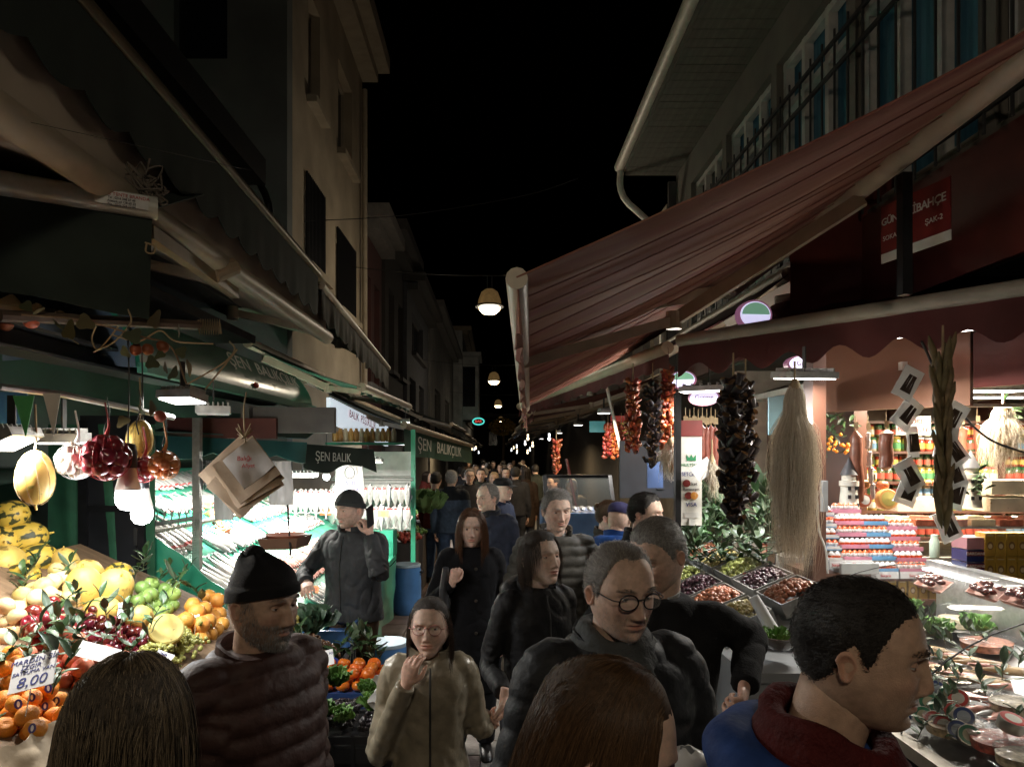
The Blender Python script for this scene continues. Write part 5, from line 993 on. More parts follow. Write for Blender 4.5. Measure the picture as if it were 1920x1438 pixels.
part(MB().box((-1.05, 4.45, .8), (.28, .5, .02)).box((-.91, 4.45, .84), (.02, .5, .1)).box((-1.05, 4.2, .84), (.28, .02, .1)), 'tray', BLUEP, tr, False)
post = thing(MB().box((P(370, 900, 4.25).x, 4.25, 1.1), (.045, .045, 2.2)), 'stall_post', ALU, 'aluminium post at the near end of the fish stall', 'post', smooth=False)
def fishbody(L, h, w, cols, curve=0.):
    b = MB(); n, k = 12, 18; vs = []; mi = []
    for i in range(k + 1):
        t = i / k; pr = (math.sin(PI * min(1, t * 1.02) ** .75) ** .8 if t < .97 else .0) * (1 - .35 * t) + .02; pr = np.interp(t, [0, .04, .12, .3, .5, .72, .88, .94], [.08, .38, .72, 1, .95, .6, .26, .2])
        for j in range(n):
            a = 2 * PI * j / n; vs.append((w / 2 * pr * math.cos(a), (t - .5) * L, h / 2 * pr * math.sin(a) + curve * math.sin(PI * t)))
    fs = [(i * n + j, i * n + (j + 1) % n, (i + 1) * n + (j + 1) % n, (i + 1) * n + j) for i in range(k) for j in range(n)] + [tuple(range(n - 1, -1, -1)), tuple(range(k * n, k * n + n))]
    b.add(vs, fs); b.m = [(2 if q // n == 2 else 1 if (q % n in (1, 2, 3, 4)) else 0) if q < k * n else 0 for q in range(len(fs))]
    for s_ in (1, -1): b.prism([(0, 0), (.02 * s_, .0), (.0, 0)], .001) if False else None
    t = L * .46; b.add([(0, t - .02 * L, .02 * h), (0, L * .56, h * .42), (0, L * .52, 0), (0, L * .56, -h * .42), (0, t - .02 * L, -.02 * h), (.002, L * .5, 0)], [(0, 1, 2, 5), (5, 2, 3, 4), (0, 5, 4)], 1)
    b.add([(0, -.1 * L, h * .45), (0, .0, h * .72), (0, .2 * L, h * .4)], [(0, 1, 2)], 1); b.add([(w * .3, -.22 * L, -.1 * h), (w * .62, -.06 * L, -.2 * h), (w * .35, -.12 * L, -.25 * h)], [(0, 1, 2)], 1)
    for s_ in (1, -1): b.ell((s_ * w * .27, -.43 * L, h * .08), (.004, .006, .006), 8, 5, mi=3)
    return b.mesh('fish', cols, ang=70)
SILV = mat('silver fish belly', (.62, .62, .6), .22, .35, .15, 30, .1, 120, coat=.6); BACK = mat('dark fish back', (.1, .12, .13), .3, .3, .3, 20, coat=.6); GILL = mat('red gills', (.5, .04, .04), .3, 0, .3, 30, coat=.5); EYEF = mat('fish eye', (.02, .02, .02), .1); PINKF = mat('pink fish skin', (.6, .3, .25), .28, .1, .25, 25, .1, 100, coat=.5); PALEF = mat('pale fish skin', (.66, .62, .58), .25, .2, .15, 22, coat=.5); SALM = mat('salmon flesh', (.75, .27, .14), .3, 0, .15, 30, coat=.4, stretch=(1, 8, 1))
FISH = {'bonito': fishbody(.48, .1, .075, [PALEF, BACK, GILL, EYEF]), 'bass': fishbody(.3, .085, .05, [SILV, BACK, SILV, EYEF]), 'bream': fishbody(.24, .1, .04, [SILV, PALEF, GILL, EYEF]), 'mullet': fishbody(.17, .042, .03, [PINKF, PINKF, PINKF, EYEF]), 'small': fishbody(.13, .03, .02, [SILV, BACK, SILV, EYEF])}
fn_ = Vector((QS, 0, 1)).normalized(); dn = Vector((1, 0, -QS)).normalized()
def lay(kind, u0, u1, y0, y1, pu, py_, ang, label, group, name='fish', lift=.02):
    rnd = random.Random(hash(kind) % 99 + int(u0 * 100)); c = 0
    u = u0
    while u < u1:
        y = y0
        while y < y1:
            p = Vector((-1.15 - 1.75 * u, y, QZ + QS * 1.75 * u)) + fn_ * (lift + rnd.uniform(0, .015)); M = frame(p, Vector((0, 1, 0)), -dn) @ Matrix.Rotation(R(ang) + rnd.uniform(-.16, .16), 4, 'Z') @ Matrix.Rotation(rnd.choice((1, 1, 1.12)) * R(80), 4, 'Y')
            o = tag(link(name, FISH[kind], None), label, 'fish', group); o.matrix_world = M @ Matrix.Scale(rnd.uniform(.9, 1.08), 4); c += 1; y += py_
        u += pu
lay('bonito', .33, .34, 4.22, 4.75, .2, .07, -12, 'long pale bonito lying by the aluminium post', 'bonitos at the near end'); lay('bonito', .6, .62, 4.2, 4.7, .2, .08, -6, 'long pale bonito high up behind the aluminium post', 'bonitos behind the post')
lay('bass', .5, .56, 4.85, 5.7, .2, .075, 4, 'dark backed sea bass in the middle of the counter', 'sea bass'); lay('bream', .74, .95, 4.9, 6.4, .15, .085, 0, 'silver bream with red gills in the upper rows', 'bream in the upper rows')
lay('mullet', .2, .31, 5.25, 6.6, .085, .042, 0, 'small pink mullet in the lower rows', 'pink mullet'); lay('small', .06, .14, 4.9, 6.8, .05, .036, 5, 'tiny silver fish in the lowest rows', 'tiny silver fish'); lay('bream', .45, .62, 5.9, 7.3, .15, .09, 8, 'pale bream beyond the hanging scale', 'bream beyond the scale'); lay('bass', .2, .3, 6.7, 7.5, .2, .08, 0, 'sea bass at the far end of the counter', 'far sea bass'); lay('mullet', .08, .14, 4.2, 4.6, .05, .04, 20, 'small pink fish at the near front corner', 'small fish at the front corner')
for k in range(7): tag(link('salmon_slice', MB().sheet(lambda u, v: (.05 * math.cos(PI * u * 2) * (.3 + .7 * v), .035 * math.sin(PI * u * 2) * (.3 + .7 * v), .004), 16, 2, .02).mesh('salmon_slice', SALM), None, fishp(420 - 5 * k, 1005 - 6 * k) + fn_ * .03, (.3, -.4, k)), 'orange salmon slice on the counter behind the post', 'fish', 'salmon slices')
for k, (u, y) in enumerate(((.12, 5.05), (.4, 5.6), (.4, 6.4), (.68, 5.5), (.68, 6.6), (.68, 7.1), (.15, 6.3), (.02, 4.7))):
    p = Vector((-1.15 - 1.75 * u, y, QZ + QS * 1.75 * u + .05)); q = px_of(p); pcard(q[0], q[1], p.y, .1, .06, .1 * math.sin(k), (('%d TL' % (10 + 2 * k), .034, 0, 0, INKR),), 'orange fish price card, number %s from the front' % ('one two three four five six seven eight'.split()[k]) if False else ['orange price card by the small pink fish', 'orange price card on the middle ledge, nearer one', 'orange price card on the middle ledge, farther one', 'orange price card on the upper ledge, nearest one', 'orange price card on the upper ledge, second one', 'orange price card on the upper ledge, farthest one', 'orange price card on the lowest ledge, farther one', 'orange price card at the front corner of the fish counter'][k], mat('orange card', (.7, .26, .1), .6), .8, 'fish price cards')
# far rack with hanging fish
rk = empty('fish_rack', (-1.5, 7.75, 0), 0, 'wire rack and white panel at the far end of the fish stall', 'rack')
xa, xb = P(625, 0, 7.75).x, P(775, 0, 7.75).x
part(MB().box(((xa + xb) / 2, 7.85, 1.55), (xb - xa, .04, .9)), 'panel', mat('white wet panel', (.7, .7, .68), .4), rk, False); part(MB().box((xb, 7.75, 1.5), (.05, .06, 1.5)), 'green_post', GTARP, rk, False); part(MB().box(((xa + xb) / 2 - .25, 7.7, .98), (xb - xa + .1, .3, .3)), 'step', GTARP2, rk, False)
for k in range(3): part(MB().tube([(xa, 7.74 - .03 * k, 1.72 - .02 * k), (xb, 7.74 - .03 * k, 1.72 - .02 * k)], .006, 6), 'rail', ALU, rk)
for r_, (z, y) in enumerate(((1.5, 7.62), (1.28, 7.55))):
    for k in range(13):
        x = xa + .03 + k * (xb - xa - .08) / 12
        o = tag(link('fish', FISH['bream' if (k + r_) % 3 else 'bass'], None), 'silver fish with red gills hanging in the %s row of the far rack' % ('upper', 'lower')[r_], 'fish', 'fish hanging on the far rack'); o.matrix_world = Matrix.Translation((x, y, z)) @ Matrix.Rotation(R(-90), 4, 'X') @ Matrix.Rotation(R(80 + random.uniform(-25, 25)), 4, 'Y')
for k in range(10): o = tag(link('fish', FISH['bass' if k % 2 else 'bream'], None), 'silver fish hanging above the upper rows of the counter', 'fish', 'fish hanging above the counter'); o.matrix_world = Matrix.Translation(P(545 + k * 9.5, 938 + 6 * (k % 2), 6.9)) @ Matrix.Rotation(R(-90), 4, 'X') @ Matrix.Rotation(R(80 + random.uniform(-25, 25)), 4, 'Y')
for k, (px, py) in enumerate(((610, 960), (645, 955), (718, 963))): pcard(px, py, 7.3, .12, .07, 0, (('%d' % (15 + 5 * k), .05, 0, 0, INKR),), ('left', 'middle', 'right')[k] + ' orange price card on the far fish rack', mat('orange card', (.7, .26, .1)), .1, 'fish price cards', False)
# canopy, hanging scale, boxes, lamps of the fish stall
cn = empty('canopy_cloth', (-1.9, 4.6, 2.1), 0, 'teal tarpaulin canopy edge above the fish stall', 'tarpaulin')
part(MB().sheet(lambda u, v: Vector(P(285, 822, 4.5)).lerp(P(575, 835, 4.9), u) + Vector((0, -.05 * v + .03 * math.sin(u * 9), .02 - (.1 + .05 * abs(math.sin(u * PI * 2.5))) * v)), 50, 6, .005), 'front_edge', TEALF, cn); part(MB().sheet(lambda u, v: Vector(P(285, 822, 4.5)).lerp(P(575, 835, 4.9), u) + Vector((-.2 * v, 1.6 * v, .05 + .22 * v)), 10, 6, .005), 'top', TEALF, cn)
sv = empty('canopy_cloth', (-1.5, 6, 2), 0, 'dark green canopy flap with white fishmonger letters', 'tarpaulin'); a_, b_ = P(568, 832, 5.6), P(700, 842, 6.6); part(MB().sheet(lambda u, v: a_.lerp(b_, u) + Vector((.03 * math.sin(u * 8) * v, 0, -(.2 + .04 * math.sin(u * 7)) * v)), 30, 6, .005), 'flap', GREENF, sv); text('ŞEN BALIK', .11, Wl, sv, frame(a_.lerp(b_, .38) + Vector((.02, -.03, -.1)), b_ - a_, (0, 0, 1)))
thing(MB().box((0, 0, 0), (.72, .05, .14), rz=.12), 'signboard', mat('brown red board', (.14, .035, .025), .6), 'brown red board above the teal canopy', 'board', smooth=False, loc=P(418, 803, 4.7))
thing(MB().box((0, 0, 0), (.06, 1.4, .2), rz=.0).box((.3, -.6, 0), (.6, .06, .18)), 'metal_box_beam', mat('dull grey metal', (.16, .15, .14), .5, .3), 'dull grey metal box beam over the fish stall', 'beam', smooth=False, loc=P(520, 795, 5.4))
sc = empty('hanging_scale', P(535, 1020, 4.35), 0, 'brown tray scale with red pan hanging over the fish', 'scale'); BRN = mat('brown plastic', (.14, .07, .045), .4); p = P(536, 1026, 4.35)
part(MB().lathe([(.14, .0), (.165, .07), (.155, .07), (.132, .01), (.01, .01)], 4, p, M=Matrix.Rotation(R(45), 3, 'Z') @ Matrix.Diagonal((1.15, .9, 1))), 'tray', BRN, sc, False); part(MB().lathe([(.08, .06), (.125, .085), (.13, .085), (.1, .055), (.01, .05)], 26, p), 'pan', mat('red brown pan', (.3, .09, .05), .35), sc)
part(MB().tube([P(536, 870, 4.35), P(540, 960, 4.35), P(545, 1040, 4.2)], .006, 6, sub=12), 'cable', BLACKP, sc)
for px, py, Y, w, h, lab in ((527, 905, 4.25, .14, .27, 'white plastic bag dispenser hanging by the paper bags'), (420, 930, 4.4, .12, .3, 'white plastic bags hanging behind the paper bags')):
    c0 = P(px, py, Y); thing(MB().sheet(lambda u, v: c0 + Vector(((u - .5) * w * (1 + .1 * math.sin(v * 5)), -.03 * math.sin(PI * u) + .01 * nz3((u * 6, v * 6, px)), (v - .5) * h)), 14, 14, .03), 'plastic_bags', mat('thin white plastic', (.7, .7, .7), .35, 0, .05, 10, .5, 12), lab, 'plastic bags')
gr = MB()
for k in range(9): gr.bar(P(378 + k * 4, 862, 4.3), P(376 + k * 4, 918, 4.3), .005, .008)
thing(gr, 'grille', BLACK, 'black slatted grille beside the aluminium post', 'grille', smooth=False)
c0 = P(655, 893, 6.9); bgm = thing(MB().sheet(lambda u, v: c0 + Vector(((u - .5) * .3 * (1 - .3 * v * v), -.05 * math.sin(PI * u), (v - .5) * .42 + .015 * nz3((u * 5, v * 5, 2)))), 14, 14, .03), 'shopping_bag', MATS['thin white plastic'], 'white carrier bag with blue fishmonger print on the rack', 'bag'); text('Şen', .07, INKB, bgm, frame(c0 + Vector((.02, -.085, -.06)), (1, 0, 0), (0, 0, 1)), world=False); text('BALIKÇILIK', .04, INKB, bgm, frame(c0 + Vector((.02, -.085, -.13)), (1, 0, 0), (0, 0, 1)), world=False)
ring = MB().tube([c0 + Vector((.02 + .05 * math.cos(a), -.083, .04 + .06 * math.sin(a))) for a in [PI * q / 9 for q in range(-4, 15)]], .004, 5); o = link('emblem', ring.mesh('emblem', INKK), bgm)
# net and hooks at the near end
nm = MB()
for k in range(26):
    t = k / 25; nm.tube([P(276 + 96 * t, 985 - 12 * t, 4.2), P(272 + 88 * t, 1040, 4.12), P(280 + 85 * t, 1080, 4.08)], .0012, 3, sub=6); 
for k in range(22): t = k / 21; nm.tube([P(275, 985 + 92 * t, 4.2 - .1 * t), P(320, 982 + 96 * t, 4.17 - .1 * t), P(368, 974 + 100 * t, 4.2 - .1 * t)], .0012, 3, sub=6)
tag(link('fishing_net', nm.mesh('fishing_net', mat('net twine', (.16, .2, .17), .7))), 'grey fishing net draped in front of the fish stall', 'net')
thing(MB().tube([P(276, 985, 4.2), P(372, 970, 4.25)], .014, 8), 'rail', ALU, 'upper steel rail holding the fishing net', 'rail'); thing(MB().tube([P(272, 1000, 4.1), P(460, 962, 5.2)], .014, 8), 'rail', WHITE_METAL, 'long pale rail above the fish counter', 'rail')
for k in range(6): thing(MB().tube([P(292 + k * 14, 985, 4.15), P(296 + k * 14, 960, 4.14), P(304 + k * 14, 955, 4.14), P(308 + k * 14, 970, 4.14)], .004, 5, sub=12), 'hook', ALU, 'steel S hook on the net rail', 'hook', 'steel hooks on the net rail')
flood(P(640, 905, 6.2) + Vector((-.35, 0, .05)), 0, (.24, .2), 46, 'LED floodlight hidden under the lettered canopy flap', tilt=0)
flood(P(430, 870, 5.2) + Vector((0, 0, .1)), 0, (.22, .2), 45, 'LED floodlight under the teal canopy', tilt=0); flood(P(690, 868, 7.0), 0, (.3, .14), 24, 'LED panel above the far fish rack', tilt=0)
bulb(P(612, 889, 6.3), 30, 'glowing bulb above the hanging fish', .25, NEUT)
bulb(P(757, 862, 12.5), 40, 'bright cold bulb beyond the blue barrel', .3, COOL, 1.6); 
# upper shelf behind, bright sign
us = empty('goods_shelf', P(690, 835, 8.6), 0, 'lit shelf of jars and bottles above the far fish rack', 'shelf'); part(MB().box(P(690, 832, 8.6), (1.0, .3, .03)), 'board', GTARP, us, False)
for k in range(12): part(MB().lathe([(.03, 0), (.035, .02), (.035, .12), (.02, .15), (.02, .17), (.001, .17)], 10, P(628 + k * 10, 828, 8.6)), 'jar', mat('amber jar %d' % (k % 3), ((.5, .28, .08), (.4, .2, .06), (.55, .45, .3))[k % 3], .3, coat=.4), us)
ls = empty('lit_sign', P(670, 775, 8.8), 0, 'white lit sign board with red letters above the fishmonger', 'sign'); a_, b_ = P(612, 745, 8.2), P(722, 800, 10.5); part(MB().sheet(lambda u, v: a_.lerp(b_, u) + Vector((0, 0, -.3 * v)), 2, 2, .05), 'panel', mat('lit sign white', (.8, .85, .9), .5, emis=.55, ecol=(.8, .9, 1)), ls, False); text('BALIK  PİŞİRİLİR', .14, INKR, ls, frame(a_.lerp(b_, .5) + Vector((.06, -.03, -.09)), b_ - a_, (0, 0, 1)))
# blue barrel(s)
def barrel(px, Y, r, h, lab):
    root = empty('barrel', (P(px, 0, Y).x, Y, .02), 0, lab, 'barrel', 'blue plastic barrels'); BL = mat('blue barrel plastic', (.07, .2, .46), .38, 0, .18, 5, .1, 20)
    part(MB().lathe([(r * .88, 0), (r * .94, .02), (r, h * .12), (r * 1.02, h * .3), (r, h * .33), (r * 1.01, h * .66), (r * .985, h * .7), (r * .97, h * .9), (r * .9, h * .97), (r * .88, h)], 30), 'body', BL, root, world=False); part(MB().lathe([(r * .96, h * .955), (r * .97, h * .985), (r * .93, h * 1.01), (.01, h * 1.0)], 30), 'lid', mat('pale blue lid', (.32, .42, .5), .4), root, world=False)
    for s_ in (-1, 1): part(MB().tube([(s_ * r * .95, -.05, h * .86), (s_ * r * 1.12, -.05, h * .84), (s_ * r * 1.12, .05, h * .84), (s_ * r * .95, .05, h * .86)], .012, 6, sub=10), 'handle', BLACKP, root, world=False)
barrel(763, 8.4, .175, .6, 'blue barrel with pale lid standing in the street'); barrel(728, 5.3, .16, .5, 'blue barrel half hidden behind the man on the phone')
# ---------------- crates by the stall
CRB = mat('black crate plastic', (.02, .02, .022), .4, 0, .2, 10)
def crate(loc, w, d, h, lab, m=None, rz=0., group='produce crates'):
    m = m or CRB; root = empty('crate', loc, rz, lab, 'crate', group); part(MB().box((0, 0, .01), (w, d, .02)), 'base', m, root, False, False)
    for s_ in (-1, 1):
        for sx, L, ax in ((s_ * w / 2, d, 1), (s_ * d / 2, w, 0)):
            b = MB()
            for z in (.03, h * .5, h - .015): b.box((sx, 0, z) if ax else (0, sx, z), (.012, L, .03) if ax else (L, .0122, .03))
            n = 7
            for k in range(n): q = -L / 2 + L * k / (n - 1); b.box((sx, q, h / 2) if ax else (q, sx, h / 2), (.0135, .014, h) if ax else (.014, .0137, h))
            part(b, 'side', m, root, False, False)
    return root
cz = P(640, 1330, 2.85); X0 = cz.x
crate((X0 - .03, 2.85, .03), .44, .36, .22, 'lowest black crate of the stack under the mulberries'); crate((X0 - .03, 2.85, .27), .44, .36, .22, 'second black crate from the ground under the mulberries'); crate((X0 - .03, 2.85, .51), .44, .36, .2, 'black crate with a purple liner below the mulberries'); tag(crate((X0, 2.88, .75), .5, .4, .12, 'shallow black crate holding the mulberry punnets'))
thing(MB().sheet(lambda u, v: (X0 - .03 + (u - .5) * .42, 2.85 + (v - .5) * .34, .7 + .02 * math.cos(u * 25) * math.cos(v * 19)), 30, 24, .004), 'egg_tray_liner', mat('purple liner', (.12, .1, .3), .5), 'purple moulded liner in the crate below the mulberries', 'liner')
MULB = mat('mulberry', (.018, .01, .016), .3, 0, .4, 60, coat=.4, bump=.6, bscale=300); CLEAR = mat('clear plastic', (.12, .12, .12), .08, 0, 0, alpha=.16, spec=.7)
for k in range(6):
    x = X0 - .15 + (k % 3) * .15; y = 2.79 + (k // 3) * .17; root = empty('punnet', (x, y, .84), .05 * k, ['front left', 'front middle', 'front right', 'back left', 'back middle', 'back right'][k] + ' clear punnet of black mulberries', 'punnet', 'punnets of mulberries')
    part(MB().lathe([(.07, 0), (.085, .05), (.09, .05), (.088, .046), (.068, .004), (.01, .003)], 4, M=Matrix.Rotation(R(45), 3, 'Z') @ Matrix.Diagonal((1.1, 1.2, 1))), 'tub', CLEAR, root, False, False); b = MB(); rnd = random.Random(k)
    for q in range(70): b.ell((rnd.uniform(-.055, .055), rnd.uniform(-.062, .062), .04 + rnd.uniform(-.01, .022)), (.009, .014, .009), 7, 5, M=Matrix.Rotation(rnd.uniform(0, 3), 3, 'Z'))
    tag(part(b, 'mulberries', MULB, root, world=False), kind='stuff')
LETT = mat('curly lettuce', (.1, .22, .04), .5, 0, .35, 25, orand=.15)
def lettuce(loc, r, lab, seed, n=16, m=None):
    rnd = random.Random(seed); root = empty('lettuce', loc, 0, lab, 'lettuce', 'green garnish')
    for k in range(n):
        a = k * 2.4; e = rnd.uniform(.3, 1.2); L = r * rnd.uniform(.7, 1.1); M = Matrix.Rotation(a, 3, 'Z') @ Matrix.Rotation(e, 3, 'X')
        o = link('leaf', MB().sheet(lambda u, v: M @ Vector(((v - .5) * L * (.35 + u), L * u, .12 * L * math.sin(v * 19 + k) * u + .1 * L * math.sin(u * 9 + k) * abs(v - .5) * 2 + .3 * L * u * u)), 6, 10, .0012).mesh('leaf', m or LETT, ang=80), root)
for k, (px, py, Y, r, lab) in enumerate(((600, 1350, 2.72, .07, 'curly lettuce at the front left of the mulberries'), (640, 1352, 2.7, .06, 'curly lettuce at the front middle of the mulberries'), (575, 1325, 2.8, .08, 'curly lettuce at the left of the mulberries'), (700, 1330, 2.85, .07, 'curly lettuce at the right end of the mulberries'), (630, 1285, 3.15, .08, 'curly lettuce behind the mulberries'), (590, 1290, 3.1, .08, 'curly lettuce between persimmons and mulberries'), (690, 1300, 3.1, .06, 'curly lettuce at the far right of the mulberries'))): lettuce(P(px, py, Y), r, lab, k)
crate((P(655, 0, 3.6).x, 3.6, .03), .42, .36, .3, 'black crate under the persimmons'); crate((P(655, 0, 3.6).x, 3.6, .35), .42, .36, .3, 'upper black crate under the persimmons'); pbx = thing(MB().box((0, 0, 0), (.44, .38, .1)), 'fruit_box', mat('blue printed box', (.02, .05, .16), .5), 'dark blue printed box full of persimmons', 'box', smooth=False, loc=(P(655, 0, 3.6).x, 3.6, .73)); text('HASAT', .05, mat('orange print', (.6, .2, .05)), pbx, frame((.02, -.193, 0), (1, 0, 0), (0, 0, 1)), world=False)
cc = 0
for L, (n1, n2) in enumerate(((5, 4), (4, 3))):
    for i in range(n1):
        for j in range(n2): tag(link('persimmon', fmesh('persimmon')[0], None, (P(655, 0, 3.6).x - .16 + (i + .5 * L) * .08, 3.45 + (j + .5 * L) * .085, .805 + L * .05), (random.uniform(-.4, .4), random.uniform(-.4, .4), i)), 'orange persimmon in the blue box behind the mulberries', 'persimmon', 'persimmons in the blue box')
crate((P(565, 0, 3.05).x, 3.05, .03), .4, .4, .75, 'tall dark crate under the left persimmons')
for k, (px, py) in enumerate(((552, 1268), (570, 1262), (560, 1285), (580, 1275), (556, 1305), (572, 1310), (565, 1330), (548, 1320))): tag(link('persimmon', fmesh('persimmon')[0], None, P(px, py, 3.05), (.3, .2 * k, k), 1.15), 'large persimmon beside the man in the brown jacket', 'persimmon', 'persimmons beside the brown jacket')
for k, (px, py) in enumerate(((620, 1245), (655, 1238), (700, 1250), (715, 1240), (680, 1232), (560, 1225))): sprig(P(px, py, 3.75), 'leaf sprig standing behind the persimmons', 9, 1.3, k, .8, 'sprigs behind the persimmons')
chs = berries('chestnut_heap', P(575, 1222, 3.95), 150, .015, (.19, .19, .1), mat('chestnut shell', (.1, .045, .02), .3, 0, .4, 30, coat=.3), 'heap of brown chestnuts beside the fish counter', 'chestnuts', 3, tilt=.15); crate((P(570, 0, 4.0).x, 4.0, .03), .5, .45, .78, 'black crate under the chestnuts')
thing(MB().sheet(lambda u, v: P(560 + 75 * u, 1262 - 22 * u + 20 * v, 3.7) + Vector((0, -.05 * v, .03 * math.sin(u * 9 + v * 4))), 20, 8, .004), 'blue_cloth', mat('blue plastic cloth', (.015, .03, .22), .4, 0, .2, 8, .5, 14), 'crumpled blue cloth hanging over the chestnut crate', 'cloth')
KALE = mat('dark cabbage leaf', (.035, .075, .04), .5, 0, .35, 20, .4, 40, orand=.1); lettuce(P(585, 1185, 4.0), .15, 'bunch of dark veined cabbage leaves', 40, 14, KALE)
for k in range(6): tag(link('pear', rnd_mesh('pear', ballprof(.035, 1.3, .1, .4), mat('yellow pear skin', (.5, .42, .1), .4, orand=.1), 14), None, P(534 + 7 * (k % 3), 1162 + 9 * (k // 3), 3.9), (1.2, .3 * k, k)), 'small yellow pear behind the man in the black beanie', 'pear', 'small yellow pears')
bb_ = thing(MB().sheet(lambda u, v: P(712, 1275, 2.75) + Vector((.06 * (u - .5) + .02 * math.sin(v * 9), .05 * math.sin(PI * u), -.16 * v + .01 * nz3((u * 8, v * 8, 3)))), 12, 16, .03), 'plastic_bag', mat('frosted plastic', (.75, .75, .75), .3, alpha=.75, bump=.6, bscale=18), 'crumpled translucent plastic bag in the hand of the girl', 'bag')
# ================================================================ delicatessen on the right
BROWNW = mat('brown panel', (.085, .036, .022), .45, 0, .2, 3, .05, 20, coat=.3); COPPER = mat('polished copper brown panel', (.22, .11, .07), .32, .15, .12, 3, coat=.2); SHELF = mat('brown shelf board', (.13, .06, .04), .45, 0, .2, 5); CEIL = mat('white shop ceiling', (.6, .58, .53), .7)
shop = empty('shop_interior', (3.5, 6.5, 0), 0, 'delicatessen shop with back wall, ceiling and brown pillar', 'shop')
part(MB().box((4.2, 6.85, 1.4), (3.6, .1, 2.8)), 'back_wall', mat('shop back wall', (.4, .34, .27), .7), shop, False); part(MB().box((4.1, 5.5, 2.52), (3.2, 2.6, .05)), 'ceiling', CEIL, shop, False)
part(MB().box((2.75, 6.0, 1.3), (.1, 1.7, 2.6)), 'side_wall', BROWNW, shop, False); part(MB().box((P(1535, 0, 3.9).x, 3.95, 1.3), (.075, .12, 2.6)), 'pillar', BROWNW, shop, False)
pa, pb_ = P(1525, 720, 4.7), P(1822, 695, 3.95); d = (pb_ - pa); d.z = 0
part(MB().box((pa + pb_) / 2 + Vector((0, 0, .02)), (d.length, .05, .44), rz=math.atan2(d.y, d.x)), 'fascia_panel', COPPER, shop, False); e = pb_ + d.normalized() * .5; part(MB().box(e + Vector((.02, 0, .06)), (1.0, .06, .32), rz=math.atan2(d.y, d.x)), 'fascia_panel', MAROON, shop, False)
part(MB().box((3.3, 4.55, 2.3), (1.6, .05, .02)), 'light_track', WHITEP, shop, False)
SHOPW = (1, .88, .7)
flood((3.25, 4.9, 2.42), 0, (1.1, .14), 55, 'long lit LED panel on the shop ceiling', col=SHOPW, hang=.08); flood((4.3, 5.7, 2.44), 0, (1.1, .14), 80, 'second lit LED panel deep in the shop', col=SHOPW, hang=.06); flood((2.42, 3.78, 2.68), R(-45), (.5, .16), 34, 'LED panel under the maroon awning above the glass counter', tilt=R(-32), col=NEUT, hang=.12)  # last panel is added, hidden by the valance, tilted to light the street
flood(P(1508, 712, 3.7), R(6), (.3, .16), 19, 'large lit LED floodlight above the straw bunch', col=NEUT, tilt=R(6)); flood(P(1330, 735, 4.7), R(-30), (.4, .1), 20, 'slim lit LED lamp beside the oval signs', col=COOL); bulb(P(1268, 768, 5.0), 26, 'small lit bulb above the sausages', .2, NEUT)
# shelves with jars
shf = empty('jar_shelf', (4.2, 6.6, 0), 0, 'brown wall shelves behind the delicatessen counter', 'shelf')
ZR = [H - (y - VY) * 6.55 / F for y in (790, 846, 902, 956, 1005)]
for z in ZR: part(MB().box((4.2, 6.62, z - .012), (2.6, .34, .024)), 'shelf_board', SHELF, shf, False)
for x in (3.0, 3.9, 4.8): part(MB().box((x, 6.62, 1.8), (.03, .33, 1.5)), 'upright', SHELF, shf, False)
def jarm(r, h, body, lid, lab):
    b = MB(); b.lathe([(r * .9, 0), (r, .006), (r, h * .74), (r * .82, h * .84), (r * .8, h * .86)], 14, mi=0); b.lathe([(r * .86, h * .86), (r * .88, h * .87), (r * .88, h * .985), (r * .8, h), (.001, h)], 14, mi=1); b.lathe([(r * 1.004, h * .18), (r * 1.006, h * .19), (r * 1.006, h * .58), (r * 1.004, h * .59)], 14, mi=2, caps=False); return b.mesh('jar', [body, lid, lab])
GOLD = mat('gold lid', (.6, .4, .12), .3, .6); JB = [mat('jar contents %d' % i, c, .15, 0, .3, 40, coat=.6) for i, c in enumerate(((.3, .33, .08), (.4, .06, .03), (.45, .3, .08), (.1, .12, .06), (.5, .42, .3)))]; JL = [mat('jar label %d' % i, c, .5) for i, c in enumerate(((.6, .58, .5), (.1, .3, .12), (.55, .1, .06), (.6, .45, .1), (.2, .35, .5)))]; JW = [GOLD, mat('green lid', (.03, .18, .06), .4), mat('red lid', (.4, .03, .02), .4), mat('white lid', (.6, .6, .58), .4)]
JM = [jarm(.035, .125, JB[i % 5], JW[(i * 3 + i // 4) % 4], JL[(i * 2 + 1) % 5]) for i in range(10)]
RN = ('top', 'second', 'third', 'bottom')
for r_, z in enumerate(ZR[:4]):
    z = ZR[r_ + 1] if r_ < 4 else z; blk = 0
    for k in range(31):
        if k % 4 == 0: blk = random.randrange(10)
        tag(link('jar', JM[blk], None, (3.06 + k * .077, 6.53 + random.uniform(-.01, .01), z), None, random.uniform(.95, 1.12)), 'glass jar of preserves standing on the %s wall shelf' % RN[r_], 'jar', 'jars on the %s wall shelf' % RN[r_]); tag(link('jar', JM[(blk + 3) % 10], None, (3.06 + k * .077, 6.56, z + .14), None, .9), 'glass jar stacked on top of others on the %s wall shelf' % RN[r_], 'jar', 'upper jars on the %s wall shelf' % RN[r_])
sg = empty('wall_sign', P(1712, 798, 5.9), 0, 'white sign with red cheese lettering hanging over the shelves', 'sign'); c0 = P(1712, 798, 5.9); part(MB().box(c0, (.3, .01, .16)), 'board', WHITE, sg, False); text('YÖREL', .06, INKR, sg, frame(c0 + Vector((.03, -.009, .035)), (1, 0, 0), (0, 0, 1))); text('PEYNİRLER', .055, INKR, sg, frame(c0 + Vector((0, -.009, -.035)), (1, 0, 0), (0, 0, 1)))
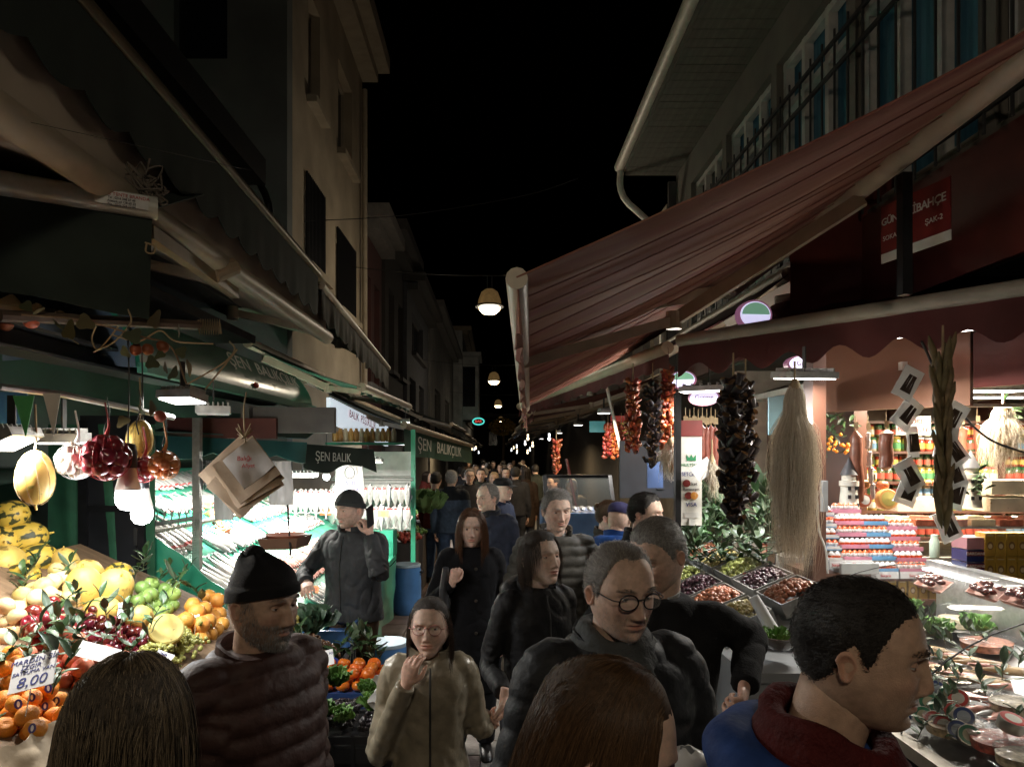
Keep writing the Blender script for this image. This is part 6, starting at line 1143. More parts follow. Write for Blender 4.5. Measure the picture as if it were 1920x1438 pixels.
# cheese counter behind
ct = empty('cheese_counter', (3.2, 5.2, 0), 0, 'refrigerated cheese counter inside the shop', 'counter'); part(MB().box((3.3, 5.3, .62), (2.5, .9, 1.24)), 'body', mat('cream counter', (.5, .45, .38), .5), ct, False); part(MB().box((3.3, 5.3, 1.45), (2.5, .8, .02)), 'shelf', mat('white shelf', (.7, .66, .6), .4), ct, False); part(MB().box((3.3, 4.84, 1.36), (2.5, .01, .2)), 'glass', mat('clear glass', (.1, .1, .1), .03, 0, 0, alpha=.14, spec=.6), ct, False)
for k in range(11): thing(MB().box((0, 0, .03), (.17, .2, .05)).lathe([(.07, .055), (.06, .075), (.001, .08)], 10), 'food_tray', [mat('cut cheese', (.7, .6, .4), .5, 0, .1, 20), mat('sliced meat', (.5, .16, .1), .4, 0, .3, 30), mat('pink meat', (.6, .32, .26), .4, 0, .2, 30)][k % 3], 'tray of sliced cheese or meat in the shop counter', 'tray', 'food trays in the shop counter', loc=(2.3 + k * .2, 5.0, 1.45))
CHZ = spots('speckled white cheese', (.66, .58, .44), (.3, .2, .1), 40, .66, .6)
for k, (px, py, Y, w, h) in enumerate(((1885, 912, 5.1, .42, .1), (1885, 944, 5.08, .44, .1), (1710, 945, 5.3, .4, .09))): thing(MB().box((0, 0, 0), (w, .3, h)), 'cheese_block', CHZ, ('upper speckled white cheese slab at the right edge', 'lower speckled white cheese slab at the right edge', 'herbed cheese slab behind the hanging packets')[k], 'cheese', smooth=False, loc=P(px, py, Y))
def wheel(px, py, Y, r, m1, m2, lab): root = empty('round_cheese', P(px, py, Y), 0, lab, 'cheese', 'cheese wheels'); part(MB().lathe([(r * .9, -.03), (r, -.02), (r, .02), (r * .9, .03)], 24, M=Matrix.Rotation(R(80), 3, 'X')), 'rind', m1, root, world=False); part(MB().lathe([(r * .68, .031), (.001, .034)], 24, M=Matrix.Rotation(R(80), 3, 'X'), caps=False), 'label', m2, root, world=False)
wheel(1662, 936, 4.9, .075, mat('orange cheese rind', (.65, .36, .12), .4), mat('gold label', (.45, .4, .12), .4), 'orange rimmed cheese wheel with gold label'); wheel(1618, 938, 4.9, .05, mat('red cheese rind', (.4, .1, .05), .4), mat('white label', (.6, .6, .58)), 'small red rimmed cheese with crest label')
for k, (px, py) in enumerate(((1655, 910), (1620, 908), (1727, 905), (1740, 905), (1752, 905))): tag(link('cheese_ball', rnd_mesh('cheese_ball', ballprof(.042 if k < 2 else .026, .9, .2), mat('red brown rind %d' % (k % 2), ((.42, .12, .05), (.6, .35, .15))[k % 2], .35, coat=.3), 18), None, P(px, py, 4.95)), 'round %s cheese standing %s' % (('red brown', 'yellow')[k % 2], ('behind the gold label wheel', 'behind the crest label cheese', 'first in the row of small rounds', 'second in the row of small rounds', 'third in the row of small rounds')[k]), 'cheese')
def tower(px, py, Y, lab):
    root = empty('toy_tower', P(px, py, Y), 0, lab, 'ornament', 'white tower ornaments'); part(MB().lathe([(.075, -.15), (.07, -.14), (.055, .05), (.066, .055), (.066, .09), (.05, .092), (.05, .13), (.055, .135)], 18), 'tower', mat('white ceramic', (.6, .57, .5), .5, 0, .1, 20), root, world=False); part(MB().lathe([(.06, .133), (.03, .2), (.002, .26)], 18), 'roof', mat('slate cone', (.1, .1, .11), .5), root, world=False)
    for z in (-.08, -.02, .04):
        for a in (-2.0, -1.2): part(MB().box((.066 * math.cos(a), .066 * math.sin(a), z), (.016, .02, .026), rz=a), 'window', BLACKP, root, False, False)
tower(1592, 925, 4.9, 'white tower ornament with a dark cone roof on the left'); tower(1820, 912, 4.9, 'white tower ornament with a dark cone roof by the cheese slabs')
SAUS = mat('sausage skin', (.23, .085, .05), .4, 0, .25, 12, .15, 40, coat=.2); 
def sausage(px, py0, py1, Y, r, lab, m=SAUS, grp='sausages hanging in the shop', tilt=0.):
    a, b = P(px, py0, Y), P(px + tilt, py1, Y); root = empty('sausage', a, 0, lab, 'sausage', grp); L = (b - a).length; n = 12
    part(MB().tube([a.lerp(b, k / n) + Vector((.1 * r * math.sin(k), 0, 0)) for k in range(n + 1)], [r * min(1, .25 + 3 * math.sin(PI * k / n)) * (1 + .04 * math.sin(k * 2.3)) for k in range(n + 1)], 14), 'casing', m, root); part(MB().tube([a + Vector((0, 0, .12)), a], .003, 5).box(a + Vector((0, -.01, .04)), (.03, .004, .045)), 'string_tag', CORD, root)
sausage(1604, 808, 950, 4.9, .042, 'very long straight brown sausage left of the towers', tilt=6); sausage(1661, 806, 882, 4.8, .046, 'fat brown sausage with a white clip'); sausage(1803, 800, 865, 5.3, .036, 'red sausage behind the packet string'); sausage(1832, 795, 868, 5.3, .032, 'slim red sausage right of the packet string', tilt=8)
for k, y in enumerate((810, 845, 875, 905)): sausage(1627 + k * 3, y, y + 32, 4.9, .017, 'thin pale link sausage, %s in its chain' % ('topmost', 'second', 'third', 'lowest')[k], PALEF, 'thin link sausages')
# orange plant, wicker, straw bundles
for k, (px, py, Y, lab) in enumerate(((1565, 815, 5.2, 'leafy orange plant hanging left of the towers'), (1890, 775, 5.0, 'dried herb bundle at the upper right edge'), (1835, 905, 4.8, 'small green plant by the right tower'))):
    root = empty('plant', P(px, py, Y), 0, lab, 'plant'); 
    for q in range(46 if k < 2 else 22): link('leaf', random.choice(LEAFM), root, Vector((random.gauss(0, .06), random.gauss(0, .05), random.gauss(.02, .07))) * (1 if k < 2 else .6), (random.uniform(-1, 1.5), random.uniform(-1, 1), random.uniform(0, 6)), 1.0)
    if k == 0:
        fm = MB().ell((0, 0, 0), (.013,) * 3, 10, 7).mesh('orange_fruit', mat('tiny orange', (.75, .28, .03), .4))
        for q in range(26): link('fruit', fm, root, (random.gauss(0, .06), -.05 + random.gauss(0, .02), random.gauss(-.08, .035)))
# egg racks
EW = mat('egg foil white', (.7, .68, .68), .3, coat=.4); EO = mat('egg foil orange', (.7, .12, .03), .3, coat=.4); EBL = mat('blue tray', (.15, .35, .6), .4); EPK = mat('pink tray', (.6, .25, .35), .4)
b = MB().lathe(ballprof(.0195, 1.28, 0, .18, 10), 14, caps=False); b.m = [1 if Vector(b.v[q[0]]).z < -.002 else 0 for q in b.f]; EGG = b.mesh('chocolate_egg', [EW, EO], ang=80); b = MB().lathe(ballprof(.0195, 1.28, 0, .18, 10), 14, caps=False); b.m = [1 if Vector(b.v[q[0]]).z > .004 else 0 for q in b.f]; EGG2 = b.mesh('chocolate_egg', [EW, EO], ang=80)
for rk_, (px0, px1, py0, py1, nc, nr) in enumerate(((1558, 1580, 968, 1050, 2, 4), (1583, 1632, 962, 1048, 5, 4), (1636, 1684, 985, 1070, 5, 4), (1688, 1740, 995, 1070, 5, 4))):
    Yr = 4.05; a = P(px0, py1, Yr); w = P(px1, py1, Yr).x - a.x; h = P(px0, py0, Yr).z - a.z; lab = ('narrow egg rack at the far left', 'egg rack on the grey base', 'egg rack with blue trays', 'egg rack with pink trays')[rk_]; root = empty('egg_rack', a, 0, lab, 'rack', 'chocolate egg racks')
    for r_ in range(nr + 1):
        z = a.z + h * r_ / nr - .004; part(MB().box((a.x + w / 2, Yr + .05 + .03 * r_, z), (w + .02, .1, .012)), 'tray', (CARDW if r_ == 0 else EPK if rk_ % 2 else EBL), root, False); part(MB().box((a.x + w / 2, Yr + .001 + .03 * r_, z + .009), (w + .02, .003, .018)), 'tray_front', (EW, EPK, EBL, EPK)[rk_], root, False)
        for c_ in range(nc):
            if r_ < nr + 1: tag(link('chocolate_egg', (EGG, EGG2)[(r_ + rk_) % 2], None, (a.x + w * (c_ + .5) / nc, Yr + .03 + .03 * r_, z + .03), (0, 0, random.uniform(0, 6))), 'red and white foil chocolate egg in the %s' % lab.replace('egg rack', 'rack'), 'chocolate egg', 'eggs in the ' + lab)
    part(MB().box((a.x + w / 2, Yr - .002, a.z - .028), (w + .02, .004, .035)), 'base_card', CARDW, root, False); text('Sürpriz', .022, INKR, root, frame((a.x + w / 2, Yr - .006, a.z - .028), (1, 0, 0), (0, 0, 1)))
egs = empty('egg_shelf', (2.4, 4.2, 0), 0, 'brown stand with ledges carrying the chocolate eggs', 'shelf'); zt = P(0, 1073, 4.1).z
part(MB().box((2.42, 4.25, zt - .02), (1.1, .4, .045)), 'ledge', SHELF, egs, False); part(MB().box((2.42, 4.25, zt - .17), (1.1, .38, .03)), 'ledge', SHELF, egs, False); part(MB().box((2.42, 4.42, .6), (1.1, .05, 1.1)), 'back', SHELF, egs, False); part(MB().box((P(1608, 0, 4.05).x, 4.12, zt + .035), (.22, .2, .06)), 'grey_base', mat('grey base', (.35, .36, .36), .5), egs, False)
GB = mat('gold box print', (.55, .34, .06), .38, .15, .15, 20); PORT = mat('portrait print', (.25, .14, .05), .6); 
gbm = MB().box((0, 0, 0), (.052, .035, .12)); gbm.add([(-.017, -.0178, .045), (.017, -.0178, .045), (.017, -.0178, .05), (-.017, -.0178, .05)], [(0, 1, 2, 3)], 2)
gbm.add([(.017 * math.cos(t), -.0179, -.005 + .022 * math.sin(t)) for t in [2 * PI * q / 14 for q in range(14)]], [tuple(range(14))], 1); gbm.add([(.011 * math.cos(t), -.0181, -.008 + .013 * math.sin(t)) for t in [2 * PI * q / 12 for q in range(12)]], [tuple(range(12))], 2); GBM = gbm.mesh('gold_box', [GB, PORT, mat('cream print', (.62, .5, .32), .6)], False)
for k in range(10): tag(link('gold_box', GBM, None, (2.06 + k * .062, 4.1, zt - .098), None, .95), 'gold portrait box on the ledge below the chocolate eggs', 'box', 'gold boxes below the eggs')
for r_ in range(2):
    for k in range(6):
        for q in range(2): tag(link('gold_box', GBM, None, (P(1852, 0, 3.55).x + k * .056, 3.55 + q * .04, P(0, 1066, 3.55).z + .004 + r_ * .123), (0, 0, random.uniform(-.05, .05)), 1.0), 'gold portrait box in the %s row at the right edge' % ('lower', 'upper')[r_], 'box', 'gold boxes stacked at the right edge')
for k, (z, c, s) in enumerate(((0, (.02, .03, .12), 'DARDANEL'), (.065, (.02, .03, .12), 'DARDANEL'), (.13, (.45, .22, .25), ''))):
    q = P(1823, 1062, 3.6) + Vector((0, 0, z)); root = empty('multipack', q, 0, ('lowest dark blue multipack with white lettering', 'middle dark blue multipack with white lettering', 'pink shrink wrapped multipack on top')[k], 'multipack'); part(MB().box(q, (.14, .12, .06)), 'pack', mat('multipack %d' % min(k, 1 if k < 2 else 2), c, .3, coat=.4), root, False)
    if s: part(MB().box(q + Vector((-.02, -.0615, .012)), (.1, .002, .024)), 'band', SIGNR, root, False); text(s, .021, WHITE, root, frame(q + Vector((-.02, -.064, .012)), (1, 0, 0), (0, 0, 1)))
thing(MB().lathe([(.024, 0), (.026, .01), (.026, .09), (.018, .11), (.018, .13), (.001, .132)], 16), 'bottle', mat('pale green bottle', (.5, .62, .52), .3), 'pale green bottle between eggs and multipacks', 'bottle', loc=P(1752, 1045, 3.9)); thing(MB().lathe([(.03, 0), (.035, .05), (.03, .06)], 16), 'jar', BLACKP, 'small black crested jar below the pale green bottle', 'jar', loc=P(1756, 1070, 3.8))
# ---------------- hanging strings
AUB = mat('dried aubergine skin', (.016, .01, .012), .45, 0, .5, 20, .5, 60, orand=.2); AUBI = mat('dried aubergine flesh', (.2, .12, .06), .8, 0, .3, 20)
def cup(r, L, seed):
    b = MB(); f = lambda k: lambda u, v: ((r - .004 * k) * (.45 + .55 * math.sin(PI * .5 * (.25 + .75 * v))) * math.cos(2 * PI * u) * (1 + .13 * nz3((math.cos(6.28 * u) * 2, math.sin(6.28 * u) * 2, seed + v * 2))), (r - .004 * k) * .6 * math.sin(2 * PI * u) * (1 + .16 * nz3((math.cos(6.28 * u) * 2, math.sin(6.28 * u) * 2, seed + 4))), -L * (1 - v) + .003 * k)
    b.sheet(f(0), 14, 5, 0, 0); b.sheet(f(1), 14, 5, 0, 1)
    return b.mesh('dried_aubergine', [AUB, AUBI], ang=80)
CUPS = [cup(.024, .055, s) for s in range(4)]
def string_of(name, px, py0, py1, Y, R0, n, meshes, label, cat, sc=1., part_name='piece', prof=None, tilt=1.):
    a, b = P(px, py0, Y), P(px, py1, Y); root = empty(name, a, 0, label, cat); L = a.z - b.z; part(MB().tube([a + Vector((0, 0, .12)), a, b], [.004, .006, .004], 6), 'string', CORD, root); rnd = random.Random(px)
    for k in range(n):
        t = (k + .5) / n; rr = R0 * (prof(t) if prof else 1) * (rnd.random() ** .5); an = k * 2.4 + rnd.uniform(-.4, .4); o = link(part_name, meshes[k % len(meshes)], root, (rr * math.cos(an), rr * math.sin(an), -L * t + rnd.uniform(-.02, .02)), (rnd.uniform(.3, 1.5) * tilt, rnd.uniform(-.6, .6) * tilt, an + PI / 2), sc * rnd.uniform(.8, 1.2))
string_of('aubergine_string', 1375, 705, 965, 3.55, .085, 150, CUPS, 'thick string of black dried aubergines hanging in front of the shop', 'dried aubergines', 1.0, 'dried_aubergine', lambda t: .75 + .35 * math.sin(PI * t)); string_of('aubergine_string', 1398, 715, 930, 3.62, .07, 90, CUPS, 'second string of black dried aubergines behind the thick one', 'dried aubergines', .95, 'dried_aubergine')
string_of('aubergine_string', 1224, 712, 868, 4.9, .075, 80, CUPS, 'short string of dried aubergines between the orange pepper strings', 'dried aubergines', .95, 'dried_aubergine')
PEPM = [rnd_mesh('dried_pepper', [(.004, -.03), (.014, -.02), (.017, 0), (.012, .018), (.004, .026)], mat('dried pepper %d' % i, c, .45, 0, .4, 30, .5, 50, orand=.25, coat=.2), 8, .35, i) for i, c in enumerate(((.3, .06, .018), (.38, .1, .022), (.2, .03, .013)))]
string_of('pepper_string', 1187, 712, 845, 5.0, .05, 150, PEPM, 'orange string of dried peppers at the left', 'dried peppers', 1.0, 'dried_pepper'); string_of('pepper_string', 1252, 690, 838, 4.95, .05, 170, PEPM, 'redder string of dried peppers right of the aubergines', 'dried peppers', 1.0, 'dried_pepper', lambda t: .6 + .7 * t)
def straw(px, py0, py1, Y, top, wid, n, lab, m, core):
    a = P(px, py0, Y); L = a.z - P(px, py1, Y).z; root = empty('straw_bunch', a, 0, lab, 'straw bunch'); rng = np.random.default_rng(px); an = rng.uniform(0, 6.28, n); rr = rng.uniform(0, 1, n) ** .5; k = 9; t = np.linspace(0, 1, k); Ls = L * np.where(rng.random(n) < .45, rng.uniform(.45, .62, n), rng.uniform(.6, 1., n))
    spread = (top + (wid - top) * (np.minimum(1, t * 1.7) ** 1.1 + .12 * np.sin(t * 17)) * np.interp(t, [0, .7, 1], [1, 1, .55]))[None]; x = rr[:, None] * np.cos(an)[:, None] * spread + .03 * np.sin(rng.uniform(0, 6, (n, 1)) + t * rng.uniform(2, 14, (n, 1))) * t * rng.random((n, 1)) ** 2; y = rr[:, None] * np.sin(an)[:, None] * spread * .8 + .02 * np.sin(rng.uniform(0, 6, (n, 1)) + t * rng.uniform(3, 12, (n, 1))) * t; z = -Ls[:, None] * t[None]
    cl_ = rng.normal(0, 1, (40, 2))[rng.integers(0, 40, n)]; x = x + cl_[:, :1] * .035 * (t ** 1.3)[None]; y = y + cl_[:, 1:] * .018 * (t ** 1.3)[None]
    c = part(MB().lathe([(top * .8, 0), (wid * .45, -L * .35), (wid * .6, -L * .5), (wid * .25, -L * .68), (.005, -L * .75)], 16), 'core', core, root, world=False); strands('straw_strands', np.stack([x, y, z], 2), .0011, m, c); part(MB().tube([(0, 0, .12), (0, 0, 0)], .005, 6).lathe([(top * 1.05, -.03), (top * 1.08, 0), (top * .5, .03)], 12), 'binding', CORD, root, world=False)
STRAW = hmat('straw', (.56, .48, .37), (.8, .73, .62), .7); STRC = mat('straw core', (.4, .3, .18), .9, 0, .3, 60, .8, 90, stretch=(6, 6, .4))
straw(1490, 722, 1095, 3.45, .025, .115, 1700, 'tall pale straw bunch hanging beside the brown pillar', STRAW, STRC); straw(1258, 830, 905, 4.7, .03, .07, 500, 'small pale straw bunch under the pepper strings', STRAW, STRC); straw(1335, 860, 945, 4.2, .015, .03, 200, 'thin straw bunch behind the sausages', STRAW, STRC); straw(1880, 765, 900, 4.9, .05, .13, 600, 'straw mat bundle at the right edge of the shop', STRAW, STRC)
for k in range(8): sausage(1285 + k * 8, 798 + 3 * (k % 2), 855 + 6 * (k % 3) + (18 if k > 4 else 0), 4.5, .02, ('leftmost brown sausage in the outdoor row', 'second brown sausage in the outdoor row', 'third brown sausage in the outdoor row', 'fourth brown sausage in the outdoor row', 'fifth brown sausage in the outdoor row', 'sixth brown sausage in the outdoor row', 'seventh brown sausage in the outdoor row', 'rightmost brown sausage in the outdoor row')[k], mat('sucuk skin', (.24, .07, .05), .45, 0, .2, 14), 'sausages in the outdoor row')
# dried leaves string and packets
okr = rnd_mesh('dried_pod', [(.002, -.1), (.012, -.06), (.016, 0), (.012, .06), (.003, .1)], mat('dried brown pod', (.16, .12, .055), .7, 0, .4, 12, .5, 30, orand=.25), 8, .3, 2); string_of('dried_pod_string', 1768, 662, 968, 2.95, .028, 40, [okr], 'long string of dried brown pods hanging before the shop', 'dried pods', .85, 'dried_pod', None, .18)
PKT = mat('clear packet film', (.8, .8, .78), .2, 0, 0, alpha=.72, spec=.7, bump=.5, bscale=25); HERB = mat('dark dried herb', (.05, .03, .018), .7, 0, .5, 30)
for k, (px, py, r) in enumerate(((1703, 718, -28), (1702, 775, -38), (1712, 828, 5), (1706, 890, 28), (1704, 918, -20), (1788, 783, -30), (1788, 845, 35), (1790, 885, 20), (1793, 925, -15), (1778, 985, 25), (1775, 830, -10))):
    c0 = P(px, py, 3.0 + .02 * (k % 3)); root = empty('herb_packet', c0, 0, ('topmost left', 'second left', 'narrow left', 'fourth left', 'lowest left', 'topmost right', 'upper right', 'middle right', 'lower right', 'lowest', 'middle')[k] + ' clear packet of dark herbs on the string', 'packet', 'herb packets'); Mf = frame(c0, (1, .1 * math.sin(k), 0), (0, 0, 1)) @ Matrix.Rotation(R(r), 4, 'Z'); w, h = (.09 if k != 2 else .05), .14
    part(MB().sheet(lambda u, v: Mf @ Vector(((u - .5) * w, (v - .5) * h, .006 * math.sin(PI * u) * math.sin(PI * v) + .003 * nz3((u * 5, v * 5, k)))), 8, 8, .012), 'film', PKT, root); b = MB()
    for q in range(9): b.tube([Mf @ Vector((-.022 + .0055 * q, -.045, .009)), Mf @ Vector((-.017 + .0045 * q + random.uniform(-.008, .008), .035, .009))], .0034, 5)
    tag(part(b, 'herbs', HERB, root), kind='stuff')
thing(MB().tube([P(1728, 640, 3.0), P(1780, 745, 3.2), P(1850, 820, 3.6), P(1925, 850, 3.9)], .006, 6, sub=20), 'cable', BLACKP, 'black cable sagging across the shop front to the right', 'cable'); thing(MB().tube([P(1532, 920, 3.75), P(1535, 990, 3.75), P(1548, 1030, 3.75), P(1552, 1075, 3.75)], .005, 6, sub=14), 'cable', WHITEP, 'white cable running down the brown pillar', 'cable')
thing(MB().box((0, 0, 0), (.03, .03, .17)), 'scanner', mat('grey plastic', (.3, .32, .35), .4), 'grey plastic box on the brown pillar', 'box', smooth=False, loc=P(1545, 930, 3.75))
# oval lit signs
def oval(px, py, Y, w, h, s, lab, rz, half=False):
    c0 = P(px, py, Y); root = empty('oval_sign', c0, 0, lab, 'lit sign', 'lit oval signs'); Mf = frame(c0, (math.cos(rz), math.sin(rz), 0), (0, 0, 1)); ov = lambda k: [(w * k * math.cos(t), h * k * math.sin(t)) for t in [2 * PI * q / 30 for q in range(30)]]
    part(MB().prism(ov(1), .05, Mf), 'rim', mat('maroon rim', (.12, .03, .04), .4, emis=.3, ecol=(.5, .2, .35)), root, False); part(MB().prism(ov(.88), .004, Mf @ Matrix.Translation((0, 0, .006))), 'face', mat('lilac lit face', (.6, .55, .75), .5, emis=.75, ecol=(.75, .72, 1)), root, False)
    if half: part(MB().prism([(w * .8 * math.cos(t), h * .8 * math.sin(t)) for t in [PI * q / 20 for q in range(21)]], .003, Mf @ Matrix.Translation((0, 0, .012))), 'picture', mat('green picture', (.12, .3, .18), .5, emis=.35, ecol=(.3, .6, .4)), root, False)
    else: text(s, h * .75, mat('maroon letters', (.1, .02, .05), .5), root, Mf @ Matrix.Translation((0, 0, .012)))
oval(1416, 590, 4.4, .115, .095, '', 'oval lit sign with green picture above the corner awning', .1, True); oval(1510, 682, 4.15, .115, .055, 'Gurme', 'oval lit lilac sign half hidden by the wavy valance', .05); oval(1320, 745, 4.9, .11, .06, 'Gurme', 'oval lit lilac sign beside the aubergine strings', -.25); oval(1280, 712, 5.1, .1, .07, '', 'oval lit sign with green picture behind the pepper strings', -.3, True)
thing(MB().sheet(lambda u, v: P(1440 + 90 * u, 745 + 70 * v - 14 * u, 4.6) + Vector((0, 0, .004 * math.sin(v * 60))), 3, 60, .01), 'roller_shutter', mat('teal shutter', (.1, .18, .2), .5, 0, .3, 3), 'rolled down slatted shutter behind the straw bunch', 'shutter')
# card payment panel
cp = empty('payment_sign', P(1296, 890, 4.35), 0, 'tall white payment card panel with red and blue logos', 'sign'); xa = P(1276, 0, 4.35).x; xb = P(1316, 0, 4.35).x; zc = lambda y: P(0, y, 4.35).z
part(MB().box(((xa + xb) / 2, 4.36, (zc(790) + zc(985)) / 2), (xb - xa, .02, zc(790) - zc(985))), 'panel', WHITE, cp, False); part(MB().box((xa - .02, 4.35, 1.5), (.035, .05, 1.7)), 'post', BLACK, cp, False); part(MB().box(((xa + xb) / 2, 4.345, zc(803)), (xb - xa, .01, .1)), 'red_cap', SIGNR, cp, False)
T = lambda s, y, sz, m, w=1.: text(s, sz, m, cp, frame(((xa + xb) / 2, 4.347, zc(y)), (1, 0, 0), (0, 0, 1)), wide=w)
T('MULTİNET', 872, .026, mat('green ink', (.02, .25, .1))); T('SETCARD', 889, .036, INKB, .8); T('Ticket', 907, .03, INKK); T('Restaurant', 917, .024, INKK); T('VISA', 946, .036, INKB)
for k, (x, y, c) in enumerate(((-.03, 906, SIGNR), (-.018, 929, SIGNR), (.018, 929, mat('orange logo', (.7, .3, .05), .5)))): part(MB().lathe([(.024, 0), (.024, .003), (.001, .004)], 18, ((xa + xb) / 2 + x, 4.348 - .001 * k, zc(y)), M=Matrix.Rotation(R(90), 3, 'X')), 'logo', c, cp)
T('MasterCard', 929, .018, WHITE); part(MB().prism([(-.03, -.02), (.03, -.02), (.03, .02), (.012, -.002), (0, .02), (-.012, -.002), (-.03, .02)], .002, frame(((xa + xb) / 2, 4.346, zc(858)), (1, 0, 0), (0, 0, 1))), 'logo', mat('green ink', (.02, .25, .1)), cp, False)
part(MB().box(((xa + xb) / 2, 4.346, zc(965)), (.09, .004, .035)).box(((xa + xb) / 2, 4.34, zc(978)), (.04, .03, .04)), 'socket', WHITEP, cp, False)
thing(MB().box((0, 0, 0), (.13, .004, .1), M=Matrix.Rotation(R(-35), 3, 'Y')), 'paper_sheet', CARDW, 'tilted white paper sheet pinned beside the payment panel', 'paper', smooth=False, loc=P(1318, 880, 4.2))
# ---------------- olives and greens stand
ov = empty('olive_stand', (1.6, 3.9, 0), 0, 'low stand with grey cloth carrying olives and greens', 'stall'); GREYC = mat('grey table cloth', (.24, .25, .26), .7, 0, .1, 6, .15, 30)
OZ, OX, OS = 1.17, 1.2, .42                         # display plane rises away from the street
def ol(px, py): a = (px - VX) / F; b = (py - VY) / F; Y = (H - OZ + OS * OX) / (b + OS * a); return Vector((a * Y, Y, H - b * Y))
part(MB().sheet(lambda u, v: (1.06 + .54 * u, 3.1 + 1.8 * v, OZ - .04 + OS * (.54 * u - .14)), 4, 6, .03), 'table_top', GREYC, ov, False); part(MB().sheet(lambda u, v: (1.05 + .012 * math.sin(v * 26) * u, 3.09 + 1.8 * v, OZ - .06 - .8 * u), 6, 40, .005), 'cloth_side', GREYC, ov); part(MB().sheet(lambda u, v: (1.06 + .54 * v, 3.08 + .012 * math.sin(v * 22) * u, OZ - .07 + OS * (.54 * v - .14) - .8 * u), 6, 30, .005), 'cloth_end', GREYC, ov)
for k in range(46):
    px = 1285 + (k % 12) * 17 + random.uniform(-8, 8); py = 972 + (k // 12) * 34 + random.uniform(-10, 12); sprig(ol(px, py) + Vector((0, 0, .04)), 'upright sprig of bay leaves among the olives', 12, random.uniform(1.3, 2.0), random.uniform(0, 6), random.uniform(.2, .9), 'bay sprigs on the olive stand')
for k, (px, py, lab) in enumerate(((1300, 990, 'leafy green bunch at the back left of the olive stand'), (1330, 1010, 'leafy green bunch left of the middle of the olive stand'), (1310, 1030, 'leafy green bunch at the front left of the olive stand'), (1350, 985, 'leafy green bunch at the back of the olive stand'))): lettuce(ol(px, py) + Vector((0, 0, .02)), .12, lab, 60 + k, 14, mat('spinach leaf', (.06, .15, .04), .5, 0, .3, 20, .3, 30))
OLV = [mat('olive %d' % i, c, .28, 0, .3, 30, coat=.4) for i, c in enumerate(((.4, .33, .13), (.3, .34, .1), (.05, .02, .03), (.34, .12, .06)))]
ONM = ('front row', 'second row', 'third row', 'fourth row', 'back row')
for k in range(10):
    i, j = k % 2, k // 2; q = Vector((1.19 + .25 * i, 3.3 + .34 * j, OZ + OS * .25 * i)); r_ = .0105 + .002 * (k % 3); rnd = random.Random(k); b = MB(); wx, wy = .11, .15
    root = empty('olive_bin', q, 0, '%s bin of %s olives in the %s of the stand' % (('street side', 'shop side')[i], ('pale', 'green', 'black', 'reddish')[(k * 3 + j) % 4], ONM[j]), 'olive bin', 'olive bins on the stand')
    for c, d_ in (((0, -wy, .02), (2 * wx, .006, .07)), ((0, wy, .02), (2 * wx, .006, .07)), ((-wx, 0, .02), (.006, 2 * wy, .07)), ((wx, 0, .02), (.006, 2 * wy, .07)), ((0, 0, -.01), (2 * wx, 2 * wy, .006))): b.box(c, d_)
    part(b, 'bin', mat("smoky bin", (.25, .25, .24), .3), root, False, False); b = MB()
    for t in range(170):
        x, y = rnd.uniform(-.9, .9), rnd.uniform(-.92, .92); b.ell((x * wx, y * wy, .03 + .05 * (1 - x * x) * (1 - y * y) + rnd.uniform(-.008, .006)), (r_, r_ * 1.2, r_), 8, 5, M=Matrix.Rotation(rnd.uniform(0, 3), 3, 'Z'))
    tag(part(b, 'olives', OLV[(k * 3 + j) % 4], root, world=False), kind='stuff'); root.rotation_euler = (0, -math.atan(OS), 0)
GLB = mat('clear box', (.1, .11, .11), .05, 0, 0, alpha=.15, spec=.7)
for k, (px, py) in enumerate(((1440, 1090), (1480, 1050))): thing(MB().box((0, -.08, .05), (.19, .004, .13)).box((-.095, 0, .05), (.004, .16, .13)).box((.095, 0, .05), (.004, .16, .13)), 'glass_box', GLB, ('front', 'rear')[k] + ' clear box holding olives', 'box', smooth=False, loc=ol(px, py))
FRR = mat('red frame', (.45, .05, .03), .4); FRB = mat('dark blue frame', (.03, .04, .18), .4); ORC = mat('peach card', (.7, .42, .3), .6)
for k, (px, py, f_) in enumerate(((1350, 993, 0), (1297, 1012, 1), (1470, 967, 0), (1485, 968, 1), (1430, 1030, 0), (1446, 1045, 1), (1387, 1075, 1), (1402, 1087, 0))): q = ol(px, py); pcard(px, py, q.y - .05, .05, .07 if k > 1 else .05, R(random.uniform(-12, 12)), (('%d,%d0' % (4 + k, k % 9), .018, 0, .01, INKK),), ('red framed card at the back left of the olive stand', 'tilted blue framed card among the greens', 'red framed card at the back by the straw bunch', 'blue framed card at the back by the straw bunch', 'red framed card in the middle of the olives', 'tall blue framed card in the middle of the olives', 'blue framed card at the front of the olives', 'red framed card at the front of the olives')[k], ORC, .3, 'framed price cards on the olive stand', True, (FRR, FRB)[f_])
cupb = thing(MB().sheet(lambda u, v: Vector((.03 * (1 - .25 * v) * math.cos(6.28 * u) * (1 + .1 * nz3((u * 9, v * 6, 1))), .03 * math.sin(6.28 * u) * (1 - .25 * v), .17 * v)), 20, 12, .002), 'cup_stack', CARDW, 'tilted white stack of paper cups in plastic on the grey cloth', 'cups', loc=P(1450, 1185, 3.0), rot=(-.25, -.45, 0))
